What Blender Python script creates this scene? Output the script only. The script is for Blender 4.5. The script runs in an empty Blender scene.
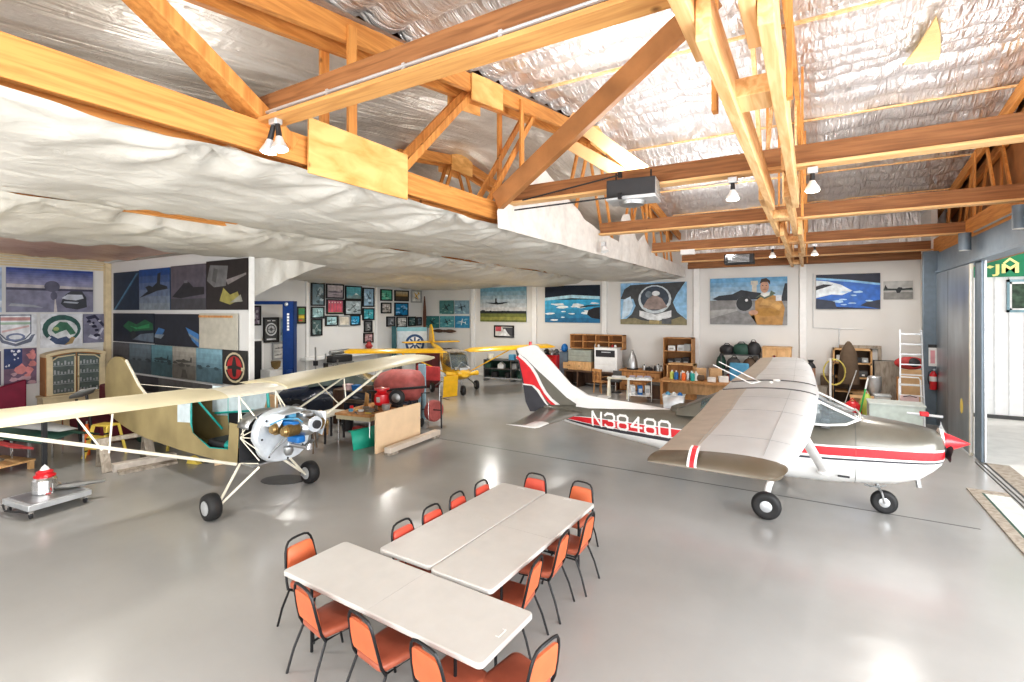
import bpy, math, random
from mathutils import Vector, Matrix, noise
PI = math.pi
sc = bpy.context.scene
col = sc.collection
R = math.radians
rnd = random.Random(7)

# ------------------------------------------------------------------ helpers
class MB:
    def __init__(s):
        s.v = []; s.f = []; s.m = []; s.M = None
    def add(s, vs, fs, mi=0):
        b = len(s.v)
        for p in vs:
            p = Vector(p)
            if s.M is not None: p = s.M @ p
            s.v.append(p)
        for i, f in enumerate(fs):
            s.f.append([b + k for k in f]); s.m.append(mi[i] if isinstance(mi, (list, tuple)) else mi)
        return s
    def box(s, c, d, mi=0, rz=0, rx=0, ry=0):
        m = Matrix.Translation(c) @ Matrix.Rotation(rz, 4, 'Z') @ Matrix.Rotation(ry, 4, 'Y') @ Matrix.Rotation(rx, 4, 'X')
        x, y, z = d[0]/2, d[1]/2, d[2]/2
        vs = [m @ Vector(p) for p in ((-x,-y,-z),(x,-y,-z),(x,y,-z),(-x,y,-z),(-x,-y,z),(x,-y,z),(x,y,z),(-x,y,z))]
        return s.add(vs, [(0,3,2,1),(4,5,6,7),(0,1,5,4),(1,2,6,5),(2,3,7,6),(3,0,4,7)], mi)
    def bb(s, x0, x1, y0, y1, z0, z1, mi=0):
        return s.box(((x0+x1)/2,(y0+y1)/2,(z0+z1)/2), (abs(x1-x0),abs(y1-y0),abs(z1-z0)), mi)
    def beam(s, p0, p1, w, h, mi=0, up=(0,0,1)):
        p0 = Vector(p0); p1 = Vector(p1); d = (p1-p0).normalized(); u = Vector(up)
        r = d.cross(u)
        if r.length < 1e-4: r = d.cross(Vector((1,0,0)))
        r.normalize(); u = r.cross(d)
        q = []
        for p in (p0, p1):
            for a, b in ((-1,-1),(1,-1),(1,1),(-1,1)): q.append(p + r*(a*w/2) + u*(b*h/2))
        return s.add(q, [(0,1,2,3),(7,6,5,4),(0,4,5,1),(1,5,6,2),(2,6,7,3),(3,7,4,0)], mi)
    def cyl(s, p0, p1, r0, r1=None, n=12, mi=0):
        if r1 is None: r1 = r0
        p0 = Vector(p0); p1 = Vector(p1); d = (p1-p0).normalized()
        a = d.cross(Vector((0,0,1)))
        if a.length < 1e-3: a = d.cross(Vector((1,0,0)))
        a.normalize(); b = d.cross(a)
        vs = []
        for p, r in ((p0, r0), (p1, r1)):
            for k in range(n):
                t = 2*PI*k/n; vs.append(p + (a*math.cos(t) + b*math.sin(t))*max(r, 1e-4))
        fs = [(k, (k+1) % n, n+(k+1) % n, n+k) for k in range(n)] + [tuple(range(n-1,-1,-1)), tuple(range(n, 2*n))]
        return s.add(vs, fs, mi)
    def tube(s, pts, r, n=8, mi=0, closed=False):
        P = [Vector(p) for p in pts]; N = len(P)
        vs = []; prev = None
        for i, p in enumerate(P):
            if closed: d = P[(i+1) % N] - P[i-1]
            else: d = P[min(i+1, N-1)] - P[max(i-1, 0)]
            d.normalize()
            a = (prev - d*prev.dot(d)) if prev is not None else d.cross(Vector((0.13,0.21,1)))
            if a.length < 1e-4: a = d.cross(Vector((1,0.3,0)))
            a.normalize(); prev = a; b = d.cross(a)
            rr = r[i] if isinstance(r, (list, tuple)) else r
            for k in range(n):
                t = 2*PI*k/n; vs.append(p + (a*math.cos(t) + b*math.sin(t))*rr)
        fs = []
        for i in range(N if closed else N-1):
            j = (i+1) % N
            for k in range(n): fs.append((i*n+k, i*n+(k+1) % n, j*n+(k+1) % n, j*n+k))
        if not closed: fs += [tuple(range(n-1,-1,-1)), tuple(range((N-1)*n, N*n))]
        return s.add(vs, fs, mi)
    def lathe(s, prof, c=(0,0,0), ax=(0,0,1), n=20, mi=0):
        ax = Vector(ax).normalized(); a = ax.cross(Vector((0,0,1)))
        if a.length < 1e-3: a = Vector((1,0,0))
        a.normalize(); b = ax.cross(a); c = Vector(c)
        vs = []
        for r, z in prof:
            for k in range(n):
                t = 2*PI*k/n; vs.append(c + ax*z + (a*math.cos(t) + b*math.sin(t))*max(r, 1e-4))
        fs = []; mm = []
        for i in range(len(prof)-1):
            for k in range(n):
                fs.append((i*n+k, i*n+(k+1) % n, (i+1)*n+(k+1) % n, (i+1)*n+k)); mm.append(mi[i] if isinstance(mi, (list,tuple)) else mi)
        fs += [tuple(range(n-1,-1,-1)), tuple(range((len(prof)-1)*n, len(prof)*n))]
        mm += [mm[0], mm[-1]]
        return s.add(vs, fs, mm)
    def ell(s, c, r, mi=0, n=14, m=8):
        prof = [(math.sin(PI*i/m), -math.cos(PI*i/m)) for i in range(m+1)]
        vs = []; fs = []
        for q, z in prof:
            for k in range(n):
                t = 2*PI*k/n; vs.append((c[0]+r[0]*max(q,.001)*math.cos(t), c[1]+r[1]*max(q,.001)*math.sin(t), c[2]+r[2]*z))
        for i in range(m):
            for k in range(n): fs.append((i*n+k, i*n+(k+1) % n, (i+1)*n+(k+1) % n, (i+1)*n+k))
        return s.add(vs, fs, mi)
    def prism(s, pts, ax, a, b, mi=0):
        def P(p, t):
            return {'x': (t, p[0], p[1]), 'y': (p[0], t, p[1]), 'z': (p[0], p[1], t)}[ax]
        n = len(pts)
        vs = [P(p, a) for p in pts] + [P(p, b) for p in pts]
        fs = [(k, (k+1) % n, n+(k+1) % n, n+k) for k in range(n)] + [tuple(range(n-1,-1,-1)), tuple(range(n, 2*n))]
        return s.add(vs, fs, mi)
    def loft(s, rings, mi=0, caps=(True, True), closed=True, mfun=None):
        n = len(rings[0]); vs = [p for r in rings for p in r]; fs = []; mm = []
        for i in range(len(rings)-1):
            for k in range(n if closed else n-1):
                fs.append((i*n+k, i*n+(k+1) % n, (i+1)*n+(k+1) % n, (i+1)*n+k)); mm.append(mfun(i, k) if mfun else mi)
        if caps[0]: fs.append(tuple(range(n-1,-1,-1))); mm.append(mi)
        if caps[1]: fs.append(tuple(range((len(rings)-1)*n, len(rings)*n))); mm.append(mi)
        return s.add(vs, fs, mm)
    def build(s, name, mats, parent=None, smooth=35, bev=0, solid=0, sub=0):
        me = bpy.data.meshes.new(name)
        me.from_pydata([tuple(v) for v in s.v], [], s.f)
        if not isinstance(mats, (list, tuple)): mats = [mats]
        for m in mats: me.materials.append(m)
        me.polygons.foreach_set('material_index', s.m)
        me.update()
        import bmesh
        bm = bmesh.new(); bm.from_mesh(me); bmesh.ops.recalc_face_normals(bm, faces=bm.faces); bm.to_mesh(me); bm.free()
        if smooth:
            me.polygons.foreach_set('use_smooth', [True]*len(me.polygons))
            me.set_sharp_from_angle(angle=R(smooth))
        o = bpy.data.objects.new(name, me); col.objects.link(o)
        if parent: o.parent = parent
        if solid:
            d = o.modifiers.new('solid', 'SOLIDIFY'); d.thickness = solid; d.offset = 0
        if bev:
            d = o.modifiers.new('bevel', 'BEVEL'); d.width = bev; d.segments = 2; d.limit_method = 'ANGLE'; d.angle_limit = R(40)
        if sub:
            d = o.modifiers.new('sub', 'SUBSURF'); d.levels = sub; d.render_levels = sub
        return o

def tag(o, label, cat, group=None, kind=None):
    o['label'] = label
    if cat: o['category'] = cat
    if group: o['group'] = group
    if kind: o['kind'] = kind
    return o
def thing(name, label, cat, loc=(0,0,0), rz=0, group=None):
    o = bpy.data.objects.new(name, None); col.objects.link(o)
    o.empty_display_size = .1
    o.location = loc; o.rotation_euler = (0, 0, rz)
    return tag(o, label, cat, group)
def dup(root, loc, rz, label):
    r = root.copy(); col.objects.link(r); r.location = loc; r.rotation_euler = (0,0,rz); r['label'] = label
    for ch in list(root.children):
        c = ch.copy(); col.objects.link(c); c.parent = r
        for g in ch.children:
            d = g.copy(); col.objects.link(d); d.parent = c
    return r
def struct(o, label):
    o['kind'] = 'structure'; o['label'] = label
    return o

# ------------------------------------------------------------------ materials
def _new(name):
    m = bpy.data.materials.new(name); m.use_nodes = True
    nt = m.node_tree; b = nt.nodes['Principled BSDF']
    return m, nt, b
def mat(name, c, rough=.5, metal=0, var=.1, sc_=6, bump=0, bs=40, coat=0, emit=0, alpha=1, trans=0, stretch=None):
    m, nt, b = _new(name)
    N = nt.nodes; L = nt.links
    b.inputs['Roughness'].default_value = rough; b.inputs['Metallic'].default_value = metal
    if coat: b.inputs['Coat Weight'].default_value = coat; b.inputs['Coat Roughness'].default_value = .12
    if trans: b.inputs['Transmission Weight'].default_value = trans
    if alpha < 1: b.inputs['Alpha'].default_value = alpha
    tc = N.new('ShaderNodeTexCoord'); mp = N.new('ShaderNodeMapping')
    L.new(tc.outputs['Object'], mp.inputs['Vector'])
    if stretch: mp.inputs['Scale'].default_value = stretch
    nz = N.new('ShaderNodeTexNoise'); nz.inputs['Scale'].default_value = sc_; nz.inputs['Detail'].default_value = 5
    L.new(mp.outputs['Vector'], nz.inputs['Vector'])
    cr = N.new('ShaderNodeValToRGB')
    cr.color_ramp.elements[0].position = .3; cr.color_ramp.elements[1].position = .7
    cr.color_ramp.elements[0].color = tuple(max(0, x*(1-var)) for x in c) + (1,)
    cr.color_ramp.elements[1].color = tuple(min(1, x*(1+var)) for x in c) + (1,)
    L.new(nz.outputs['Fac'], cr.inputs['Fac']); L.new(cr.outputs['Color'], b.inputs['Base Color'])
    if emit:
        b.inputs['Emission Color'].default_value = tuple(c) + (1,); b.inputs['Emission Strength'].default_value = emit
    if bump:
        n2 = N.new('ShaderNodeTexNoise'); n2.inputs['Scale'].default_value = bs; n2.inputs['Detail'].default_value = 4
        L.new(mp.outputs['Vector'], n2.inputs['Vector'])
        bp = N.new('ShaderNodeBump'); bp.inputs['Strength'].default_value = bump; bp.inputs['Distance'].default_value = .02
        L.new(n2.outputs['Fac'], bp.inputs['Height']); L.new(bp.outputs['Normal'], b.inputs['Normal'])
    return m
def wood(name, c0, c1, st=(1,1,1), rough=.6, sc_=3.):
    """plank wood: long grain streaks (st small along the grain) with knots"""
    m, nt, b = _new(name); N = nt.nodes; L = nt.links
    b.inputs['Roughness'].default_value = rough
    tc = N.new('ShaderNodeTexCoord'); mp = N.new('ShaderNodeMapping'); mp.inputs['Scale'].default_value = st
    L.new(tc.outputs['Object'], mp.inputs['Vector'])
    nz = N.new('ShaderNodeTexNoise'); nz.inputs['Scale'].default_value = sc_; nz.inputs['Detail'].default_value = 6; nz.inputs['Distortion'].default_value = .6
    L.new(mp.outputs['Vector'], nz.inputs['Vector'])
    cr = N.new('ShaderNodeValToRGB'); cr.color_ramp.elements[0].position = .32; cr.color_ramp.elements[1].position = .62
    cr.color_ramp.elements[0].color = tuple(c0) + (1,); cr.color_ramp.elements[1].color = tuple(c1) + (1,)
    L.new(nz.outputs['Fac'], cr.inputs['Fac'])
    vo = N.new('ShaderNodeTexVoronoi'); vo.inputs['Scale'].default_value = 2.2
    L.new(tc.outputs['Object'], vo.inputs['Vector'])
    c2 = N.new('ShaderNodeValToRGB'); c2.color_ramp.elements[0].position = .03; c2.color_ramp.elements[1].position = .09
    c2.color_ramp.elements[0].color = (.35,.3,.25,1); c2.color_ramp.elements[1].color = (1,1,1,1)
    L.new(vo.outputs['Distance'], c2.inputs['Fac'])
    mx = N.new('ShaderNodeMix'); mx.data_type = 'RGBA'; mx.blend_type = 'MULTIPLY'; mx.inputs[0].default_value = 1
    L.new(cr.outputs['Color'], mx.inputs[6]); L.new(c2.outputs['Color'], mx.inputs[7])
    L.new(mx.outputs[2], b.inputs['Base Color'])
    return m
_pc = {}
def pm(c):
    k = tuple(round(x, 3) for x in c)
    if k not in _pc: _pc[k] = mat('print_ink', k, .5, 0, .24, 5)
    return _pc[k]

M = {}
W_OR0, W_OR1 = (.52,.215,.055), (.70,.335,.10)
M['wy'] = wood('fir_wood', W_OR0, W_OR1, (8,.5,8))           # grain along y
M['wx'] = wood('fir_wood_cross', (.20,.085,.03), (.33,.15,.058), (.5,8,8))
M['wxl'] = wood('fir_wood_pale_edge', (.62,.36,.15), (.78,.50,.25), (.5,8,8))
M['wz'] = wood('fir_wood_upright', W_OR0, W_OR1, (6,6,.6))
M['wpale'] = wood('pale_pine', (.66,.38,.16), (.88,.60,.32), (7,.6,7))
M['ply'] = wood('plywood', (.66,.34,.10), (.90,.55,.22), (3,1,3), .65, 2.)
M['plypale'] = mat('pale_plywood', (.80,.60,.40), .7, 0, .06, 3)
M['oak'] = wood('oak_furniture', (.40,.19,.07), (.60,.32,.13), (3,3,1))
M['oaklight'] = wood('light_oak', (.52,.30,.13), (.70,.44,.22), (3,3,1))
M['oakin'] = mat('oak_inside', (.30,.15,.06), .7)
M['darkwood'] = wood('dark_wood', (.07,.04,.03), (.14,.08,.05), (3,3,1))
M['oldwood'] = wood('weathered_wood', (.25,.21,.17), (.42,.37,.31), (4,4,1))
M['white'] = mat('white_paint', (.80,.80,.79), .5, var=.04)
M['table'] = mat('table_plastic', (.55,.535,.51), .38, var=.03, bump=.05, bs=90)
M['black'] = mat('black_metal', (.02,.02,.022), .4, .3)
M['blackp'] = mat('black_plastic', (.03,.03,.033), .5)
M['rubber'] = mat('tyre_rubber', (.02,.02,.021), .6, bump=.2, bs=60)
M['chrome'] = mat('chrome', (.75,.75,.76), .18, 1)
M['steel'] = mat('dull_steel', (.45,.46,.47), .35, .9)
M['gal'] = mat('galvanised_steel', (.62,.64,.66), .4, .6)
M['bluegrey'] = mat('blue_grey_paint', (.15,.19,.23), .5, .1)
M['darkgrey'] = mat('dark_grey', (.09,.09,.09), .6)
M['grey'] = mat('mid_grey', (.33,.34,.34), .6)
M['orangev'] = mat('orange_vinyl', (.60,.15,.06), .45, var=.12, sc_=4)
M['seatv'] = mat('rust_vinyl', (.37,.105,.06), .38, var=.14, sc_=5)
M['redv'] = mat('red_vinyl', (.58,.085,.05), .42)
M['red'] = mat('red_paint', (.62,.02,.03), .32, coat=.3)
M['redd'] = mat('dusty_red', (.42,.05,.05), .55, var=.25)
M['burg'] = mat('burgundy', (.13,.01,.025), .6)
M['pinkred'] = mat('faded_red', (.40,.11,.10), .6, var=.2)
M['taupe'] = mat('taupe_metallic', (.15,.142,.118), .32, .2, var=.06, coat=.4)
M['brownm'] = mat('bronze_metallic', (.105,.085,.06), .34, .25, var=.06, coat=.4)
M['wingw'] = mat('weathered_white_paint', (.52,.53,.535), .42, var=.09, sc_=2.2, stretch=(1,.5,1))
M['wingt'] = mat('wing_beige_edge', (.42,.37,.31), .5, var=.08)
M['pwhite'] = mat('gloss_white', (.75,.75,.74), .3, var=.03, coat=.3)
M['dstripe'] = mat('dark_stripe', (.05,.05,.06), .35)
M['glass'] = mat('tinted_glass', (.45,.55,.60), .05, 0, trans=.75, alpha=.75, var=.03)
M['gglass'] = mat('green_glass', (.20,.32,.20), .12, 0, trans=.3, alpha=.85)
M['olive'] = mat('olive_gold_fabric', (.34,.275,.14), .62, var=.16, sc_=1.6)
M['cream'] = mat('cream_fabric', (.64,.575,.40), .45, var=.07, sc_=2)
M['creamw'] = mat('cream_tube', (.78,.74,.62), .35)
M['teal'] = mat('teal_paint', (.02,.38,.34), .4)
M['tealb'] = mat('green_board', (.03,.42,.30), .5)
M['clearp'] = mat('clear_plastic_sheet', (.66,.76,.80), .25)
M['yellow'] = mat('yellow_paint', (.86,.50,.02), .35, coat=.3)
M['yellowf'] = mat('yellow_step', (.75,.58,.12), .5)
M['blue'] = mat('blue_paint', (.01,.045,.18), .35)
M['blueb'] = mat('bright_blue', (.015,.15,.42), .4)
M['bluec'] = mat('blue_fabric', (.10,.32,.50), .7)
M['goldfin'] = mat('bronze_cylinder', (.34,.24,.11), .4, .7)
M['cardboard'] = mat('cardboard', (.55,.36,.20), .8)
M['foilw'] = mat('bright_aluminium', (.74,.79,.84), .34, .45, bump=.1, bs=14)
M['lamp'] = mat('lamp_glow', (1,.93,.78), .4, emit=9)
M['paper'] = mat('paper', (.75,.75,.74), .7)
M['green'] = mat('green_plastic', (.04,.45,.12), .5)
M['lime'] = mat('yellow_green', (.55,.65,.15), .5)
M['pink'] = mat('pale_pink', (.62,.45,.45), .7)
M['brown'] = mat('brown_cloth', (.13,.09,.06), .8)
M['concrete'] = mat('concrete', (.78,.77,.74), .85, var=.08, sc_=3, bump=.2, bs=20)
M['junk1'] = mat('dark_green', (.03,.08,.06), .6)
M['orange'] = mat('orange_plastic', (.80,.17,.03), .5)
M['skin'] = mat('skin_tone_print', (.55,.30,.20), .6)
M['china'] = mat('antique_cream', (.62,.52,.34), .5, var=.1)
M['dglass'] = mat('cabinet_glass', (.12,.15,.14), .06, 0, coat=1, var=.3, sc_=3)
M['mirror'] = mat('mirror_glass', (.45,.45,.43), .08, .9)

# wall paint
M['wall'] = mat('wall_paint', (.70,.69,.67), .7, var=.035, sc_=.8)
M['wallL'] = mat('wall_paint_left', (.66,.66,.655), .7, var=.04, sc_=.8)

# floor: grey epoxy, glossy, with patchy wear
m, nt, b = _new('epoxy_floor'); N = nt.nodes; L = nt.links
tc = N.new('ShaderNodeTexCoord')
n1 = N.new('ShaderNodeTexNoise'); n1.inputs['Scale'].default_value = .35; n1.inputs['Detail'].default_value = 7
L.new(tc.outputs['Object'], n1.inputs['Vector'])
cr = N.new('ShaderNodeValToRGB'); cr.color_ramp.elements[0].position = .35; cr.color_ramp.elements[1].position = .68
cr.color_ramp.elements[0].color = (.335,.33,.318,1); cr.color_ramp.elements[1].color = (.405,.40,.39,1)
L.new(n1.outputs['Fac'], cr.inputs['Fac']); L.new(cr.outputs['Color'], b.inputs['Base Color'])
n2 = N.new('ShaderNodeTexNoise'); n2.inputs['Scale'].default_value = 1.7; n2.inputs['Detail'].default_value = 6
L.new(tc.outputs['Object'], n2.inputs['Vector'])
mr = N.new('ShaderNodeMapRange'); mr.inputs['To Min'].default_value = .10; mr.inputs['To Max'].default_value = .30
L.new(n2.outputs['Fac'], mr.inputs['Value']); L.new(mr.outputs['Result'], b.inputs['Roughness'])
bp = N.new('ShaderNodeBump'); bp.inputs['Strength'].default_value = .06; bp.inputs['Distance'].default_value = .02
n3 = N.new('ShaderNodeTexNoise'); n3.inputs['Scale'].default_value = 5; L.new(tc.outputs['Object'], n3.inputs['Vector'])
L.new(n3.outputs['Fac'], bp.inputs['Height']); L.new(bp.outputs['Normal'], b.inputs['Normal'])
M['floor'] = m

def foil(name, c0, c1, st, bumpd=.05, rough=.28, metal=.9):
    m, nt, b = _new(name); N = nt.nodes; L = nt.links
    b.inputs['Metallic'].default_value = metal; b.inputs['Roughness'].default_value = rough
    tc = N.new('ShaderNodeTexCoord'); mp = N.new('ShaderNodeMapping'); mp.inputs['Scale'].default_value = st
    L.new(tc.outputs['Object'], mp.inputs['Vector'])
    n0 = N.new('ShaderNodeTexNoise'); n0.inputs['Scale'].default_value = .5; n0.inputs['Detail'].default_value = 3
    L.new(tc.outputs['Object'], n0.inputs['Vector'])
    cr = N.new('ShaderNodeValToRGB'); cr.color_ramp.elements[0].position = .35; cr.color_ramp.elements[1].position = .65
    cr.color_ramp.elements[0].color = tuple(c0)+(1,); cr.color_ramp.elements[1].color = tuple(c1)+(1,)
    L.new(n0.outputs['Fac'], cr.inputs['Fac']); L.new(cr.outputs['Color'], b.inputs['Base Color'])
    n1 = N.new('ShaderNodeTexNoise'); n1.inputs['Scale'].default_value = 1.6; n1.inputs['Detail'].default_value = 5; n1.inputs['Distortion'].default_value = 1.2
    L.new(mp.outputs['Vector'], n1.inputs['Vector'])
    n2 = N.new('ShaderNodeTexNoise'); n2.inputs['Scale'].default_value = 5; n2.inputs['Detail'].default_value = 4; n2.inputs['Distortion'].default_value = .8
    L.new(tc.outputs['Object'], n2.inputs['Vector'])
    ma = N.new('ShaderNodeMath'); ma.operation = 'MULTIPLY_ADD'; ma.inputs[1].default_value = .35
    L.new(n2.outputs['Fac'], ma.inputs[0]); L.new(n1.outputs['Fac'], ma.inputs[2])
    bp = N.new('ShaderNodeBump'); bp.inputs['Strength'].default_value = .9; bp.inputs['Distance'].default_value = bumpd
    L.new(ma.outputs[0], bp.inputs['Height']); L.new(bp.outputs['Normal'], b.inputs['Normal'])
    return m
M['foil'] = foil('foil_insulation', (.78,.77,.77), (.95,.95,.96), (6,1.1,1), .10, .30, .72)
M['foilL'] = foil('foil_insulation_left', (.62,.59,.55), (.92,.91,.89), (4.5,.22,1), .09, .36, .6)
M['copper'] = foil('wood_reflection_foil', (.66,.42,.32), (.85,.62,.50), (3,1,1), .10, .38, .35)  # reddish reflection of timber put into the foil's base colour
m = foil('white_plastic_sheet', (.57,.55,.505), (.66,.645,.60), (1.2,.5,1), .05, .42, 0)
M['sheet'] = m

# ------------------------------------------------------------------ camera, light
FOC = 500.0
cd = bpy.data.cameras.new('camera'); cam = bpy.data.objects.new('camera', cd); col.objects.link(cam)
cam.location = (0, 0, 3.26); cam.rotation_euler = (PI/2, 0, R(31))
cd.sensor_width = 36; cd.lens = 36*FOC/1024; cd.shift_y = -(341-311)/1024; cd.clip_start = .05; cd.clip_end = 300
sc.camera = cam
w = bpy.data.worlds.new('world'); sc.world = w; w.use_nodes = True
nt = w.node_tree; bg = nt.nodes['Background']
sky = nt.nodes.new('ShaderNodeTexSky'); sky.sky_type = 'HOSEK_WILKIE'; sky.turbidity = 6; sky.ground_albedo = .5
sky.sun_direction = (.6,-.3,.75)
mxs = nt.nodes.new('ShaderNodeMix'); mxs.data_type = 'RGBA'; mxs.inputs[0].default_value = .88
mxs.inputs[7].default_value = (1.0,.985,.96,1)
nt.links.new(sky.outputs[0], mxs.inputs[6]); nt.links.new(mxs.outputs[2], bg.inputs[0]); bg.inputs[1].default_value = 1.05
def area(name, loc, tgt, sx, sy, e, c=(1,1,1)):
    d = bpy.data.lights.new(name, 'AREA'); d.shape = 'RECTANGLE'; d.size = sx; d.size_y = sy; d.energy = e; d.color = c
    o = bpy.data.objects.new(name, d); col.objects.link(o); o.location = loc
    o.rotation_euler = (Vector(tgt)-Vector(loc)).to_track_quat('-Z', 'Y').to_euler()
    return o
area('fill_light', (-3,-5,3.0), (-7,8,2.0), 9, 4, 200, (1,.98,.95))  # unseen fill added behind the camera to lift the hall
area('fill_light', (-5,-4,.8), (-3,8,8), 8, 3, 480, (1,.98,.96))  # second unseen fill, aimed up to brighten the roof
area('daylight_lamp', (5.2,2.0,3.4), (-6,7,1.2), 12, 4.0, 1650, (.95,.98,1))
def pt(name, loc, e, r=.12, c=(1,.93,.82)):
    d = bpy.data.lights.new(name, 'POINT'); d.energy = e; d.shadow_soft_size = r; d.color = c
    o = bpy.data.objects.new(name, d); col.objects.link(o); o.location = loc
    return o
def disk(loc, e, size=.5):  # down-facing fill disks added to brighten the hall, no fixtures
    d = bpy.data.lights.new('fill_disk', 'AREA'); d.shape = 'DISK'; d.size = size; d.energy = e; d.color = (1,.97,.92)
    o = bpy.data.objects.new('fill_disk', d); col.objects.link(o); o.location = loc
for (x, y) in ((-7,1.2),(-11,3.5),(-14.6,10.2),(-10.3,11.5),(-15.6,15.6),(-8,16.8),(-12,18.2)): disk((x,y,4.22), 85)
for (x, y) in ((-2.2,16.9),(1.5,13.2),(1.2,18)): disk((x,y,5.0), 90, .3)
for (x, y, z) in ((-9.6,1.0,5.3),(-6.9,3.6,5.3),(-6.8,10.0,5.3),(-9.5,14,5.5),(-6.6,16.5,5.3)): pt('foil_fill', (x,y,z), 45, .1, (1,.96,.9))  # unseen fills added above the plastic sheets to brighten the left foil
for (x, y) in ((-2.4,7.45),(1.6,7.45),(-2.4,11.55),(1.6,11.55),(-2.4,15.7),(1.4,3.05)):
    a_ = area('roof_fill', (x,y,5.45), (x,y+.4,8), .8, .25, 70, (1,.98,.97))  # upward fills added over the cross beams to brighten the foil
sn = bpy.data.lights.new('sun', 'SUN'); sn.energy = 2.4; sn.angle = R(2); sn.color = (1,.98,.94)
so = bpy.data.objects.new('sun', sn); col.objects.link(so); so.rotation_euler = Vector((.25,.42,-.87)).to_track_quat('-Z', 'Y').to_euler()
sc.view_settings.view_transform = 'Standard'; sc.view_settings.look = 'Medium High Contrast'; sc.view_settings.exposure = 0
try:
    sc.cycles.use_denoising = True; sc.cycles.max_bounces = 8; sc.cycles.diffuse_bounces = 5; sc.cycles.sample_clamp_indirect = 6
except Exception: pass
# ------------------------------------------------------------------ the setting
XL, XR, YB, YP = -18.4, 3.05, 21.0, 6.75     # left wall, right (door) line, back wall, divider wall
def plane_box(name, x0,x1,y0,y1,z0,z1, mt, label):
    o = MB().bb(x0,x1,y0,y1,z0,z1).build(name, mt, smooth=0); return struct(o, label)
plane_box('floor', XL-.3, XR+.12, -6, YB+.2, -.2, 0, M['floor'], 'glossy grey epoxy hangar floor')
b = MB(); b.bb(XR+.12, 40, -12, 60, -.25, -.03); struct(b.build('floor_outside', M['concrete'], smooth=0), 'pale concrete apron outside the door')
plane_box('wall_back', XL-.2, XR+1.2, YB, YB+.15, 0, 6.9, M['wall'], 'white back wall of the hangar')
plane_box('wall_left', XL-.15, XL, -2, YB, 0, 5.4, M['wallL'], 'white left wall of the hangar')
plane_box('wall_divider', XL, -11.08, YP, YP+.08, 0, 4.72, M['wallL'], 'divider wall hung with aircraft pictures')
plane_box('wall_right', XR, XR+.15, 19.3, YB, 0, 6.4, M['wall'], 'right wall behind the sliding door')
# pilasters
for x in (-14.93,-11.34,-7.84,-3.97,-.29):
    o = MB().bb(x-.11, x+.11, YB-.10, YB, 0, 4.95).build('trim_1', M['white'], bev=.01); struct(o, 'white column boxed on the back wall')
for y in (17.62, 13.7, 9.9):
    o = MB().bb(XL, XL+.06, y-.06, y+.06, 0, 4.7).build('trim_2', M['white'], bev=.01); struct(o, 'white strip on the left wall')
o = MB().bb(XL, XL+.16, YP-.15, YP, 0, 4.7).build('trim_3', M['china'], bev=.01); struct(o, 'cream corner post where divider meets left wall')
b = MB()
for k in range(5): b.bb(XL, XL+.05+.01*k, -2, YP-.15, 4.47+k*.07, 4.52+k*.07)
struct(b.build('trim_4', M['china']), 'cream corrugated strip above the left wall pictures')
o = MB().bb(-11.08,-11.05, YP-.035, YP+.09, 0, 4.72).build('trim_5', M['white'], bev=.005); struct(o, 'white end cap of the divider wall')
o = MB().bb(XL, XR, YB-.03, YB, 0, .12).build('baseboard_back', M['white']); struct(o, 'white baseboard on the back wall')
o = MB().bb(XL, XL+.35, 13.4, 20.9, 1.18, 1.30).build('trim_6', M['white'], bev=.01); struct(o, 'white ledge along the left wall')
# floor joint, dark saw cut
o = MB().bb(-12, XR-.9, 9.99, 10.015, -.001, .0035).build('trim_7', M['darkgrey'], smooth=0); struct(o, 'dark expansion joint across the floor')

# roof: foil faced insulation between battens, gable with ridge along x
YR = 11.7
def zroof(y): return 7.95 - .145*abs(y-YR)
def roof_sheet(name, x0, x1, y0, y1, nx, ny, mt, label, left):
    b = MB(); vs = []
    for j in range(ny+1):
        for i in range(nx+1):
            x = x0+(x1-x0)*i/nx; y = y0+(y1-y0)*j/ny
            z = zroof(y)
            if left:
                p = noise.noise(Vector((x*1.5, y*.12, 3))) ; q = noise.noise(Vector((x*.6, y*.25, 9)))
                z += -.14 + .20*p + .14*q + .05*noise.noise(Vector((x*5, y*.5, 1)))
            else:
                ph = (y-YR)/.62; fr = ph-math.floor(ph)
                z -= .13*math.sin(PI*fr)**.7
                xs = (x+.5)/1.9; fx = abs(xs-round(xs))
                z += .07*math.exp(-(fx*9)**2)
                z += .035*noise.noise(Vector((x*2.6, y*.8, 1))) + .03*noise.noise(Vector((x*6, y*2.2, 5))) + .04*noise.noise(Vector((x*.7,y*.9,2)))
            vs.append((x, y, z))
    fs = [(j*(nx+1)+i, j*(nx+1)+i+1, (j+1)*(nx+1)+i+1, (j+1)*(nx+1)+i) for j in range(ny) for i in range(nx)]
    b.add(vs, fs); o = b.build(name, mt, smooth=180)
    return struct(o, label)
roof_sheet('ceiling', -4.7, XR+.6, -3, YB+.1, 130, 300, M['foil'], 'silver foil insulation under the roof', False)
roof_sheet('ceiling_left', -19, -4.6, -3, YB+.1, 160, 120, M['foilL'], 'loose silver foil under the left roof', True)
# opaque roof deck so no daylight leaks in
b = MB()
for ya, yb in ((-3.1, YR), (YR, YB+.3)):
    b.add([(-19.2,ya,zroof(ya)+.25),(XR+1.2,ya,zroof(ya)+.25),(XR+1.2,yb,zroof(yb)+.25),(-19.2,yb,zroof(yb)+.25)], [(0,1,2,3)])
struct(b.build('ceiling_deck', M['darkwood'], smooth=0, solid=.05), 'roof deck above the foil')
# pale battens showing between the foil strips
for y in (8.0, 13.2, 16.4, 18.8):
    z = zroof(y)-.15
    o = MB().beam((-4.4,y,z),(XR+.4,y,z),.05,.04).build('trim_8', M['wpale']); struct(o, 'thin wood batten nailed across the foil')
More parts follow.
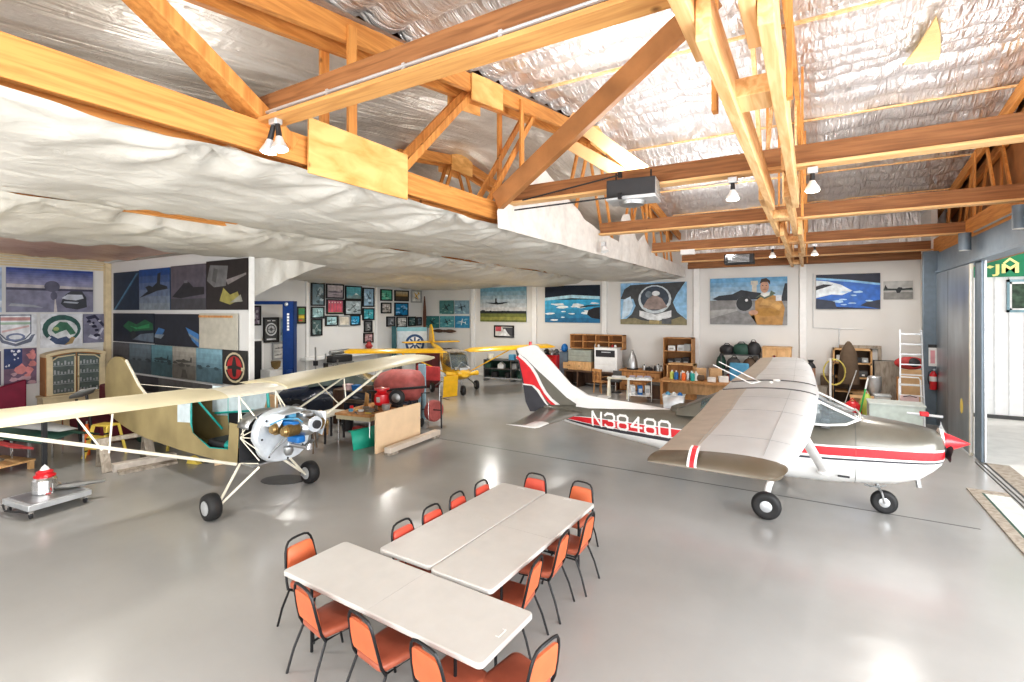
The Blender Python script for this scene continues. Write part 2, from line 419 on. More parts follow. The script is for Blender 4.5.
# torn corner showing yellow fibreglass
b = MB()
b.add([(x,y,zroof(y)-.23) for x, y in ((1.38,11.25),(1.62,11.3),(1.9,11.35),(1.78,10.5),(1.62,9.6),(1.46,8.9),(1.45,9.8),(1.43,10.6))], [(0,1,2,3,4,5,6,7)])
tag(b.build('insulation_tear', mat('fibreglass', (.75,.58,.28), .95, bump=.6, bs=30), smooth=0, solid=.03), 'yellow fibreglass showing through a torn patch of silver foil', 'insulation')

# plastic membrane hung under the chords
def membrane(name, x0, x1, y0, y1, za, zb, sag, nx, ny, mt, label, seed=0, zf=None):
    b = MB(); vs = []
    for j in range(ny+1):
        for i in range(nx+1):
            u = i/nx; v = j/ny; x = x0+(x1-x0)*u; y = y0+(y1-y0)*v
            z = za+(zb-za)*u - sag*math.sin(PI*u)**.8*(1+.35*noise.noise(Vector((x*.3,y*.35,seed))))
            # folds pulling from the staples on each chord
            w0 = math.exp(-u*4)+math.exp(-(1-u)*4)
            z += .10*w0*noise.noise(Vector((x*.9, y*2.3, seed+4))) * (1 if 0 < i < nx else .2)
            z += .06*noise.noise(Vector((x*1.1+y*.5, y*.9-x*.4, seed+8)))
            z += .03*abs(noise.noise(Vector((x*2.2+y*.5, y*.7-x*.3, seed+2))))
            for xe, ph in ((x0, .3), (x1, 1.1)):
                ys_ = round((y+ph)/1.75)*1.75-ph; dx, dy = x-xe, y-ys_; r_ = math.hypot(dx, dy)
                if 0 < i < nx: z += .055*math.exp(-r_/.85)*min(1, r_/.2)*math.cos(9*math.atan2(dy, dx)+ys_)
            if zf: z += zf(x, y)
            z = min(z, 4.785)
            if 3.45 < y < 5.1 and abs(x+8.95) < .34: z += .36*min(1,(y-3.45)/.12,(5.1-y)/.12)
            vs.append((x, y, z))
    fs = [(j*(nx+1)+i, j*(nx+1)+i+1, (j+1)*(nx+1)+i+1, (j+1)*(nx+1)+i) for j in range(ny) for i in range(nx)]
    b.add(vs, fs)
    return tag(b.build(name, mt, smooth=180), label, 'plastic sheet')
membrane('ceiling_sheet', -8.8, -4.55, -2, 20.98, 4.86, 4.72, .20, 84, 330, M['sheet'],
         'white plastic sheet hung under the nearest timber chord', 0, lambda x, y: -.10*max(0,(y-8)/13))
membrane('ceiling_sheet', -13.0, -8.75, -2, 20.98, 4.74, 4.78, .30, 70, 260, M['sheet'],
         'creased white plastic sheet sagging above the divider wall end', 5, lambda x, y: -.10*max(0,(y-8)/13))
membrane('ceiling_sheet', -18.35, -12.95, 6.9, 20.98, 4.56, 4.68, .16, 60, 130, M['sheet'],
         'white plastic sheet over the framed pictures on the left wall', 11, lambda x, y: -.10*max(0,(y-12)/9))
membrane('foil_sheet', -18.35, -12.9, -2, 6.72, 4.78, 4.88, .05, 50, 110, M['copper'],
         'puckered foil, wood reflection painted into its copper colour, above the left wall pictures', 21)
# plastic wrapped up over the near chord beyond the diagonal, with peaked flaps
def wrap_top(y):
    pts = [(6.9,4.9),(7.6,5.75),(8.6,6.0),(9.6,5.7),(10.6,5.35),(11.6,5.2),(12.6,5.12),(12.9,5.1),(13.3,5.9),(13.8,6.0),(14.6,5.3),(15.2,5.6),(15.9,5.3),(16.6,5.1),(20.9,5.05)]
    for (a, za), (c, zc) in zip(pts, pts[1:]):
        if a <= y <= c: return za+(zc-za)*(y-a)/(c-a)
    return 5
b = MB(); vs = []; NY = 120; NZ = 12
for j in range(NY+1):
    y = 6.9+(20.95-6.9)*j/NY
    for i in range(NZ+1):
        u = i/NZ; z = 4.62+(wrap_top(y)-4.62)*u
        vs.append((-4.41+.05*noise.noise(Vector((y*2.,z*1.5,2)))-.03*u, y, z))
b.add(vs, [(j*(NZ+1)+i, j*(NZ+1)+i+1, (j+1)*(NZ+1)+i+1, (j+1)*(NZ+1)+i) for j in range(NY) for i in range(NZ)])
tag(b.build('plastic_flap', mat('white_poly_wrap', (.78,.77,.74), .4, bump=.3, bs=4), smooth=180), 'white plastic wrapped up over the chord with peaked flaps', 'plastic sheet')
# sheet hanging behind the end of the divider wall
b = MB(); vs = []
for j in range(31):
    y = 6.9+2.1*j/30
    for i in range(9):
        u = i/8; zz = 4.62-(1.0*(1-j/30)**1.3+.12)*u
        vs.append((-11.35+.5*j/30+.12*noise.noise(Vector((y*4,zz,3)))-.15*u, y, zz))
b.add(vs, [(j*9+i, j*9+i+1, (j+1)*9+i+1, (j+1)*9+i) for j in range(30) for i in range(8)])
tag(b.build('hanging_sheet', M['sheet'], smooth=180), 'white plastic corner drooping behind the divider wall end', 'plastic sheet')

# ------------------------------------------------------------------ roof trusses (span along y)
CB = 4.80      # chord bottom
def truss(x, label, gus=(), ymin=-9):
    t = thing('roof_truss', label, 'roof truss', (x, 0, 0), 0)
    ys = -2.5; ye = YB-.1
    for s in (-.17, .17):
        MB().bb(s-.045, s+.045, ys, ye, CB, CB+.30).build('bottom_chord', M['wy'], t, bev=.006)
        b = MB()
        for ya, yb in ((max(ys,ymin), YR), (YR, ye)):
            b.beam((s, ya, zroof(ya)-.34), (s, yb, zroof(yb)-.34), .09, .26)
        b.build('top_chord', M['wy'], t, bev=.006)
    # webs: uprights in pairs and diagonals
    for y in (-.9, 3.98, 7.9, 15.9, 18.5):
        if y < ymin: continue
        for s in (-.24, .24):
            MB().bb(s-.02, s+.02, y-.06, y+.06, CB+.02, zroof(y)-.3).build('web_upright', M['wz'], t)
    for (ya, yb) in ((6.6, 4.9), (6.9, 8.6), (10.3, YR-.25), (13.1, YR+.25), (14.4, 15.4), (17.6, 16.6), (19.8, 18.9)):
        if ya < ymin: continue
        for s in (-.13, .13):
            MB().beam((s, ya, CB+.2) if ya != 6.6 else (s, 6.6, zroof(6.6)-.4), (s, yb, zroof(yb)-.4) if ya != 6.6 else (s, 4.9, CB+.3), .045, .10).build('web_diagonal', M['wz'], t)
    g = [(-.19, 6.3, 7.2)] + list(gus)
    for (s, a, c_) in ((0, 6.35, 7.25), (0, YR-.5, YR+.5)):
        if a < ymin: continue
        zz = zroof((a+c_)/2)-.36
        for q in (-.235, .235):
            MB().prism([(a, zroof(a)-.62), (c_, zroof(c_)-.62), (c_, zroof(c_)-.20), ((a+c_)/2, zz+.17+(.08 if a > 9 else 0)), (a, zroof(a)-.20)], 'x', q-.01, q+.01).build('gusset', M['ply'], t)
    for (q, a, c_) in gus:
        MB().bb(q-.012, q+.012, a, c_, CB-.10, CB+.48).build('gusset', M['ply'], t)
    return t
t1 = truss(-4.78, 'orange timber roof truss with plywood splice, white sheet hung below it', [(.28, 3.37, 4.85)])
truss(-8.95, 'second timber truss left, mostly above the white plastic sheets', ymin=9.5)
truss(-13.1, 'timber truss farthest left, its chord end above the reflection coloured foil', ymin=9.5)
truss(3.55, 'timber truss above the big door opening')

# centre truss: doubled chords that step down in short overlapping lengths
t = thing('roof_truss', 'pale doubled truss with stepped chords in the middle of the roof', 'roof truss', (-.42, 0, 0))
for s in (-.16, .16):
    segs = [(-2.5,3.5,4.92),(3.0,8.6,4.80),(8.0,12.2,4.86),(11.6,16.4,4.80),(15.9,YB-.1,4.86)]
    for k, (a, c_, z) in enumerate(segs):
        q = s + (.045 if k % 2 else -.045)
        MB().bb(q-.042, q+.042, a, c_, z, z+.30).build('bottom_chord', M['wpale'], t, bev=.006)
    b = MB()
    for ya, yb in ((-2.5, YR), (YR, YB-.1)): b.beam((s, ya, zroof(ya)-.30), (s, yb, zroof(yb)-.30), .08, .24)
    b.build('top_chord', M['wy'], t, bev=.006)
for y in (4.25,9.9,13.5,16.9,19.6):
    MB().bb(-.16,.16, y-.17, y+.17, 4.86, 5.0).build('spacer_block', M['wpale'], t, bev=.005)
    for s in (-.27,.27):
        MB().bb(s-.02, s+.02, y+.1, y+.2, 4.9, zroof(y)-.2).build('web_upright', M['wz'], t)
for ya, yb in ((2.2,4.4),(6.9,5.2),(7.4,9.6),(12.6,11.9),(13.6,15.4),(19.2,17.4)):
    for s in (-.12,.12): MB().beam((s,ya,5.0),(s,yb,zroof(yb)-.3),.04,.12).build('web_diagonal', M['wpale'], t)

# cross beams (along x) sitting on the chords
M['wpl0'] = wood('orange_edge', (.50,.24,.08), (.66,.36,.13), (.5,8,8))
def cross(y, x0, x1, label, z=5.08, conduit=False):
    t = thing('cross_beam', label, 'beam', (0, y, z)); em = M['wxl'] if y > 5 else M['wpl0']
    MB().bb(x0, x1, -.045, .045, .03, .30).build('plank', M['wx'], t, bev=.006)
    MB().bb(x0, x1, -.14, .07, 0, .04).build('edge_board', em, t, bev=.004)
    if conduit:
        b = MB(); b.tube([(x0+.1, -.075, .10), (x1-.1, -.075, .10)], .016)
        for k in range(8): b.box((x0+.5+k*.9, -.07, .10), (.03,.03,.05))
        b.build('conduit', M['gal'], t)
    return t
cross(3.0, -5.05, 3.4, 'nearest cross beam with grey conduit, above the twin spotlights', conduit=True)
cross(7.4, -4.6, 3.4, 'second cross beam, running behind the black hanging heater')
cross(11.5, -4.4, 3.4, 'third cross beam from the front with two lamps near the truss')
cross(15.7, -4.3, 3.3, 'fourth cross beam from the front, over the plane tail')
cross(19.4, -4.2, 3.2, 'fifth cross beam, close to the back wall')
# plate on the back wall
b = MB(); b.bb(-4.3, XR, YB-.14, YB-.02, 4.95, 5.12); b.bb(-4.3, XR, YB-.06, YB-.02, 5.12, 5.30)
struct(b.build('trim_9', M['wx']), 'timber plate along the top of the back wall')
# triangular infill above plate: foil on back gable
o = MB().bb(-4.4, XR+.6, YB-.03, YB-.005, 5.3, 6.9).build('trim_10', M['foil'], smooth=0); struct(o, 'foil closing the roof end above the plate')
# sway braces between trusses
M['wbr'] = mat('brown_timber', (.36,.165,.06), .6, var=.22, sc_=2.5)
M['wpl'] = mat('pale_planed_timber', (.80,.52,.27), .6, var=.12, sc_=3)
def brace(p0, p1, w_, h_, label, mt='wz'):
    b = MB(); b.beam(p0, p1, w_, h_, 0, up=(0,1,0))
    return tag(b.build('sway_brace', M[mt], bev=.008), label, 'timber brace')
b = MB(); b.beam((.12, 3.25, CB+.16), (.12, .95, 6.42), .14, .27, up=(1,0,0)); b.build('web_diagonal', M['wz'], t1, bev=.008)
brace((-4.42, 6.9, 5.05), (-.95, 6.05, 6.85), .29, .12, 'big brown diagonal timber rising right from the chord end', 'wbr')
brace((-3.75, 8.3, 6.75), (-2.25, 7.72, 5.42), .22, .08, 'upper pale slanting timber ending at the black heater', 'wpl')
brace((-4.15, 8.5, 6.55), (-2.55, 7.95, 5.42), .20, .08, 'lower pale slanting timber ending at the black heater', 'wpl')
# ------------------------------------------------------------------ folding tables
M['seam'] = mat('fold_line', (.42,.41,.39), .6)
def folding_table(label, cx, cy, rz, L_=2.44, W_=.755):
    t = thing('folding_table', label, 'table', (cx, cy, 0), rz, 'white folding tables')
    hx, hy, r = L_/2, W_/2, .05
    pts = []
    for (sx, sy, a0) in ((1,1,0),(-1,1,90),(-1,-1,180),(1,-1,270)):
        for k in range(6):
            a = R(a0+k*18); pts.append((sx*(hx-r)+r*math.cos(a), sy*(hy-r)+r*math.sin(a)))
    MB().prism(pts, 'z', .695, .74).build('tabletop', M['table'], t, bev=.010)
    b = MB(); b.bb(-.0012, .0012, -hy+.02, hy-.02, .7395, .7412)
    b.build('fold_seam', M['seam'], t, smooth=0)
    o = MB().tube([(hx-.10,-.05,.741),(hx-.07,-.05,.7415),(hx-.07,.05,.7415),(hx-.10,.05,.741)], .003, 5).build('edge_mark', M['white'], t)
    for s in (-1, 1):
        x = s*(hx-.32); b = MB()
        for y in (-.27, .27): b.tube([(x, y, .695), (x, y, .01)], .014)
        b.tube([(x, -.27, .10), (x, .27, .10)], .011)
        b.build('leg_frame', M['black'], t)
        MB().tube([(x, 0, .45), (x-s*.5, 0, .69)], .009).build('brace', M['black'], t)
    return t
folding_table('white folding table set crosswise, nearest, with three orange chairs along its near side', -3.205, 3.345, R(-1.9), 2.40, .75)
folding_table('white folding table of the side-by-side pair, along the row of three angled chairs', -2.822, 4.97, R(89.), 2.42, .728)
folding_table('white folding table of the pair on the side toward the wood-winged plane', -3.565, 5.02, R(89.), 2.42, .728)

# ------------------------------------------------------------------ stacking chairs; +y is the way the sitter faces
def chair_proto():
    t = thing('stacking_chair', 'proto', 'chair', (0,0,0), 0, 'black tube chairs with orange vinyl around the tables')
    # seat: rounded trapezoid pad, domed
    def ring(z, k):
        pts = []
        hx0, hx1, y0, y1 = .19*k, .22*k, -.20*k, .215*k
        for (sx, sy, a0) in ((1,1,0),(-1,1,90),(-1,-1,180),(1,-1,270)):
            hx = hx1 if sy > 0 else hx0; yy = y1 if sy > 0 else y0
            rr = .06
            for q in range(5):
                a = R(a0+q*22.5); pts.append((sx*(hx-rr)+rr*math.cos(a), yy-sy*rr+rr*math.sin(a), z))
        return pts
    MB().loft([ring(.415,.97), ring(.425,1), ring(.45,1.0), ring(.468,.96), ring(.475,.85), ring(.478,.5)]).build('seat', M['seatv'], t, smooth=60)
    # back pad: trapezoid narrow at the top, reclined
    def bring(y, k):
        pts = []
        for (x, z) in ((.165,.50),(.175,.53),(.172,.62),(.155,.72),(.147,.755),(.135,.775),(.10,.782),(0,.784)):
            pts.append((x*k, z))
        full = pts + [(-a, c) for a, c in reversed(pts[:-1])]
        return [(a, y-.20*(c-.45)-.20, .64+(c-.64)*k) for a, c in full]
    MB().loft([bring(.024,.93), bring(.016,1), bring(-.010,1)], 0).build('backrest', M['orangev'], t, smooth=50)
    # frame hoop
    hp = [(.205,-.17,.40),(.195,-.205,.47),(.185,-.235,.60),(.168,-.262,.74),(.150,-.272,.80),(.12,-.279,.838),(.07,-.283,.852),(0,-.284,.855)]
    full = hp + [(-a, c, z) for a, c, z in reversed(hp[:-1])]
    MB().tube(full, .0125, 8).build('back_frame', M['black'], t)
    b = MB(); b.tube([(.19,-.15,.40),(.20,.17,.405),(-.20,.17,.405),(-.19,-.15,.40)], .010, closed=True)
    b.build('seat_frame', M['black'], t)
    for s in (-1, 1):
        MB().tube([(s*.19,.12,.40),(s*.215,.20,.20),(s*.23,.245,.0)], .0115).build('leg', M['black'], t)
        MB().tube([(s*.195,-.16,.41),(s*.215,-.25,.20),(s*.225,-.31,.0)], .0115).build('leg', M['black'], t)
    return t
cp = chair_proto()
chairs = [
 (-4.44, 3.42, -88, 'orange chair alone at the left end of the crosswise table'),
 (-3.78, 3.08, -10, 'orange chair on the near side of the crosswise table, farthest left of three'),
 (-3.04, 3.05, -9, 'orange chair on the near side of the crosswise table, middle of three'),
 (-2.36, 3.04, -9, 'orange chair on the near side of the crosswise table, by its right corner'),
 (-1.93, 3.30, 80, 'orange chair at the right end of the crosswise table, cut off by the picture bottom'),
 (-2.56, 4.24, 97, 'orange chair nearest us in the row along the long pair of tables'),
 (-2.58, 4.92, 95, 'orange chair in the middle of the row along the long pair of tables'),
 (-2.53, 5.54, 92, 'orange chair farthest of the row along the long pair of tables'),
 (-3.50, 6.24, 180, 'bright red chair at the far end of the pair of tables'),
 (-2.80, 6.26, 174, 'orange brown chair at the far right corner of the pair of tables'),
 (-3.76, 4.26, -90, 'red backed chair on the far long side, nearest the crosswise table'),
 (-3.76, 4.77, -92, 'red backed chair on the far long side, second from the crosswise table'),
 (-3.76, 5.30, -88, 'red backed chair on the far long side, third from the crosswise table'),
 (-3.74, 5.83, -90, 'red backed chair on the far long side, last before the table corner'),
]
redback = {8, 10, 11, 12, 13}
for i, (x, y, a, lb) in enumerate(chairs):
    if i == 0: c = cp; c.location = (x,y,0); c.rotation_euler = (0,0,R(a)); c['label'] = lb
    else: c = dup(cp, (x,y,0), R(a), lb)
    if i in redback:
        for ch in c.children:
            if ch.name.startswith('backrest'):
                ch.data = ch.data.copy(); ch.data.materials[0] = M['redv']

# ------------------------------------------------------------------ white and bronze touring plane; nose toward +x
P0 = 10.0
t = thing('airplane', 'white, bronze and red high wing plane with the letters N38480 and a red pointed nose', 'airplane', (0, P0, 0))
def lerp_tab(tab, x):
    if x >= tab[0][0]: return tab[0][1:]
    for a, c in zip(tab, tab[1:]):
        if a[0] >= x >= c[0]:
            k = (a[0]-x)/(a[0]-c[0]); return tuple(p+(q-p)*k for p, q in zip(a[1:], c[1:]))
    return tab[-1][1:]
#        x    ztop  zbot   hw
body = [(1.70,1.34,.97,.27),(1.66,1.39,.90,.36),(1.55,1.43,.79,.45),(1.40,1.46,.66,.50),(1.1,1.50,.55,.54),(.82,1.53,.50,.56),(.58,1.56,.475,.58),(.2,1.47,.44,.60),(-.3,1.42,.42,.61),(-.9,1.42,.43,.60),(-1.4,1.40,.45,.56),(-1.9,1.36,.49,.48),(-2.4,1.33,.55,.40),(-3.0,1.30,.63,.31),(-3.6,1.27,.70,.24),(-4.2,1.24,.78,.18),(-4.7,1.21,.86,.13),(-5.15,1.18,.93,.06)]
#           x    dark0 dark1 red0  red1  w1
stripes = [(1.7,.995,1.02,1.045,1.165,1.195),(.6,.925,.955,.99,1.125,1.155),(-.0,.885,.92,.96,1.09,1.115),(-2.1,.80,.87,.90,1.05,1.07),(-3.2,.80,.87,.885,1.03,1.05),(-4.0,.83,.89,.90,1.03,1.045),(-4.5,.90,.93,.94,1.00,1.01),(-4.8,.96,.965,.97,.975,.98),(-5.15,1.0,1.005,1.01,1.015,1.02)]
xs = sorted(set([b_[0] for b_ in body]+[-.6,-1.15,-2.1,-2.7,-3.3,-3.9,-4.45,1.25,.4]), reverse=True)
rings = []
def half_y(x, z):
    zt, zb, hw = lerp_tab(body, x); zm = (zt+zb)/2; hh = (zt-zb)/2
    tt = min(1, abs((z-zm)/hh)); n = 2.7
    return hw*(1-tt**n)**(1/n)
for x in xs:
    zt, zb, hw = lerp_tab(body, x); d0,d1,r0,r1,w1 = lerp_tab(stripes, x)
    lv = [zb]+[zb+(d0-zb)*k for k in (.02,.08,.2,.45,.75)]+[d0,d1,r0,r1,w1]+[w1+(zt-w1)*k for k in (.3,.55,.75,.88,.96,.995)]+[zt]
    side = [(x, half_y(x, z), z) for z in lv]
    rings.append(side + [(a, -y, z) for a, y, z in reversed(side[1:-1])])
nl = 18
def bodymat(i, k):
    kk = k if k < nl-1 else 2*(nl-1)-1-k
    x = (xs[i]+xs[min(i+1,len(xs)-1)])/2
    if kk < 6: return 0
    if kk == 6: return 3
    if kk == 7: return 0
    if kk == 8: return 2
    if kk == 9: return 0
    return 1
MB().loft(rings, 1, mfun=bodymat).build('fuselage', [M['pwhite'], M['taupe'], M['red'], M['dstripe']], t, smooth=60)
# cowl face, air intakes, joint line
b = MB(); b.lathe([(.20,0),(.22,.01),(.20,.05),(.15,.055)], (1.66,0,1.235), (1,0,0), 24)
for s in (-1,1): b.ell((1.70, s*.20, 1.18), (.02,.10,.07), 1)
b.build('cowl_ring', [M['pwhite'], M['blackp']], t)
b = MB()
for x in (.58,):
    pts = []
    for k in range(40):
        zt, zb, hw = lerp_tab(body, x); a = -PI/2+2*PI*k/40
        zz = (zt+zb)/2+(zt-zb)/2*math.sin(a)*.999; s = 1 if math.cos(a) > 0 else -1
        pts.append((x, s*(half_y(x, zz)+.001), zz))
    b.tube(pts, .003 if x < 1 else .004, 4, 0, True)
b.build('panel_seam', M['darkgrey'], t)
MB().lathe([(.15,0),(.148,.03),(.125,.09),(.09,.17),(.05,.25),(.02,.31),(.002,.34)], (1.70,0,1.25), (1,0,.02), 24).build('spinner', M['red'], t, smooth=60)
def blade(b, ang, Lb=.80):
    c = Vector((1.75,0,1.26)); d = Vector((.0, math.cos(ang), math.sin(ang)))
    n = Vector((1,0,0)); e = d.cross(n); rr = []
    for k in range(9):
        u = k/8; r = .10+(Lb-.10)*u; wv = (.035+.05*math.sin(PI*min(1,u*1.15+.1))) * (1 if u < .95 else .55); th = .012*(1-u)+.004; tw = R(55-40*u)
        wd = e*math.cos(tw)+n*math.sin(tw); td = n*math.cos(tw)-e*math.sin(tw)
        rr.append([tuple(c+d*r+wd*(wv*math.cos(q)) + td*(th*math.sin(q))) for q in [2*PI*j/10 for j in range(10)]])
    b.loft(rr)
for ang in (R(-145), R(35)):
    b = MB(); blade(b, ang, .40); b.build('propeller_blade', M['blackp'] if ang < 0 else M['steel'], t)
# cabin: glasshouse under the wing
cab = [(.58,.50,1.545,1.56),(.30,.53,1.50,1.68),(.02,.55,1.47,1.82),(-.15,.55,1.45,1.86),(-.9,.55,1.42,1.86),(-1.35,.50,1.40,1.80),(-1.75,.44,1.36,1.62),(-2.2,.34,1.33,1.40)]
rr = []
for x, hw, z0, z1 in cab:
    tw = hw*(.80 if x < .3 else .9)
    rr.append([(x,-hw,z0-.03),(x,-hw+.02,z0+.25*(z1-z0)),(x,-tw,z0+.88*(z1-z0)),(x,-tw*.8,z1),(x,tw*.8,z1),(x,tw,z0+.88*(z1-z0)),(x,hw-.02,z0+.25*(z1-z0)),(x,hw,z0-.03)])
def cm(i, k):
    if i in (5,) and k in (1,2,4,5): return 0
    if i >= 6: return 1 if k not in (3,) else 1
    if i in (4,) and k in (0,1,5,6): return 2
    if k == 3 and i >= 3: return 1
    return 0
MB().loft(rr, 1, caps=(False, True), closed=False, mfun=cm).build('window_glass', [M['glass'], M['taupe'], M['gglass']], t, smooth=30)
b = MB()
for s in (-1,1):
    b.tube([(.62,s*.46,1.55),(.30,s*.535,1.70),(.02,s*.52,1.83),(-.12,s*.50,1.87)], .020)        # A pillar
    b.tube([(.62,s*.47,1.55),(.45,s*.565,1.475),(.2,s*.575,1.44),(-.3,s*.585,1.43),(-.9,s*.58,1.42),(-1.4,s*.54,1.40)], .020)
    b.tube([(-.32,s*.57,1.44),(-.30,s*.50,1.84)], .022)
    b.tube([(-1.0,s*.57,1.44),(-.95,s*.50,1.84)], .030)
    b.tube([(-1.4,s*.55,1.41),(-1.35,s*.46,1.80)], .035)
b.tube([(.64,-.46,1.56),(.66,0,1.575),(.64,.46,1.56)], .018)
b.build('window_frame', M['pwhite'], t)
b = MB(); b.ell((-.35,-.24,1.25),(.12,.2,.32)); b.ell((-.35,.24,1.25),(.12,.2,.32)); b.box((.18,0,1.45),(.12,1.0,.16)); b.tube([(.05,-.25,1.5),(-.02,-.33,1.56),(-.02,-.17,1.56),(.05,-.25,1.5)], .012)
b.build('cockpit_interior', M['darkgrey'], t)
# green tinted rear window and brown hood behind cabin
b = MB(); b.loft([[(-1.30,y,1.74-.1*abs(y)) for y in (-.36,-.2,0,.2,.36)], [(-2.05,y,1.40-.2*abs(y)) for y in (-.34,-.2,0,.2,.34)]], closed=False, caps=(False,False))
b.build('rear_window', M['gglass'], t, solid=.012)
MB().lathe([(.02,-.30),(.13,-.22),(.17,-.05),(.15,.08)], (-2.12,0,1.32), (1,0,.2), 16).build('rear_hood', M['taupe'], t)
# wing
def airfoil(xle, xte, z, th, y, n=11):
    c = xle-xte; pts = []
    for k in range(n+1):
        u = (1-math.cos(PI*k/n))/2
        pts.append((xle-c*u, y, z+th*(1.48*math.sqrt(u)*(1-u)+.25*u*(1-u)) ))
    low = []
    for k in range(1, n):
        u = (1-math.cos(PI*(n-k)/n))/2
        low.append((xle-c*u, y, z-.35*th*(1.3*math.sqrt(u)*(1-u))))
    return pts+low
def wing_half(s, name_lab):
    st = [(.55,.08,-1.40,1.865,.155),(1.6,.06,-1.38,1.87,.15),(2.7,.03,-1.32,1.88,.145),(4.0,-.03,-1.27,1.92,.13),(4.95,-.12,-1.24,1.95,.105),(5.30,-.17,-1.23,1.965,.095)]
    rr = [airfoil(a, c, z, th, s*y) for y, a, c, z, th in st]
    w = MB().loft(rr, 0, mfun=lambda i, k: 1 if (k in (7,8,9,10) and i < 5) else 0).build('wing', [M['wingw'], M['wingt']], t, smooth=40)
    # drooped tip with stripes
    b = MB(); tip = []
    for (y, a, c, z, th, dr) in ((5.30,-.17,-1.23,1.965,.095,.0),(5.37,-.17,-1.25,1.96,.085,.02),(5.43,-.19,-1.27,1.945,.07,.035),(5.48,-.24,-1.28,1.925,.045,.03),(5.50,-.30,-1.28,1.91,.015,.01)):
        ring = airfoil(a, c, z, th, s*y)
        ring = [(px, py, pz - (dr if k > 11 else 0)) for k, (px, py, pz) in enumerate(ring)]
        tip.append(ring)
    def tm(i, k):
        if k in (7,) or k == 16: return 2 if False else 0
        return 0
    b.loft(tip, 0); b.build('wing_tip', M['brownm'], w, smooth=45)
    b = MB()
    for xa, xb, mi in ((-.935,-.915,0),(-.915,-.875,1),(-.875,-.855,0)):
        pts = [(5.29,2.045),(5.37,2.035),(5.435,2.0),(5.485,1.96),(5.505,1.92),(5.49,1.895),(5.44,1.90)]
        for (ya, za), (yb, zb) in zip(pts, pts[1:]):
            b.add([(xa,s*(ya+.004),za+.004),(xb,s*(ya+.004),za+.004),(xb,s*(yb+.004),zb+.004),(xa,s*(yb+.004),zb+.004)], [(0,1,2,3)], mi)
    b.build('tip_stripe', [M['pwhite'], M['red']], w)
    # panel, flap and aileron lines on the upper surface
    def ztop(y, x):
        for p, q in zip(st, st[1:]):
            if p[0] <= y <= q[0]:
                k = (y-p[0])/(q[0]-p[0]); xl, xt, z, th = [p[i]+(q[i]-p[i])*k for i in (1,2,3,4)]
                u = min(1, max(0, (xl-x)/(xl-xt))); return z+th*(1.48*math.sqrt(u)*(1-u)+.25*u*(1-u))+.002
        return 1.9
    b = MB()
    for line in ([(.6,-1.02),(2.7,-.96),(5.25,-.93)], [(.6,-.30),(2.7,-.33),(5.2,-.36)]):
        pts = []
        for (y0,x0),(y1,x1) in zip(line, line[1:]):
            for k in range(9): y = y0+(y1-y0)*k/8; x = x0+(x1-x0)*k/8; pts.append((x, s*y, ztop(y, x)))
        b.tube(pts, .0022, 4)
    for y in (1.55, 2.75, 4.55):
        b.tube([(x, s*y, ztop(y, x)) for x in [-.1-.1*k for k in range(10)]], .0018, 4)
    b.build('panel_line', M['grey'], w)
    b = MB(); b.tube([(x, s*.56, airfoil_z(x)) for x in [.05-.1*k for k in range(15)]], .014, 6)
    b.build('root_seal', M['darkgrey'], w)
    # lift strut
    b = MB(); p0 = Vector((.16, s*.60, .70)); p1 = Vector((-.20, s*2.65, 1.85)); d = (p1-p0).normalized()
    rr2 = []
    for p, k in ((p0, 1.15), (p0+(p1-p0)*.08, 1), (p1-(p1-p0)*.08, 1), (p1, 1.1)):
        rr2.append([(p.x+.075*k*math.cos(q), p.y+.028*k*math.sin(q)*d.z, p.z-.028*k*math.sin(q)*d.y) for q in [2*PI*j/12 for j in range(12)]])
    b.loft(rr2); b.ell((.16, s*.62, .69), (.10,.05,.05))
    b.build('lift_strut', M['pwhite'], t)
def airfoil_z(x):
    u = min(1, max(0, (.08-x)/1.48)); return 1.865+.155*(1.48*math.sqrt(u)*(1-u)+.25*u*(1-u))+.004
for s in (-1, 1): wing_half(s, '')
MB().loft([airfoil(.09,-1.38,1.862,.155,y) for y in (-.56,0,.56)]).build('wing_center', M['wingw'], t, smooth=40)
b = MB(); b.tube([(-.92,-.35,1.99),(-1.55,-.30,2.28)], .009); b.tube([(-.92,.30,1.99),(-1.55,.34,2.28)], .009); b.tube([(-.92,-.35,1.99),(-.80,-.05,2.0),(-.92,.30,1.99)],.009)
b.build('whip_antenna', M['white'], t)
b = MB(); b.ell((-.55,.12,2.02),(.06,.03,.02)); b.ell((-.62,-.2,2.02),(.03,.03,.02)); b.build('roof_beacon', M['white'], t)
# fin
def PXf(u, v):      # points read on the fin, u along x, v up
    return (u, v)
finw = [(-5.87,2.40),(-5.42,2.50),(-5.33,2.47),(-4.78,1.93),(-4.50,1.66),(-4.10,1.46),(-3.50,1.40),(-2.62,1.33),(-2.62,1.20),(-4.3,1.20),(-5.15,1.02)]
rr = MB(); rr.prism(finw, 'y', -.045, .045); fin = rr.build('tail_fin', M['pwhite'], t, bev=.02)
b = MB(); b.loft([[(x, y*w_, z) for y, z in ((-1, z0),(-.55, z0+.55*(z1-z0)),(0, z1),(.55, z0+.55*(z1-z0)),(1, z0))] for x, w_, z0, z1 in ((-2.35,.05,1.31,1.33),(-2.7,.17,1.24,1.36),(-3.3,.17,1.21,1.40),(-4.0,.14,1.20,1.44),(-4.35,.10,1.20,1.5))], closed=False, caps=(False,False))
b.build('dorsal_fairing', M['pwhite'], t, smooth=60)
taup = [(-5.83,2.30),(-5.62,2.18),(-5.30,1.92),(-4.95,1.66),(-4.60,1.38),(-4.33,1.24),(-4.6,1.12),(-5.0,1.10)]
redp = [(-5.80,2.18),(-5.55,1.98),(-5.38,1.76),(-5.24,1.55),(-5.20,1.44),(-5.40,1.58),(-5.65,1.58)]
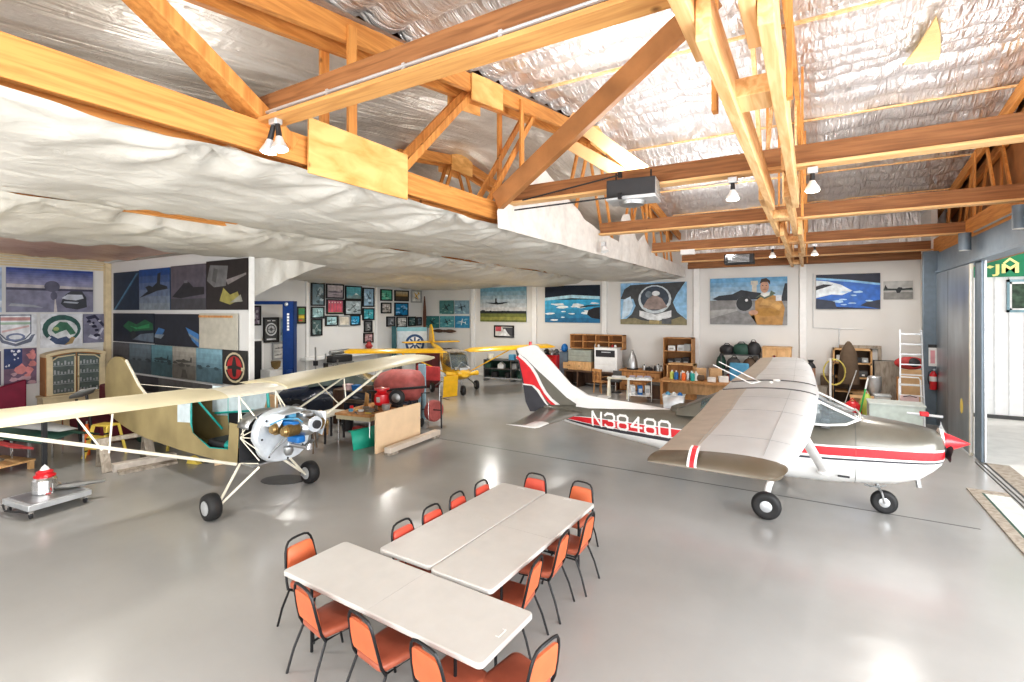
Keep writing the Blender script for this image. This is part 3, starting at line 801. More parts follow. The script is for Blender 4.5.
redc = [(-5.26,1.58),(-5.14,1.42),(-5.0,1.26),(-4.78,1.12),(-4.72,1.14),(-4.95,1.31),(-5.10,1.47),(-5.22,1.64)]
wht = [(-5.83,2.25),(-5.54,2.04),(-5.33,1.78),(-5.16,1.52),(-4.98,1.30),(-4.70,1.12),(-4.80,1.08),(-5.05,1.22),(-5.24,1.44),(-5.33,1.54),(-5.44,1.62),(-5.65,1.62),(-5.69,1.58),(-5.55,1.54),(-5.42,1.53),(-5.28,1.42),(-5.08,1.17),(-4.85,1.05),(-5.1,1.1),(-5.6,1.56)]
for s in (-1, 1):
    b = MB()
    def flat(poly, off, mi):
        b.add([(x, s*off, z) for x, z in poly], [tuple(range(len(poly)))], mi)
    flat(taup, .047, 0)
    # white outline strips drawn as ribbons
    def ribbon(pts, wd, off, mi):
        P = [Vector(p) for p in pts]; L_ = []; R_ = []
        for i, p in enumerate(P):
            d = (P[min(i+1,len(P)-1)]-P[max(i-1,0)]).normalized(); n = Vector((-d.y, d.x))
            L_.append(p+n*wd/2); R_.append(p-n*wd/2)
        for i in range(len(P)-1):
            b.add([(q[0], s*off, q[1]) for q in (L_[i],L_[i+1],R_[i+1],R_[i])], [(0,1,2,3)], mi)
    curve = [(-5.84,2.22),(-5.66,2.10),(-5.50,1.96),(-5.38,1.80),(-5.27,1.60),(-5.15,1.42),(-5.0,1.27),(-4.78,1.13),(-4.66,1.08)]
    ribbon([(x+.02, z+.0) for x, z in curve], .13, .049, 1)
    flat(redp, .051, 2)
    ribbon([(x-.015, z-.015) for x, z in curve], .06, .052, 2)
    flat([(-5.68,1.58),(-5.45,1.57),(-5.32,1.47),(-5.12,1.22),(-4.95,1.08),(-5.15,1.02),(-5.5,.98),(-5.62,1.2)], .0505, 3)
    ribbon([(-5.68,1.585),(-5.45,1.575),(-5.32,1.475),(-5.12,1.225),(-4.95,1.085)], .03, .053, 1)
    b.build('fin_stripes', [M['taupe'], M['pwhite'], M['red'], M['dstripe']], fin, smooth=0)
MB().prism([(-5.90,2.36),(-5.80,2.18),(-5.62,1.55),(-5.15,1.02),(-5.42,.98),(-5.56,1.05),(-5.52,1.35),(-5.72,1.62)], 'y', -.035, .035).build('rudder', [M['dstripe']], t, bev=.015)
b = MB(); b.cyl((-5.52,0,2.48),(-5.52,0,2.56),.035,.03); b.build('beacon', M['red'], t)
for s in (-1, 1):
    rr = []
    for y, a, c, z, th in ((.07,-4.15,-5.20,1.10,.06),(1.2,-4.22,-4.98,1.11,.05),(1.88,-4.30,-4.90,1.12,.035)):
        rr.append(airfoil(a, c, z, th, s*y))
    o = MB().loft(rr, mfun=lambda i, k: 0 if i == 0 else 0).build('tailplane', [M['taupe']], t, smooth=40)
    rr = [airfoil(a, c, z, th, s*y) for y, a, c, z, th in ((1.55,-4.26,-4.60,1.135,.04),(1.90,-4.28,-4.66,1.13,.035),(1.96,-4.34,-4.98,1.12,.02))]
    MB().loft(rr).build('tailplane_tip', M['pwhite'], o)
# registration letters along the side, near-white outline with red lower half showing between
def text_polys(st, size, bold=0.012):
    cu = bpy.data.curves.new('letters', 'FONT'); cu.body = st; cu.size = size; cu.offset = bold; cu.resolution_u = 3
    ob = bpy.data.objects.new('letters', cu); col.objects.link(ob)
    dg = bpy.context.evaluated_depsgraph_get(); me = bpy.data.meshes.new_from_object(ob.evaluated_get(dg))
    vs = [tuple(v.co) for v in me.vertices]; fs = [tuple(p.vertices) for p in me.polygons]
    bpy.data.objects.remove(ob); bpy.data.curves.remove(cu); bpy.data.meshes.remove(me)
    return vs, fs
# block numerals drawn as chamfered strokes
def oct_(w_, h_, c=.22):
    return [(c*w_,0),(w_-c*w_,0),(w_,c*w_),(w_,h_-c*w_),(w_-c*w_,h_),(c*w_,h_),(0,h_-c*w_),(0,c*w_)]
GL = {
 'N': [[(0,0),(0,1)],[(0,1),(.56,0)],[(.56,0),(.56,1)]],
 '3': [[(0,.86),(.14,1),(.46,1),(.58,.86),(.58,.62),(.46,.52),(.24,.52)],[(.46,.52),(.58,.40),(.58,.14),(.46,0),(.14,0),(0,.14)]],
 '8': [[(.13,.52),(0,.62),(0,.88),(.13,1),(.46,1),(.58,.88),(.58,.62),(.46,.52),(.13,.52),(0,.40),(0,.13),(.13,0),(.46,0),(.58,.13),(.58,.40),(.46,.52)]],
 '4': [[(.42,0),(.42,1),(0,.32),(.60,.32)]],
 '0': [[(.13,0),(.46,0),(.58,.13),(.58,.87),(.46,1),(.13,1),(0,.87),(0,.13),(.13,0)]],
}
for s in (-1, 1):
    b = MB(); adv = .285; hN = .27; x0 = -3.92
    for i, ch in enumerate('N38480'):
        for stroke in GL[ch]:
            P = [Vector((p[0]*.36, p[1]*hN)) for p in stroke]
            for p, q in zip(P, P[1:]):
                d = (q-p).normalized(); n = Vector((-d.y, d.x))*.022; e = d*.018
                quad = [p-e+n, q+e+n, q+e-n, p-e-n]
                vs = []
                N_ = 4
                for k in range(N_+1):
                    for sg in (1, -1):
                        pp = (p-e).lerp(q+e, k/N_)+n*sg
                        sl = .10*pp.y
                        xx = x0+i*adv+pp.x*.98-sl*.6 if s < 0 else -(x0+i*adv)-5.95+0*pp.x-pp.x
                        if s > 0: xx = (x0+5*adv+.2)-(i*adv)-pp.x
                        zz = .89+pp.y+(xx+3)*.0
                        vs.append((xx, s*(half_y(xx, zz)+.006), zz))
                b.add(vs, [(2*k, 2*k+1, 2*k+3, 2*k+2) for k in range(N_)])
    b.build('registration_letters', M['white'], t, smooth=0)
# landing gear
def wheel(name, parent, c, r, w_, ax=(0,1,0), hubm='gal'):
    o = MB().lathe([(r*.50,-w_*.42),(r*.72,-w_*.50),(r*.90,-w_*.42),(r*.98,-w_*.22),(r,0),(r*.98,w_*.22),(r*.90,w_*.42),(r*.72,w_*.50),(r*.50,w_*.42)], c, ax, 28).build(name, M['rubber'], parent, smooth=60)
    MB().lathe([(r*.12,-w_*.50),(r*.34,-w_*.46),(r*.50,-w_*.36),(r*.52,0),(r*.50,w_*.36),(r*.34,w_*.46),(r*.12,w_*.50)], c, ax, 20).build('hub', M[hubm], o)
    return o
for s in (-1, 1):
    wheel('wheel', t, (-.62, s*1.24, .215), .215, .16)
    b = MB(); b.tube([(-.62, s*1.12, .20),(-.62, s*1.11, .36),(-.60, s*1.04, .46),(-.55, s*.72, .56),(-.5, s*.3, .62)], [.045,.05,.05,.045,.045]); b.cyl((-.62,s*1.08,.215),(-.62,s*1.2,.215),.03)
    b.build('main_gear_leg', M['pwhite'], t)
wheel('nose_wheel', t, (.99, 0, .185), .185, .14)
b = MB(); b.tube([(.88,0,.60),(.90,0,.42)], .03)
for s in (-1,1): b.tube([(.90,s*.03,.42),(.95,s*.095,.36),(.99,s*.095,.185)], .016)
b.tube([(.90,.0,.42),(.80,0,.40),(.74,.0,.46)], .012); b.tube([(.72,-.10,.44),(.90,-.05,.42),(1.02,-.02,.46)], .010)
b.build('nose_gear', M['steel'], t)
b = MB(); b.tube([(1.38,-.22,.70),(1.40,-.24,.56)], .035); b.build('exhaust_pipe', M['steel'], t)
b = MB(); b.box((.42,-.585,.66),(.16,.012,.03)); b.build('step', M['blackp'], t)
# ------------------------------------------------------------------ rolling door, header, outside
MB().bb(2.75, 3.10, 18.5, 18.72, 0, 4.98).build('trim_11', M['bluegrey'], bev=.01)
struct(bpy.data.objects['trim_11'], 'blue grey steel post at the door corner')
d = thing('door_1', 'dull steel rolling door leaves stacked open', None, (3.04, 0, 0)); d['kind'] = 'structure'
dm = mat('brushed_door_steel', (.38,.41,.44), .34, .75, var=.22, sc_=1.1, stretch=(1,1.6,.45))
for k, (x, y0, y1) in enumerate(((.0, 14.95, 18.5),)):
    o = MB().bb(x, x+.03, y0, y1, .03, 4.32).build('door_leaf', dm, d)
    b = MB()
    for y in (17.1,): b.bb(x-.003, x, y-.01, y+.01, .05, 4.3)
    b.build('door_seam', M['darkgrey'], d)
MB().bb(-.02, .04, 14.86, 14.95, .02, 4.32).build('edge_wood', M['creamw'], d)
b = MB(); pts = [(.0, 14.84+.012*math.sin(k*2.1)+.01*noise.noise(Vector((k,0,0))), .1+k*.105) for k in range(40)]
b.tube(pts, .022, 6); b.build('edge_padding', M['paper'], d)
MB().bb(.06, .10, 14.35, 14.86, .02, 4.34).build('leaf_edge', M['bluegrey'], d, bev=.004)
MB().bb(.11, .15, 14.35, 14.86, .02, 4.34).build('leaf_edge', M['gal'], d, bev=.004)
b = MB(); b.ell((-.001, 15.7, 1.0), (.004,.14,.18)); b.build('paint_smudge', M['yellowf'], d)
# header above the opening
b = MB(); b.bb(3.06, 3.22, -5, 20.2, 4.40, 4.92); struct(b.build('trim_12', M['bluegrey'], bev=.01), 'blue grey steel header over the door')
b = MB(); b.bb(3.0, 3.30, -5, 20.2, 4.34, 4.40); struct(b.build('trim_13', M['bluegrey'], bev=.005), 'door track under the header')
b = MB(); b.bb(3.10, 3.24, -5, 20.2, 4.92, 5.40); struct(b.build('trim_14', M['wy'], bev=.01), 'orange timber beam over the header')
b = MB(); b.bb(3.80, 3.88, -5, 20.9, 4.5, 8.2); b.bb(3.24,3.85,-5,20.9,5.3,5.36); struct(b.build('trim_15', M['wbr']), 'outer siding above the door')
b = MB(); b.tube([(3.02, -4, 4.98), (3.02, 14.5, 4.98)], .02)
tag(b.build('conduit_pipe', M['grey']), 'grey conduit pipe running along the door header', 'pipe')
for i, (y, r) in enumerate(((14.6,.11),(11.2,.09))):
    t = thing('downlight_can', ['grey cylindrical can light on the header nearer the corner post','grey cylindrical can light on the header, nearer the picture edge'][i], 'light', (2.88, y, 4.62), 0, 'can lights on the door header')
    MB().cyl((0,0,-.02),(0,0,.36), r, r, 18).build('housing', M['bluegrey'], t)
    MB().cyl((0,0,-.03),(0,0,-.02), r*.9, r*.9, 18).build('lens', M['paper'], t)
# floor tracks and threshold
b = MB()
for x in (3.00, 3.07, 3.16): b.bb(x, x+.02, -5, 14.4, -.0, .012)
struct(b.build('trim_16', M['darkgrey']), 'door rails in the floor')
b = MB(); b.bb(3.19, 3.55, -5, 14.4, -.05, .008); struct(b.build('trim_17', M['oldwood']), 'worn threshold strip')
# framed patch in the floor
t = thing('floor_mat', 'flat wooden bordered panel lying on the floor by the door rails', 'floor mat', (2.42, 0, 0))
b = MB(); b.bb(0,.16, 5, 12.15, .001, .022); b.bb(.16,.55, 11.95, 12.15, .001, .022); b.build('border', M['oldwood'], t)
MB().bb(.16,.20, 5, 11.95, .001, .018).build('inner_strip', M['junk1'], t)
MB().bb(.20,.54, 5, 11.95, .001, .012).build('panel', mat('pale_green_sheet', (.62,.66,.62), .5), t)
# building outside
OY = 20.8
b = MB(); b.bb(3.95, 14, OY, OY+.3, .05, 7); struct(b.build('wall_outside', mat('white_siding', (.92,.92,.92), .5, var=.03), smooth=0), 'white metal sided building across the way')
b = MB()
for k in range(14): b.bb(4.12+k*.33, 4.15+k*.33, OY-.025, OY, .05, 7)
struct(b.build('trim_18', mat('siding_rib', (.75,.76,.77), .5)), 'ribs of the white siding outside')
b = MB(); b.bb(3.95, 14, OY-.05, OY, -.03, .08); struct(b.build('trim_19', M['darkgrey']), 'dark base of the building outside')
t = thing('building_sign', 'green sign with yellow letters JM on the white building outside', 'sign', (0, OY-.05, 0))
MB().bb(4.3, 8.0, -.02, .04, 4.30, 5.6).build('board', mat('sign_green', (.0,.20,.085), .45), t)
ym = mat('sign_yellow', (.82,.80,.30), .45)
vs, fs = text_polys('JM', .40, .012)
x0_ = min(v[0] for v in vs); w_ = max(v[0] for v in vs)-x0_
b = MB(); b.add([(4.72+(v[0]-x0_)/w_*.60, -.03, 4.42+v[1]*.95) for v in vs], fs); b.build('lettering', ym, t, smooth=0)
b = MB(); b.add([(4.96,-.034,4.72),(5.12,-.034,4.88),(5.33,-.034,4.70),(5.28,-.034,4.66),(5.12,-.034,4.80),(5.0,-.034,4.68)], [(0,1,2,3,4,5)]); b.build('roof_mark', ym, t, smooth=0)
b = MB(); b.add([(4.58,-.033,4.60),(4.66,-.033,4.66),(4.78,-.033,4.62),(4.68,-.033,4.56)], [(0,1,2,3)]); b.build('swoosh', ym, t, smooth=0)
w1 = thing('window_1', 'dark window with pale frame in the building outside', None, (0, OY-.04, 0)); w1['kind'] = 'structure'
b = MB()
for (a, c_, e, f) in ((5.06,6.6,4.14,4.21),(5.06,6.6,3.22,3.29),(5.06,5.12,3.22,4.21),(6.54,6.6,3.22,4.21)): b.bb(a, c_, -.03, .03, e, f)
b.build('window_frame', mat('pale_teal_trim', (.22,.36,.42), .5), w1)
b = MB()
for (a, c_, e, f) in ((5.12,6.54,4.08,4.14),(5.12,6.54,3.29,3.34),(5.12,5.17,3.29,4.14)): b.bb(a, c_, -.02, .02, e, f)
b.build('inner_frame', M['white'], w1)
MB().bb(5.17, 6.54, 0, .02, 3.34, 4.08).build('pane', mat('window_reflection', (.04,.07,.045), .12, 0, var=.95, sc_=5), w1)

# ------------------------------------------------------------------ lamps hung from beams
def par_pair(x, y, z, label):
    t = thing('twin_spotlight', label, 'light', (x, y, z), 0)
    b = MB(); b.box((0,0,.07),(.11,.08,.12)); b.build('junction_box', M['gal'], t, bev=.01)
    for s in (-1, 1):
        o = MB().cyl((s*.03,0,.02),(s*.07,-.01,-.12), .022, .028, 12).build('socket', M['blackp'], t)
        MB().lathe([(.03,0),(.045,.05),(.075,.11),(.078,.125)], (s*.07,-.01,-.12), (s*.18,-.05,-1), 20).build('reflector', M['foilw'], o)
        MB().lathe([(.072,0),(.05,.012),(.0,.016)], (s*.07+s*.022,-.016,-.243), (s*.18,-.05,-1), 20).build('bulb_face', M['lamp'], o)
    return t
par_pair(-4.38, 2.92, 5.02, 'twin spotlights under the nearest cross beam beside the plywood splice')
def hang_lamp(x, y, z, label):
    t = thing('hanging_spotlight', label, 'light', (x, y, z), 0, 'single spotlights under the cross beams')
    MB().box((0,0,.0),(.12,.09,.08)).build('junction_box', M['gal'], t, bev=.01)
    MB().cyl((0,0,-.02),(0,0,-.14), .025, .03, 12).build('socket', M['blackp'], t)
    MB().lathe([(.03,0),(.045,.03),(.08,.09),(.085,.12)], (0,0,-.13), (0,0,-1), 20).build('reflector', M['paper'], t)
    MB().lathe([(.082,0),(.07,.02),(.0,.035)], (0,0,-.25), (0,0,-1), 20).build('bulb_face', M['lamp'], t)
for x, y, z, lb in ((-.92,7.3,5.02,'single spotlight under the second beam, just left of the pale centre truss'),
                    (.0,7.3,5.02,'single spotlight under the second beam, just right of the pale centre truss'),
                    (-.95,15.6,5.02,'small far spotlight left of the centre truss, near the back wall'),
                    (.05,15.6,5.02,'small far spotlight right of the centre truss, near the back wall')):
    hang_lamp(x, y, z, lb)
# hanging heater box
t = thing('ceiling_heater', 'black boxed air unit with grille and fan hanging where the slanting timbers end', 'heater', (-2.22, 7.1, 4.86), R(6))
MB().bb(-.34,.34,-.22,.22,.03,.27).build('housing', M['blackp'], t, bev=.012)
MB().bb(-.35,.35,-.23,.23,-.02,.03).build('base_plate', M['gal'], t, bev=.008)
MB().lathe([(.19,0),(.17,-.05),(.10,-.07)], (-.02,0,-.02), (0,0,1), 24).build('fan_ring', M['steel'], t)
b = MB(); 
for k in range(7): b.box((.347,0,.07+k*.027),(.012,.32,.008))
b.build('grille', M['oldwood'], t)
b = MB(); b.box((.343,0,.15),(.006,.38,.22)); b.build('grille_frame', M['gal'], t)
for s in (-1,1): MB().cyl((s*.25,0,.26),(s*.25,0,.42),.012).build('hanger', M['black'], t)
for (p0, p1, lb) in (((-3.95,6.9,5.02),(-2.35,6.9,5.20),'upper thin black rod reaching the heater'), ((-3.95,6.65,4.82),(-2.3,6.75,4.86),'lower thin black rod reaching the heater')):
    b = MB(); b.tube([p0, p1], .012); b.box(p1, (.05,.05,.08)); tag(b.build('black_rod', M['black']), lb, 'rod')
t = thing('wall_heater', 'small grey box heater hanging far back above the pilot picture', 'heater', (-1.95, 17.0, 4.72))
MB().bb(-.42,.42,-.2,.2,0,.30).build('housing', M['blackp'], t, bev=.02)
b = MB()
for k in range(6): b.box((0,-.205,.06+k*.04),(.6,.01,.012))
b.build('louvre', M['gal'], t)
t = thing('small_fan_light', 'white box light above the plastic flap at the far chord', 'light', (-3.2, 15.55, 5.05))
MB().bb(-.2,.2,-.08,.08,-.1,.05).build('housing', M['white'], t, bev=.01)
t = thing('floodlight_pair', 'small white spotlight clamped on the plastic wrapped chord', 'light', (-4.25, 11.3, 4.75))
b = MB(); b.box((0,0,.1),(.1,.1,.1)); b.build('clamp', M['gal'], t)
MB().lathe([(.03,0),(.10,.14)], (0,0,.05), (.3,-.2,-1), 16).build('shade', M['paper'], t)

# ------------------------------------------------------------------ pictures
def ellp(cx, cy, rx, ry, n=18, a0=0, a1=360): return [(cx+rx*math.cos(R(a0+(a1-a0)*k/n)), cy+ry*math.sin(R(a0+(a1-a0)*k/n))) for k in range(n+(0 if a1-a0 == 360 else 1))]
def rect(x0, y0, x1, y1): return [(x0,y0),(x1,y0),(x1,y1),(x0,y1)]
def grad(c0, c1, n=7, x0=0, x1=1, y0=0, y1=1):
    out = []
    for k in range(n):
        f = k/(n-1); c = tuple(a+(b_-a)*f for a, b_ in zip(c0, c1))
        out.append((c, rect(x0, y0+(y1-y0)*k/n, x1, y0+(y1-y0)*(k+1)/n)))
    return out
def blobs(c, n, x0, x1, y0, y1, r0, r1, seed, flat=.5):
    q = random.Random(seed); out = []
    for _ in range(n):
        cx, cy, r = q.uniform(x0,x1), q.uniform(y0,y1), q.uniform(r0,r1)
        pts = [(min(1,max(0,cx+r*q.uniform(.6,1.2)*math.cos(a))), min(1,max(0,cy+r*flat*q.uniform(.6,1.2)*math.sin(a)))) for a in [2*PI*k/9 for k in range(9)]]
        out.append((c, pts))
    return out
def picture(name, label, wall, u0, u1, z0, z1, base, shapes=(), frame=None, group=None, cat='picture', fw=.045, off=None):
    """wall: 'back' (u = x), 'left' (u = y), 'div' (u = x)"""
    if wall == 'back': O = Vector((u0, YB-.03, z0)); U = Vector((1,0,0)); Nn = Vector((0,-1,0))
    elif wall == 'div': O = Vector((u0, YP-.02, z0)); U = Vector((1,0,0)); Nn = Vector((0,-1,0))
    else: O = Vector((XL+.03, u0, z0)); U = Vector((0,1,0)); Nn = Vector((1,0,0))
    if off: O = O + Nn*off
    W_, H_ = u1-u0, z1-z0; V = Vector((0,0,1))
    mats = [pm(base)]; idx = {tuple(round(x,3) for x in base): 0}
    def mi(c):
        k = tuple(round(x,3) for x in c)
        if k not in idx: idx[k] = len(mats); mats.append(pm(c))
        return idx[k]
    t = thing(name, label, cat, O, 0, group)
    b = MB()
    q = [U*0, U*W_, U*W_+V*H_, V*H_]
    b.add([p for p in q]+[p+Nn*.02 for p in q], [(0,1,2,3),(4,5,6,7),(0,1,5,4),(1,2,6,5),(2,3,7,6),(3,0,4,7)], 0)
    for k, (c, pts) in enumerate(shapes):
        b.add([U*(p[0]*W_)+V*(p[1]*H_)+Nn*(.0205+.0012*(k+1)) for p in pts], [tuple(range(len(pts)))], mi(c))
    b.build('print', mats, t, smooth=0)
    if frame:
        b = MB()
        def bar(a0, a1, c0, c1):
            P = [U*a0+V*c0, U*a1+V*c0, U*a1+V*c1, U*a0+V*c1]
            b.add([p-Nn*.01 for p in P]+[p+Nn*.045 for p in P], [(0,1,2,3),(4,5,6,7),(0,1,5,4),(1,2,6,5),(2,3,7,6),(3,0,4,7)])
        bar(-.02, W_+.02, -.02, fw); bar(-.02, W_+.02, H_-fw, H_+.02); bar(-.02, fw, fw, H_-fw); bar(W_-fw, W_+.02, fw, H_-fw)
        b.build('frame', frame, t)
    return t
def plane_shape(c, cx, cy, s, a=0):
    P = [(-.5,0),(-.15,.05),(-.1,.05),(-.05,.42),(.03,.42),(.05,.05),(.35,.03),(.42,.16),(.48,.16),(.48,-.16),(.42,-.16),(.35,-.03),(.05,-.05),(.03,-.42),(-.05,-.42),(-.1,-.05)]
    ca, sa = math.cos(a), math.sin(a)
    return (c, [(cx+s*(x*ca-y*sa), cy+s*(x*sa+y*ca)*1.2) for x, y in P])
def side_plane(c, cx, cy, s, fl=1):
    P = [(-.5,0),(-.42,.05),(-.1,.07),(.0,.12),(.12,.07),(.38,.04),(.44,.2),(.5,.2),(.5,-.02),(.1,-.05),(-.3,-.05)]
    return (c, [(cx+s*x*fl, cy+s*y) for x, y in P])
DK = (.02,.025,.03)
picture('wall_print','photo print of a jet landing low over a green field','back',-14.46,-11.78,2.73,4.43,(.30,.42,.50),
  grad((.55,.55,.55),(.16,.34,.46),6,0,1,.30,1)+[((.16,.18,.05),rect(0,0,1,.26)),((.28,.28,.08),rect(0,.05,1,.14)),(DK,rect(0,.24,1,.31))]+blobs(DK,8,0,1,.28,.32,.03,.07,3)+[(DK,[(.12,.56),(.32,.55),(.36,.60),(.40,.55),(.66,.58),(.50,.52),(.38,.50),(.28,.52)]),(DK,rect(.34,.53,.37,.68))])
picture('wall_print','photo print of the earth and clouds under a curved blue horizon with an engine pod','back',-10.78,-8.05,2.73,4.42,(.01,.02,.04),
  grad((.02,.15,.30),(.05,.42,.70),5,0,1,0,.62)+[((.45,.70,.85),[(0,.60),(.5,.66),(1,.62),(1,.70),(.5,.75),(0,.68)])]+blobs((.75,.82,.86),16,0,.95,.05,.62,.03,.14,5,.35)+[(DK,[(.66,.40),(.80,.43),(1,.44),(1,.46),(.8,.47),(.66,.43)]),((.02,.02,.025),ellp(.97,.25,.20,.13)[:] and [(1,.10),(.86,.13),(.78,.22),(.80,.33),(.9,.40),(1,.42)])])
hp = [((.28,.50,.72),rect(0,0,1,1)),((.07,.075,.08),[(0,.62),(.06,.85),(.16,.95),(.98,1.0),(.85,.70),(.80,.52),(.86,.30),(1,.12),(1,0),(0,0),(.18,.25),(.24,.45),(.20,.62),(.1,.6)]),
      ((.55,.68,.80),[(.02,.12),(.14,.24),(.20,.45),(.16,.68),(.05,.60)]),((.60,.66,.70),ellp(.53,.60,.25,.34)),((.06,.08,.11),ellp(.53,.62,.215,.29)),((.33,.26,.24),[(.35,.42),(.42,.60),(.52,.72),(.64,.62),(.72,.42),(.62,.36),(.45,.36)]),((.75,.78,.80),ellp(.55,.74,.06,.06)),((.20,.24,.28),ellp(.44,.72,.05,.08)),
      ((.72,.74,.76),[(.30,.34),(.54,.24),(.78,.34),(.78,.18),(.60,.10),(.42,.12),(.30,.20)]),((.25,.22,.13),[(0,0),(0,.12),(.22,.16),(.34,.10),(.5,.08),(.74,.10),(.92,.20),(1,.12),(1,0)]),((.45,.36,.18),rect(.45,.02,.60,.10)),((.12,.13,.14),rect(.64,.02,.78,.14))]
picture('wall_print','photo print of a flyer in a mirrored white pressure helmet, seen close up','back',-7.11,-4.35,2.69,4.45,(.2,.25,.3),hp)
pp = grad((.45,.55,.62),(.14,.34,.55),6,0,1,.42,1)+[((.24,.24,.24),rect(0,0,1,.52)),((.36,.36,.36),[(0,.12),(.5,.36),(0,.30)]),((.55,.52,.45),rect(.56,.55,.62,.90)),((.55,.52,.45),rect(.545,.84,.635,.93)),
   ((.03,.035,.045),[(.03,.55),(.12,.62),(.30,.65),(.42,.74),(.55,.70),(.72,.66),(.72,.54),(.3,.52),(.1,.52)]),((.03,.035,.045),[(.92,.50),(.97,.86),(1,.86),(1,.5)]),
   ((.42,.23,.07),[(.62,.02),(.58,.25),(.50,.28),(.55,.18),(.60,.22),(.60,.50),(.70,.62),(.80,.64),(.92,.56),(.97,.35),(.94,0),(.62,0)]),((.38,.20,.04),[(.62,.34),(.78,.36),(.92,.28),(.90,.20),(.70,.18),(.60,.22)]),((.52,.31,.11),[(.66,.42),(.80,.40),(.90,.30),(.94,.42),(.86,.52),(.70,.54)]),
   ((.62,.64,.62),[(.66,.60),(.74,.56),(.80,.60),(.80,.68),(.68,.68)]),((.10,.14,.10),[(.60,.56),(.66,.60),(.72,.54),(.80,.60),(.86,.66),(.80,.72),(.78,.62),(.72,.58),(.66,.64)]),
   ((.50,.29,.20),ellp(.72,.80,.055,.13)),((.05,.03,.02),[(.655,.86),(.68,.96),(.74,.98),(.79,.92),(.79,.84),(.76,.90),(.70,.90)]),((.30,.16,.10),rect(.70,.735,.745,.745)),((.03,.03,.03),rect(.69,.815,.705,.83)),((.03,.03,.03),rect(.735,.815,.75,.83)),
   ((.30,.31,.32),ellp(.46,.42,.115,.19)),((.03,.035,.04),ellp(.46,.45,.105,.16)),((.75,.76,.78),ellp(.49,.52,.02,.03)),((.50,.29,.20),ellp(.58,.26,.06,.05)),((.60,.62,.66),rect(.86,.50,.93,.62))]
picture('wall_print','photo print of a smiling man in a tan flying suit holding a black helmet','back',-3.46,-.79,2.74,4.53,(.25,.4,.5),pp)
picture('wall_print','photo print of blue ocean and white cloud curving away below a dark canopy','back',.11,1.97,3.33,4.55,(.01,.015,.04),
  [((.03,.14,.50),[(0,.10),(1,.0),(1,.72),(.55,.82),(0,.92)]),((.25,.50,.75),[(0,.86),(.5,.78),(1,.66),(1,.72),(.5,.84),(0,.92)]),((.70,.76,.80),[(0,.32),(.25,.42),(.42,.40),(.58,.52),(.40,.70),(.20,.80),(0,.84)]),((.02,.02,.03),[(0,.55),(.28,.70),(.12,.72),(0,.66)]),((.03,.04,.07),[(0,0),(0,.30),(.30,.22),(.34,0)]),((.03,.04,.07),[(1,0),(.7,.1),(.8,.2),(1,.26)])]+blobs((.40,.60,.80),9,.3,.9,.12,.5,.04,.1,8,.4),off=.0)
picture('wall_print','small grey photo print of an old jet parked on a ramp','back',2.06,2.84,3.66,4.26,(.42,.42,.41),
  [((.24,.24,.23),rect(0,0,1,.38)),((.10,.12,.11),rect(0,.48,1,.58)),(DK,[(.02,.58),(.06,.80),(.14,.60),(.45,.56),(.52,.66),(.62,.64),(.66,.58),(.98,.62),(.98,.56),(.62,.50),(.56,.34),(.46,.34),(.42,.50),(.1,.52)])])
BF = M['black']
picture('framed_picture','small black framed picture with a red corner under the landing jet print','back',-13.61,-12.50,1.98,2.53,(.60,.60,.58),
  [((.08,.08,.09),[(.40,.85),(1,.85),(1,.1),(.85,.1)]),((.55,.10,.12),rect(.06,.5,.36,.92)),((.75,.76,.76),[(.3,.1),(.55,.75),(.8,.1)])],BF,None)
# five prints by the yellow plane
for i, (a, c_, e, f, bc, lb) in enumerate(((-17.12,-16.17,3.10,3.82,(.09,.22,.22),'dark teal print of a climbing jet, top left of the five beside the pilaster'),
    (-16.12,-15.18,3.11,3.81,(.22,.34,.42),'pale blue print of a jet over haze, top right of the block of five'),
    (-18.07,-17.16,2.35,2.99,(.05,.20,.20),'deep green print with a small jet, lower left of the block of five'),
    (-17.10,-16.15,2.39,2.99,(.10,.32,.36),'turquoise print of coast and clouds, lower middle of the block of five'),
    (-16.08,-15.15,2.38,3.0,(.04,.24,.42),'bright blue print with a white jet, lower right of the block of five'))):
    sh = blobs((min(1,bc[0]+.2),min(1,bc[1]+.25),min(1,bc[2]+.2)),7,0,1,0,.8,.05,.16,i+30,.4)+[plane_shape((.03,.05,.06) if i != 4 else (.75,.78,.8), .5, .5, .55, (.6,.2,.9,.4,-.2)[i])]
    picture('wall_print', lb, 'back', a, c_, e, f, bc, sh, None, 'five aviation prints by the yellow plane')
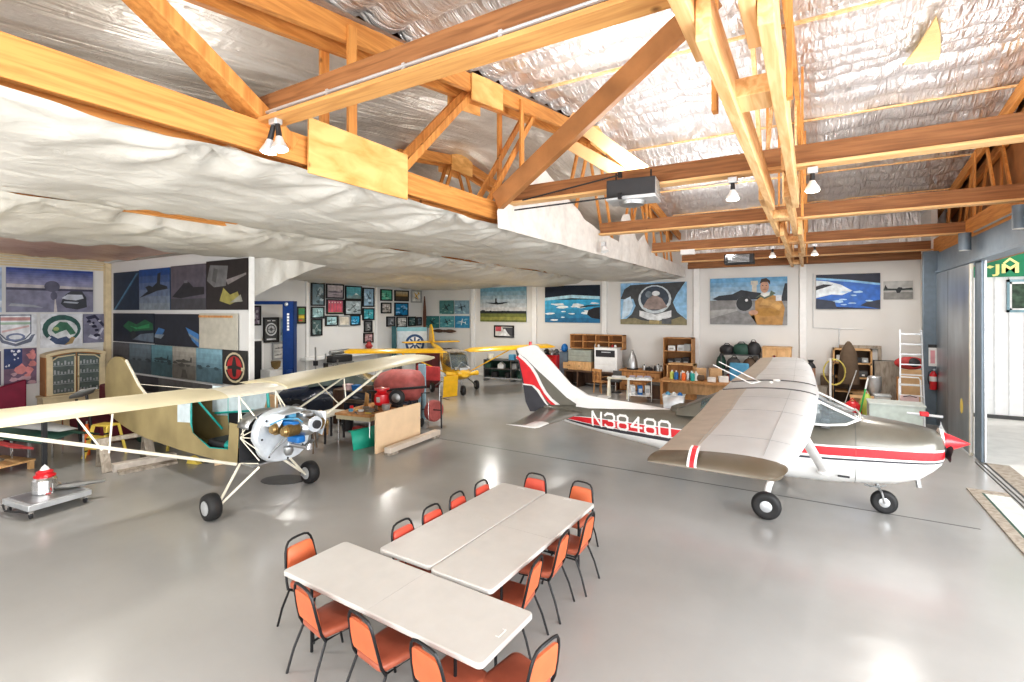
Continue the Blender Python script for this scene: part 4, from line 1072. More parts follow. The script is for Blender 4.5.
# framed pictures on the left wall
FR = [(13.9,14.56,3.5,4.46,(.16,.24,.28),'tall framed picture of a dark wave, top left of the picture cluster'),
(14.67,15.6,3.83,4.45,(.45,.42,.45),'framed picture of a grey jet on mauve sky, top row second from left'),
(15.72,16.66,3.80,4.41,(.10,.38,.44),'framed aqua picture of a mountain, top row third from left'),
(16.76,17.45,3.48,4.36,(.30,.46,.60),'tall framed picture with blue water, top row at the right of the strip post'),
(13.9,14.54,2.95,3.43,(.30,.48,.50),'framed pale green picture with a tiny plane, left column second down'),
(14.7,15.6,3.14,3.77,(.42,.12,.18),'framed pink picture of a row of red figures'),
(15.69,16.66,3.09,3.76,(.35,.42,.45),'framed grey green picture of a rocky slope below the mountain one'),
(16.76,17.45,2.84,3.38,(.06,.36,.42),'framed teal picture of a dark jet, fourth column second down'),
(13.9,14.43,2.21,2.90,(.07,.13,.13),'tall dark framed picture at the foot of the left column'),
(14.64,15.26,2.62,3.04,(.36,.56,.60),'small framed light blue seascape, third row'),
(15.35,15.95,2.59,3.03,(.62,.58,.50),'small cream framed certificate, third row middle'),
(16.0,16.57,2.6,3.05,(.02,.30,.52),'small framed bright blue picture, third row right'),
(16.85,17.32,2.26,2.78,(.12,.13,.14),'narrow dark framed picture below the dark jet one'),
(16.82,17.39,1.75,2.19,(.38,.24,.26),'small maroon framed picture, lowest of the whole cluster'),
(17.91,18.67,3.79,4.33,(.10,.42,.30),'framed green picture of a jet, just right of the strip post'),
(18.88,19.88,3.79,4.31,(.25,.20,.10),'framed brown landscape, top row between the green and the yellow planes'),
(20.11,20.91,3.73,4.36,(.30,.30,.28),'grey framed picture of a yellow plane by the room corner'),
(17.95,18.6,3.16,3.66,(.40,.38,.36),'small framed grey picture below the green jet one'),
(18.88,19.85,3.02,3.67,(.01,.22,.45),'large framed strong blue picture below the brown landscape'),
(18.32,18.88,2.49,2.96,(.15,.16,.18),'small framed grey picture, lower row first by the corner'),
(19.03,19.73,2.42,2.95,(.58,.57,.55),'framed white picture of a slanting jet, lower row second'),
(19.88,20.43,2.48,2.94,(.05,.12,.12),'small framed dark green picture, lower row third'),
(20.55,20.90,2.49,2.91,(.14,.18,.22),'small framed dark picture right in the room corner'),
(13.22,13.61,2.75,3.43,(.18,.20,.06),'framed green and yellow picture standing alone right of the blue lift'),
(11.16,11.6,2.72,3.45,(.14,.11,.15),'framed dark picture seen through the blue lift, beside the hanging plastic'),
(11.74,12.36,2.04,2.99,(.06,.065,.07),'black poster with a white round emblem inside the blue lift'),
(12.4,12.76,2.02,2.98,(.18,.28,.34),'blue grey poster right behind the lift post'),
(12.12,12.81,1.34,1.97,(.58,.58,.56),'white sheet with car drawings below the black emblem poster')]
for i, (a, c_, e, f, bc, lb) in enumerate(FR):
    q = random.Random(i*7+1)
    lt = tuple(min(.85, x+.22) for x in bc); dk = tuple(x*.35 for x in bc)
    if i == 5: sh = [((.60,.10,.14), rect(.08+.17*k,.12,.18+.17*k,.72)) for k in range(5)]+[((.7,.55,.5), ellp(.13+.17*k,.80,.035,.06,10)) for k in range(5)]+[((.20,.30,.15), rect(0,0,1,.10))]
    elif i == 25: sh = [((.6,.62,.64), ellp(.5,.52,.40,.27)), ((.08,.085,.09), ellp(.5,.52,.31,.21)), ((.45,.47,.49), ellp(.5,.52,.24,.16)), ((.1,.1,.1), ellp(.5,.52,.10,.07))]+[((.62,.63,.64), rect(.18,.08,.82,.14)),((.62,.63,.64), rect(.22,.86,.45,.90)),((.62,.63,.64), rect(.55,.86,.78,.90))]+[((.09,.09,.1), rect(.49-.0,.3,.51,.74)),((.09,.09,.1), rect(.2,.51,.8,.53))]
    elif i == 27: sh = [side_plane((.10,.10,.11), .35, .68, .5), side_plane((.10,.10,.11), .65, .68, .4), ((.35,.35,.34), rect(.05,.48,.95,.5)), side_plane((.12,.12,.12), .3, .25, .45), ((.10,.10,.1), ellp(.78,.26,.1,.14))]
    elif i in (23,): sh = [((.06,.30,.12), rect(.1,.55,.9,.9)), ((.75,.55,.05), rect(.15,.3,.85,.48)), ((.55,.08,.04), rect(.15,.12,.6,.22))]
    elif i == 16: sh = [((.62,.62,.60), rect(.1,.08,.9,.92)), plane_shape((.70,.45,.05), .5, .55, .7, .7), plane_shape((.10,.12,.14), .45, .35, .4, 1.2)]
    elif i == 10: sh = [((.48,.42,.32), rect(.15,.3+.14*k,.85,.34+.14*k)) for k in range(4)]
    elif i == 1: sh = grad((.30,.26,.30),(.55,.52,.56),5)+[side_plane((.12,.11,.14), .5, .45, .85), ((.14,.13,.15),[(.1,.2),(.5,.3),(.9,.2),(.5,.24)])]
    elif i == 2: sh = grad((.10,.30,.36),(.14,.48,.56),4,0,1,.3,1)+[((.20,.30,.32),[(0,.1),(.2,.35),(.4,.25),(.65,.5),(1,.2),(1,0),(0,0)]),((.62,.70,.72),[(.55,.38),(.65,.5),(.8,.36)])]
    elif i in (15,): sh = grad((.35,.22,.08),(.45,.40,.28),4,.05,.95,.4,.95)+[((.07,.05,.03), rect(.05,.05,.95,.45))]
    else:
        sh = blobs(lt, 4, .1,.9,.1,.8,.1,.25,i,.5)+blobs(dk, 3, .1,.9,.05,.5,.08,.2,i+50,.5)+[plane_shape(dk if sum(bc) > .5 else lt, .5, .55, .5, q.uniform(-1,1))]
        sh = [(c, [(min(.97,max(.03,x)), min(.97,max(.03,y))) for x, y in pts]) for c, pts in sh]
    picture('framed_picture', lb, 'left', a, c_, e, f, bc, sh, BF if i not in (10,16,26,27) else M['grey'], 'framed pictures on the left wall', fw=.04)
# left wall prints beyond the divider
picture('wall_print','big blue print of a white low car and its round shadow in a desert','left',4.46,6.33,3.23,4.43,(.22,.24,.32),
  grad((.30,.30,.42),(.03,.06,.24),8,0,1,.58,1)+[((.20,.20,.28),rect(0,.0,1,.50)),((.45,.42,.44),[(0,.56),(1,.54),(1,.60),(0,.64)]),((.06,.06,.10),rect(0,.50,1,.55)),((.10,.10,.15),ellp(.50,.60,.09,.13)),((.10,.10,.15),ellp(.52,.38,.04,.10)),((.50,.47,.48),[(.52,0),(.56,0),(.54,.3),(.53,.3)]),
   ((.05,.055,.07),[(.60,.20),(.62,.30),(.66,.42),(.72,.50),(.86,.50),(.91,.36),(.92,.12),(.80,.06),(.66,.10)]),((.50,.53,.60),[(.61,.33),(.68,.42),(.86,.42),(.88,.33),(.78,.28),(.66,.30)]),((.35,.38,.44),[(.63,.22),(.80,.20),(.82,.24),(.64,.26)]),((.30,.32,.36),[(.02,.14),(.4,.1),(.3,.16),(.05,.2)])])
picture('wall_print','edge of a pale blue print at the left border of the picture','left',3.6,4.38,3.23,4.41,(.36,.46,.60),blobs((.55,.60,.68),5,0,1,.1,.9,.1,.2,77))
picture('wall_print','white print with a shield shaped badge and a scroll','left',4.30,5.07,2.29,3.18,(.62,.64,.68),
  [((.12,.14,.20),[(.04,.98),(.86,.98),(.86,.40),(.70,.22),(.45,.14),(.20,.22),(.04,.40)]),((.68,.70,.74),[(.07,.95),(.83,.95),(.83,.42),(.68,.25),(.45,.18),(.22,.25),(.07,.42)]),((.50,.28,.28),rect(.07,.80,.83,.90)),((.35,.48,.38),rect(.07,.68,.83,.75)),((.62,.45,.45),[(.10,.50),(.80,.66),(.80,.60),(.10,.44)]),((.16,.20,.32),ellp(.45,.30,.25,.12)),((.6,.62,.66),ellp(.45,.30,.18,.07)),((.14,.16,.22),[(0,.30),(.1,.14),(.45,.02),(.85,.14),(.96,.38),(.86,.36),(.78,.24),(.45,.10),(.14,.22),(.06,.36)])])
picture('wall_print','white print of a coiled green creature emblem','left',5.15,6.08,2.23,3.18,(.60,.62,.66),
  [((.03,.10,.09),ellp(.50,.55,.46,.42)),((.55,.58,.60),ellp(.52,.52,.36,.30)),((.05,.16,.10),[(.30,.60),(.45,.76),(.62,.74),(.74,.58),(.84,.40),(.70,.36),(.60,.52),(.45,.46),(.34,.40),(.26,.50)]),((.30,.36,.16),ellp(.36,.55,.07,.06)),((.05,.08,.16),[(.15,.30),(.35,.10),(.60,.06),(.70,.22),(.60,.32),(.40,.26),(.25,.36)]),((.35,.25,.12),[(.55,.06),(.75,.10),(.82,.28),(.72,.30),(.66,.16)]),((.60,.62,.66),[(.04,.02),(.25,.30),(.20,.34),(.03,.16)])])
picture('wall_print','dark blue and white print with an angular line emblem','left',6.10,6.66,2.32,3.17,(.20,.20,.28),
  [((.03,.03,.07),[(.1,.9),(.5,.98),(.95,.6),(.85,.55),(.5,.86),(.2,.8)]),((.45,.46,.55),[(.2,.2),(.6,.1),(.9,.5),(.8,.52),(.55,.2),(.3,.3)])]+blobs((.02,.02,.05),6,.1,.9,.1,.8,.08,.16,12)+blobs((.5,.5,.58),4,.2,.8,.1,.9,.03,.08,13))
picture('canvas_print','square canvas of a flag with white stars and a pink rose shape','left',4.42,5.07,1.27,2.25,(.16,.10,.16),
  [((.03,.05,.15),rect(0,.45,.55,1))]+blobs((.60,.62,.70),8,.04,.5,.5,.97,.03,.06,4,.8)+blobs((.55,.22,.22),7,.5,.95,.2,.9,.1,.2,6,.7)+blobs((.45,.30,.34),7,.1,.9,.02,.4,.08,.16,9,.5))
picture('canvas_print','dark canvas edge at the left border below the badge print','left',3.9,4.36,1.3,2.2,(.12,.10,.16),blobs((.35,.30,.36),4,.2,.9,.1,.9,.1,.2,41))
# divider wall prints
def dv(u0, u1, z0, z1, bc, sh, lb, **k): picture('wall_print', lb, 'div', u0, u1, z0, z1, bc, sh, None, 'aircraft prints on the divider wall', **k)
dv(-18.0,-16.38,3.29,4.40,(.015,.03,.06),[((.05,.12,.20),[(0,0),(.9,.95),(1,.95),(.1,0)]),((.10,.25,.38),[(.02,.0),(.9,.92),(.92,.92),(.06,0)])],'dark blue print with a pale diagonal arc, top row beside the corner')
dv(-16.36,-14.64,3.29,4.42,(.03,.07,.14),grad((.20,.24,.28),(.01,.06,.22),6)+[(DK,[(.02,.30),(.30,.46),(.22,.56),(.34,.60),(.46,.56),(.60,.66),(.62,.88),(.72,.90),(.70,.62),(.92,.56),(.94,.50),(.60,.46),(.4,.40)])],'dark print of a banking jet against blue haze, top row second')
dv(-14.60,-12.88,3.29,4.44,(.10,.09,.115),[((.02,.02,.025),[(.05,.30),(.30,.52),(.45,.66),(.56,.60),(.66,.50),(.95,.50),(.96,.34),(.6,.30),(.3,.26)]),((.06,.06,.07),rect(0,0,1,.25)),((.14,.14,.16),rect(.40,.60,.50,.66))],'grey print of a parked bomber in twilight, top row third')
dv(-12.86,-11.12,3.29,4.48,(.025,.02,.02),[((.16,.16,.165),[(.02,.60),(.10,.92),(.55,.88),(.50,.48),(.2,.46)]),((.10,.10,.10),[(.14,.6),(.2,.85),(.3,.82),(.25,.55)]),((.30,.27,.08),[(.34,.18),(.44,.44),(.60,.30),(.78,.36),(.84,.20),(.6,.10)]),((.28,.28,.25),[(.60,.14),(.85,.30),(.90,.16)]),((.22,.20,.20),[(.5,.6),(.98,.72),(.98,.68),(.55,.5)])],'dark print of a cockpit scene with yellow rope, top row right end')
dv(-18.02,-15.52,2.36,3.19,(.01,.015,.03),[((.015,.11,.045),[(.26,.55),(.4,.75),(.6,.62),(.8,.80),(.98,.66),(.98,.45),(.7,.42),(.45,.35)]),((.03,.24,.09),[(.4,.58),(.6,.52),(.9,.66),(.9,.52),(.6,.46)]),((.12,.16,.21),[(.5,.10),(.7,.30),(1,.36),(1,.04)]),(DK,ellp(.52,.26,.07,.14))],'dark print with green northern lights, middle row left')
dv(-15.48,-13.2,2.34,3.18,(.015,.018,.03),[((.05,.16,.36),[(0,.30),(.1,.56),(.25,.50),(.16,.24)]),((.05,.18,.42),[(.72,.60),(1,.40),(1,0),(.86,.2)]),((.20,.25,.30),[(0,.24),(.16,.20),(.24,.34),(.02,.34)]),((.20,.25,.30),[(.78,.42),(1,.24),(1,.14),(.8,.34)])],'dark print of a cockpit view with two blue slivers of earth, middle row')
t = thing('roller_blank', 'blank cream board with a wooden rail along its top', 'board', (-12.3, YP-.03, 0)); 
MB().bb(-.85,.80,-.03,0,2.34,3.20).build('panel', mat('cream_board', (.46,.44,.38), .7), t)
MB().bb(-.82,.62,-.06,-.03,3.10,3.15).build('rail', M['oak'], t)
rows = [(-18.02,-16.98,(.07,.07,.08),'faint dark print beside the corner, bottom row'),(-16.96,-15.68,(.10,.14,.17),'blue grey print of ships on a skyline, bottom row second'),(-15.64,-14.52,(.10,.22,.26),'teal print of a jet over water, bottom row third'),(-14.50,-13.34,(.28,.27,.24),'beige print of a jet on the horizon with a vehicle, bottom row fourth'),(-13.32,-12.16,(.16,.28,.34),'hazy blue print of a runway horizon, bottom row fifth')]
for i, (a, c_, bc, lb) in enumerate(rows):
    dk = tuple(x*.25 for x in bc); sh = grad(tuple(x*.8 for x in bc), tuple(min(1,x*1.25) for x in bc), 4, 0, 1, .42, 1)+[(tuple(x*.5 for x in bc), rect(0,0,1,.44))]
    sh += blobs(dk, 5, .05,.95,.42,.5,.05,.12,i+60,.5)
    if i in (2,3): sh += [side_plane(dk, .5, .55, .7), (dk, rect(.2,.45,.8,.47))]
    if i == 3: sh += [(dk, [(.4,.05),(.46,.3),(.6,.3),(.68,.05)])]
    dv(a, c_, 1.50, 2.33, bc, sh, lb)
dv(-12.14,-11.14,1.52,2.34,(.03,.03,.03),[((.50,.44,.30),ellp(.5,.5,.42,.44)),((.03,.03,.03),ellp(.5,.5,.36,.38)),((.36,.03,.03),ellp(.5,.5,.31,.33)),((.03,.03,.03),[(.12,.50),(.40,.56),(.46,.80),(.54,.80),(.60,.56),(.88,.50),(.88,.44),(.6,.46),(.56,.24),(.44,.24),(.4,.46),(.12,.44)]),((.5,.44,.3),rect(.12,.42,.22,.52)),((.5,.44,.3),rect(.78,.42,.88,.52))],'black poster with a red oval badge and black jet, bottom row right end')
picture('notice_board','long dull grey board low on the divider wall','div',-16.7,-11.9,1.02,1.44,(.13,.13,.13),[((.05,.05,.06),rect(0,0,.3,1))],None,None,'board')
# ------------------------------------------------------------------ unfinished fabric plane with bare engine
CX, CY = -8.4, 5.26
t = thing('airplane', 'unfinished olive and cream tube and fabric plane with its engine uncovered and open cabin', 'airplane', (CX, CY, 0))
def Wc(x, y, z): return (x-CX, y-CY, z)
# rear body
st = [(-10.38,.36,.62,1.50,1.66),(-11.0,.33,.62,1.42,1.60),(-11.8,.28,.62,1.32,1.50),(-12.6,.21,.64,1.20,1.36),(-13.4,.13,.70,1.08,1.20),(-14.2,.05,.82,1.0,1.05)]
rr = []
for x, hw, z0, z1, z2 in st:
    rr.append([Wc(x, CY+a, z) for a, z in ((-hw,z0),(-hw,z1*.5+z0*.5),(-hw,z1),(-hw*.55,z2-.03),(0,z2),(hw*.55,z2-.03),(hw,z1),(hw,z1*.5+z0*.5),(hw,z0))])
MB().loft(rr, caps=(False, True)).build('rear_fuselage', M['olive'], t, smooth=30)
for s in (-1, 1):
    y = CY+s*.362
    pts = [(-10.40,.62),(-9.4,.62),(-8.42,.64),(-8.36,1.33),(-8.64,1.33),(-8.68,.86),(-9.28,.80),(-9.86,1.0),(-9.94,1.18),(-10.40,1.14)]
    o = MB().add([Wc(x,y,z) for x,z in pts], [tuple(range(len(pts)))]).build('side_panel', M['olive'], t, smooth=0, solid=.012)
    MB().add([Wc(x,y,z) for x,z in ((-10.4,1.14),(-9.94,1.18),(-9.9,1.66),(-10.1,1.70),(-10.4,1.60))], [(0,1,2,3,4)]).build('rear_side_window', M['clearp'], t, smooth=0, solid=.004)
MB().add([Wc(x,CY+.34,z) for x,z in ((-10.5,1.20),(-8.75,1.42),(-8.62,1.76),(-10.5,1.74))], [(0,1,2,3)]).build('far_window', M['clearp'], t, smooth=0, solid=.004)
b = MB(); b.add([Wc(x,CY+.34,z) for x,z in ((-9.9,.70),(-8.45,.70),(-8.45,1.38),(-9.9,1.25))], [(0,1,2,3)]); b.add([Wc(-9.9,CY-.33,.66),Wc(-8.45,CY-.33,.66),Wc(-8.45,CY+.34,.66),Wc(-9.9,CY+.34,.66)], [(0,1,2,3)])
b.build('cabin_lining', M['blackp'], t, smooth=0, solid=.01)
b = MB(); b.box(Wc(-9.25,CY,.85),(.5,.55,.14)); b.build('seat', M['blackp'], t, bev=.03)
MB().ell(Wc(-8.95,CY-.12,.86),(.13,.16,.10)).build('green_cushion', M['teal'], t)
for s in (-1, 1):
    y = CY+s*.35
    MB().tube([Wc(-9.93,y,1.72),Wc(-9.93,y,1.15),Wc(-9.88,y,.98),Wc(-9.28,y,.80),Wc(-8.72,y,.85)], .018).build('teal_tube', M['teal'], t)
MB().tube([Wc(-10.38,CY+.33,1.19),Wc(-8.75,CY+.33,1.42)], .022).build('teal_tube', M['teal'], t)
MB().tube([Wc(-9.93,CY-.33,1.7),Wc(-9.7,CY+.1,1.0)], .02).build('teal_tube', M['teal'], t)
MB().tube([Wc(-8.62,CY+.33,1.74),Wc(-8.58,CY+.33,1.36)], .028).build('teal_tube', M['teal'], t)
# cabin top frame and windscreen tubes
segs = [((-8.4,4.92,1.80),(-8.4,4.92,1.33)),((-8.4,5.60,1.80),(-8.4,5.60,1.33)),((-8.4,4.92,1.8),(-8.02,5.05,1.38)),((-8.4,5.6,1.8),(-8.05,5.62,1.45)),((-8.4,4.92,1.8),(-8.35,4.98,1.0)),((-8.4,4.92,1.8),(-8.4,5.6,1.8)),((-8.4,5.6,1.8),(-8.35,5.72,1.42)),((-9.9,4.92,1.74),(-8.4,4.92,1.8)),((-9.9,5.6,1.74),(-8.4,5.6,1.8))]
for p, q in segs: MB().tube([Wc(*p), Wc(*q)], .013).build('frame_tube', M['creamw'], t)
# engine bay frame
for p, q in (((-8.38,4.92,1.10),(-7.97,5.0,1.30)),((-8.38,4.92,1.10),(-7.97,5.0,1.12)),((-8.38,4.92,1.10),(-7.97,5.0,.92)),((-8.38,4.92,1.10),(-7.97,5.02,.74)),((-8.38,4.92,.66),(-7.97,5.0,.70)),((-8.38,5.6,.66),(-7.97,5.5,.66)),((-8.38,4.92,1.12),(-8.2,5.1,1.45))):
    MB().tube([Wc(*p), Wc(*q)], .010).build('mount_tube', M['creamw'], t)
MB().box(Wc(-8.37,CY,1.0),(.02,.70,.66)).build('rear_bulkhead', M['blackp'], t)
MB().box(Wc(-8.2,CY,.66),(.36,.66,.03)).build('belly_tray', M['steel'], t)
b = MB(); rr = []
for x, k in ((-8.42,.92),(-8.25,1.0),(-8.05,.98)):
    rr.append([Wc(x, CY+.04+.44*k*math.cos(a), 1.28+.27*k*math.sin(a)) for a in [PI*j/12 for j in range(13)]])
b.loft(rr, closed=False, caps=(False,False)); b.build('instrument_hood', M['steel'], t, solid=.01)
b = MB(); q = random.Random(3)
for k in range(26): b.ell(Wc(-8.3+.3*q.random(), 4.98+.5*q.random(), 1.2+.22*q.random()), (.03,.03,.025), 0 if k % 2 else 1, 8, 5)
b.build('wiring_and_hoses', [M['blackp'], M['steel']], t)
# nose bowl plate
def plate(k, x, dz=0):
    P = []
    for j in range(30):
        a = 2*PI*j/30; c_, s_ = math.cos(a), math.sin(a)
        P.append(Wc(x, 5.47+.55*k*abs(c_)**.75*(1 if c_ > 0 else -1)*(1-.12*(s_ < -.2)), 1.10+.46*k*abs(s_)**.75*(1 if s_ > 0 else -1)))
    return P
MB().loft([plate(1,-8.06), plate(1.01,-7.98), plate(.99,-7.93), plate(.95,-7.90), plate(.88,-7.90), plate(.3,-7.91)], caps=(False, True)).build('nose_bowl', M['foilw'], t, smooth=50)
b = MB()
for (x, y, z) in ((-7.9,5.02,1.10),(-7.9,5.1,1.40),(-7.9,5.15,.78),(-7.9,5.5,.68),(-7.9,5.8,.85)): b.ell(Wc(x,y,z),(.015,.02,.02),0,8,5)
b.build('rivet', M['blackp'], t)
e = MB().loft([[Wc(x, 5.50+w_*math.cos(a), 1.28+h_*math.sin(a)) for a in [2*PI*j/16 for j in range(16)]] for x, w_, h_ in ((-7.92,.14,.16),(-7.75,.19,.17),(-7.45,.18,.15),(-7.3,.12,.12),(-7.22,.07,.07))]).build('engine_block', M['steel'], t, smooth=60)
MB().lathe([(.035,0),(.13,0),(.13,.03),(.04,.035)], Wc(-7.18,5.50,1.36), (1,0,0), 20).build('propeller_hub', M['foilw'], e)
MB().lathe([(.07,0),(.07,.05)], Wc(-7.145,5.50,1.36), (1,0,0), 16).build('hub_nut', M['blackp'], e)
for s in (-1, 1):
    for x in (-7.72, -7.42):
        b = MB(); prof = []
        for k in range(9): prof += [(.10,.16+k*.025),(.10,.17+k*.025),(.075,.172+k*.025),(.075,.184+k*.025)]
        prof += [(.08,.40),(.06,.44)]
        b.lathe(prof, Wc(x,5.50,1.28), (0,s,0), 16); b.build('cylinder', M['goldfin'], t, smooth=20)
for (c_, d_, m_) in (((-7.55,5.30,1.33),(.34,.14,.16),'blueb'),((-7.5,5.38,1.10),(.3,.16,.12),'blueb'),((-7.6,5.62,1.46),(.22,.20,.10),'steel'),((-7.7,5.42,1.46),(.14,.14,.09),'bluec')):
    MB().box(Wc(*c_), d_).build('engine_part', M[m_], t, bev=.03)
MB().lathe([(.02,0),(.075,.02),(.08,.10),(.05,.16)], Wc(-7.62,5.32,.98), (0,0,-1), 16).build('carburettor', M['steel'], t)
MB().lathe([(.02,0),(.06,.02),(.06,.12),(.04,.14)], Wc(-7.45,5.60,1.0), (0,0,-1), 16).build('oil_filter', M['chrome'], t)
b = MB(); b.tube([Wc(-7.9,5.2,.86),Wc(-7.62,5.3,1.10),Wc(-7.5,5.35,1.0)], .012); b.tube([Wc(-7.9,5.15,.8),Wc(-7.7,5.35,1.16)], .014); b.tube([Wc(-7.45,5.2,1.05),Wc(-7.4,5.45,.95),Wc(-7.5,5.7,1.0)], .03)
b.build('exhaust_tube', M['steel'], t)
b = MB(); b.tube([Wc(-7.8,5.1,1.35),Wc(-7.6,5.2,1.45),Wc(-7.4,5.35,1.45),Wc(-7.35,5.5,1.3)], .012); b.tube([Wc(-7.8,5.12,1.2),Wc(-7.55,5.25,1.22),Wc(-7.4,5.4,1.2)], .010)
b.build('ignition_lead', M['bluec'], t)
b = MB(); b.loft([[Wc(-7.92+.10*k, 5.72+.02*k, 1.50-.0*k), Wc(-7.92+.10*k, 5.96-.02*k, 1.34), Wc(-7.92+.10*k, 6.0-.04*k, 1.10)] for k in range(7)], closed=False, caps=(False,False))
b.build('side_baffle', M['foilw'], t, solid=.008)
b = MB(); b.loft([[Wc(-7.92+.10*k, 5.06+.03*k, 1.32), Wc(-7.92+.10*k, 5.2+.02*k, 1.50), Wc(-7.92+.10*k, 5.60, 1.55-.015*k)] for k in range(4)], closed=False, caps=(False,False))
b.build('top_baffle', M['foilw'], t, solid=.008)
# wings
def wsec(y, z, x0=-8.4, c=1.62, th=.17):
    P = []
    for k in range(13):
        u = (1-math.cos(PI*k/12))/2; P.append(Wc(x0-c*u, y, z+th*(1.48*math.sqrt(u)*(1-u)+.2*u*(1-u))))
    for k in range(1, 12):
        u = (1-math.cos(PI*(12-k)/12))/2; P.append(Wc(x0-c*u, y, z-.25*th*(1.3*math.sqrt(u)*(1-u))))
    return P
def zwl(y): return 1.80+.018*(4.75-y)
def zwr(y): return 1.80+.048*(y-5.75)
MB().loft([wsec(y, zwl(y)) for y in (4.74,4.0,3.0,2.0,1.0,.35)]+[wsec(.12, zwl(.12)+.01, -8.48, 1.45, .12),wsec(.02, zwl(.0)+.02, -8.6, 1.2, .04)]).build('wing', M['cream'], t, smooth=50)
MB().loft([wsec(y, zwr(y)) for y in (5.86,7,8,9,9.9)]+[wsec(10.2, zwr(10.2)+.01, -8.48, 1.45, .12),wsec(10.35, zwr(10.3)+.02, -8.62, 1.15, .04)]).build('wing', M['cream'], t, smooth=50)
MB().loft([wsec(y, 1.80, -8.42, 1.3, .13) for y in (4.74,5.3,5.86)]).build('wing_center', M['creamw'], t, smooth=50)
# struts
def strut(p, q, r, name='wing_strut'): MB().tube([Wc(*p), Wc(*q)], r).build(name, M['creamw'], t)
strut((-8.38,4.86,.66),(-8.42,1.75,1.86),.026); 
strut((-8.38,5.66,.70),(-8.42,8.25,1.90),.026); strut((-9.35,5.64,.70),(-9.25,8.2,1.88),.022)
for (p, q) in (((-8.4,3.12,1.82),(-8.4,3.08,1.28)),((-8.5,2.75,1.83),(-8.4,3.0,1.34)),((-8.45,7.2,1.84),(-8.4,7.2,1.44)),((-9.2,7.0,1.84),(-8.4,7.0,1.36))): strut(p, q, .013, 'jury_strut')
# landing gear
for s, ax_, at_ in ((-1,(-8.03,4.26,.2),4.92),(1,(-8.17,6.15,.2),5.60)):
    o = MB().lathe([(.09,-.085),(.14,-.10),(.19,-.085),(.205,-.05),(.21,0),(.205,.05),(.19,.085),(.14,.10),(.09,.085)], Wc(ax_[0],ax_[1],.21), (.05,1,0), 28).build('wheel', M['rubber'], t, smooth=60)
    MB().lathe([(.03,-.112),(.06,-.105),(.112,-.10),(.112,.10),(.06,.105),(.03,.112)], Wc(ax_[0],ax_[1],.21), (.05,1,0), 20).build('hub', M['gal'], o)
    yi = ax_[1]-s*.12
    b = MB(); b.tube([Wc(-8.38,at_,.64),Wc(ax_[0],yi,.22)], .022); b.build('gear_strut', M['creamw'], t)
    b = MB(); b.tube([Wc(-7.9,at_+(-s)*.05,.66),Wc(ax_[0]+.03,yi,.20)], .020); b.build('gear_strut', M['creamw'], t)
    b = MB(); b.cyl(Wc(ax_[0],yi-s*.06,.21),Wc(ax_[0],ax_[1],.21),.03); b.build('axle', M['steel'], t)
# fin
MB().prism([(x-CX, z) for x, z in ((-14.42,1.0),(-14.5,1.4),(-14.45,1.9),(-14.3,2.08),(-14.0,2.19),(-13.7,2.20),(-13.45,2.12),(-13.2,1.92),(-12.85,1.62),(-12.4,1.36),(-12.4,1.2),(-13.4,1.05))], 'y', -.035, .035).build('fin', M['olive'], t, bev=.02)
MB().tube([Wc(-13.45,CY,2.13),Wc(-13.15,CY,1.88),Wc(-12.8,CY,1.58),Wc(-12.35,CY,1.36)], .03).build('fin_edge', M['creamw'], t)
MB().prism([(-6.02,-.1),(-5.2,-.05),(-4.9,.05),(-5.0,-.02)], 'z', 1.02, 1.05).build('tail_root', M['olive'], t)
MB().tube([Wc(-13.2,CY,1.62),Wc(-10.3,CY+.1,1.70)], .008).build('brace_wire', M['creamw'], t)

# ------------------------------------------------------------------ yellow light plane at the back
t = thing('airplane', 'small bright yellow high wing plane facing us in front of the far corner', 'airplane', (-12.45,16.25,0), math.atan2(-.61,.79))
for s in (-1, 1):
    def ws(y, z, x0=.55, c=1.45, th=.22):
        P = []
        for k in range(9):
            u = (1-math.cos(PI*k/8))/2; P.append((x0-c*u, s*y, z+th*(1.48*math.sqrt(u)*(1-u)+.2*u*(1-u))))
        for k in range(1, 8):
            u = (1-math.cos(PI*(8-k)/8))/2; P.append((x0-c*u, s*y, z-.3*th*(1.3*math.sqrt(u)*(1-u))))
        return P
    MB().loft([ws(.45,1.62,.45,1.0,.05), ws(.75,1.62), ws(4.1,1.70), ws(4.3,1.71,.45,1.1,.08)]).build('wing', M['yellow'], t, smooth=50)
    MB().tube([(.35,s*.35,.75),(.3,s*2.2,1.62)], .025).build('wing_strut', M['yellow'], t)
    MB().tube([(.25,s*.35,.62),(-.1,s*.88,.22)], .025).build('gear_leg', M['steel'], t)
    o = MB().lathe([(.09,-.06),(.17,-.07),(.20,0),(.17,.07),(.09,.06)], (-.1,s*.93,.20), (0,1,0), 20).build('wheel', M['rubber'], t, smooth=60)
    MB().lathe([(.02,-.075),(.09,-.06),(.09,.06),(.02,.075)], (-.1,s*.93,.20), (0,1,0), 14).build('hub', M['gal'], o)
    MB().prism([(-4.3,s*.05),(-4.25,s*1.35),(-4.75,s*1.42),(-5.05,s*.05)], 'z', 1.72, 1.78).build('tailplane', M['yellow'], t, bev=.015)
MB().prism([(-3.9,1.75),(-4.35,2.45),(-4.6,2.62),(-4.85,2.55),(-5.0,1.75)], 'y', -.035, .035).build('fin', M['yellow'], t, bev=.015)
MB().loft([[(x, w_*math.cos(a), zc+h_*math.sin(a)) for a in [2*PI*j/16 for j in range(16)]] for x, w_, h_, zc in ((1.45,.16,.10,.84),(1.1,.34,.20,.82),(.6,.38,.24,.78),(.1,.42,.30,.80),(-.6,.40,.34,.88),(-1.6,.24,.28,1.15),(-3,.12,.14,1.5),(-4.9,.05,.06,1.72))]).build('fuselage', M['yellow'], t, smooth=60)
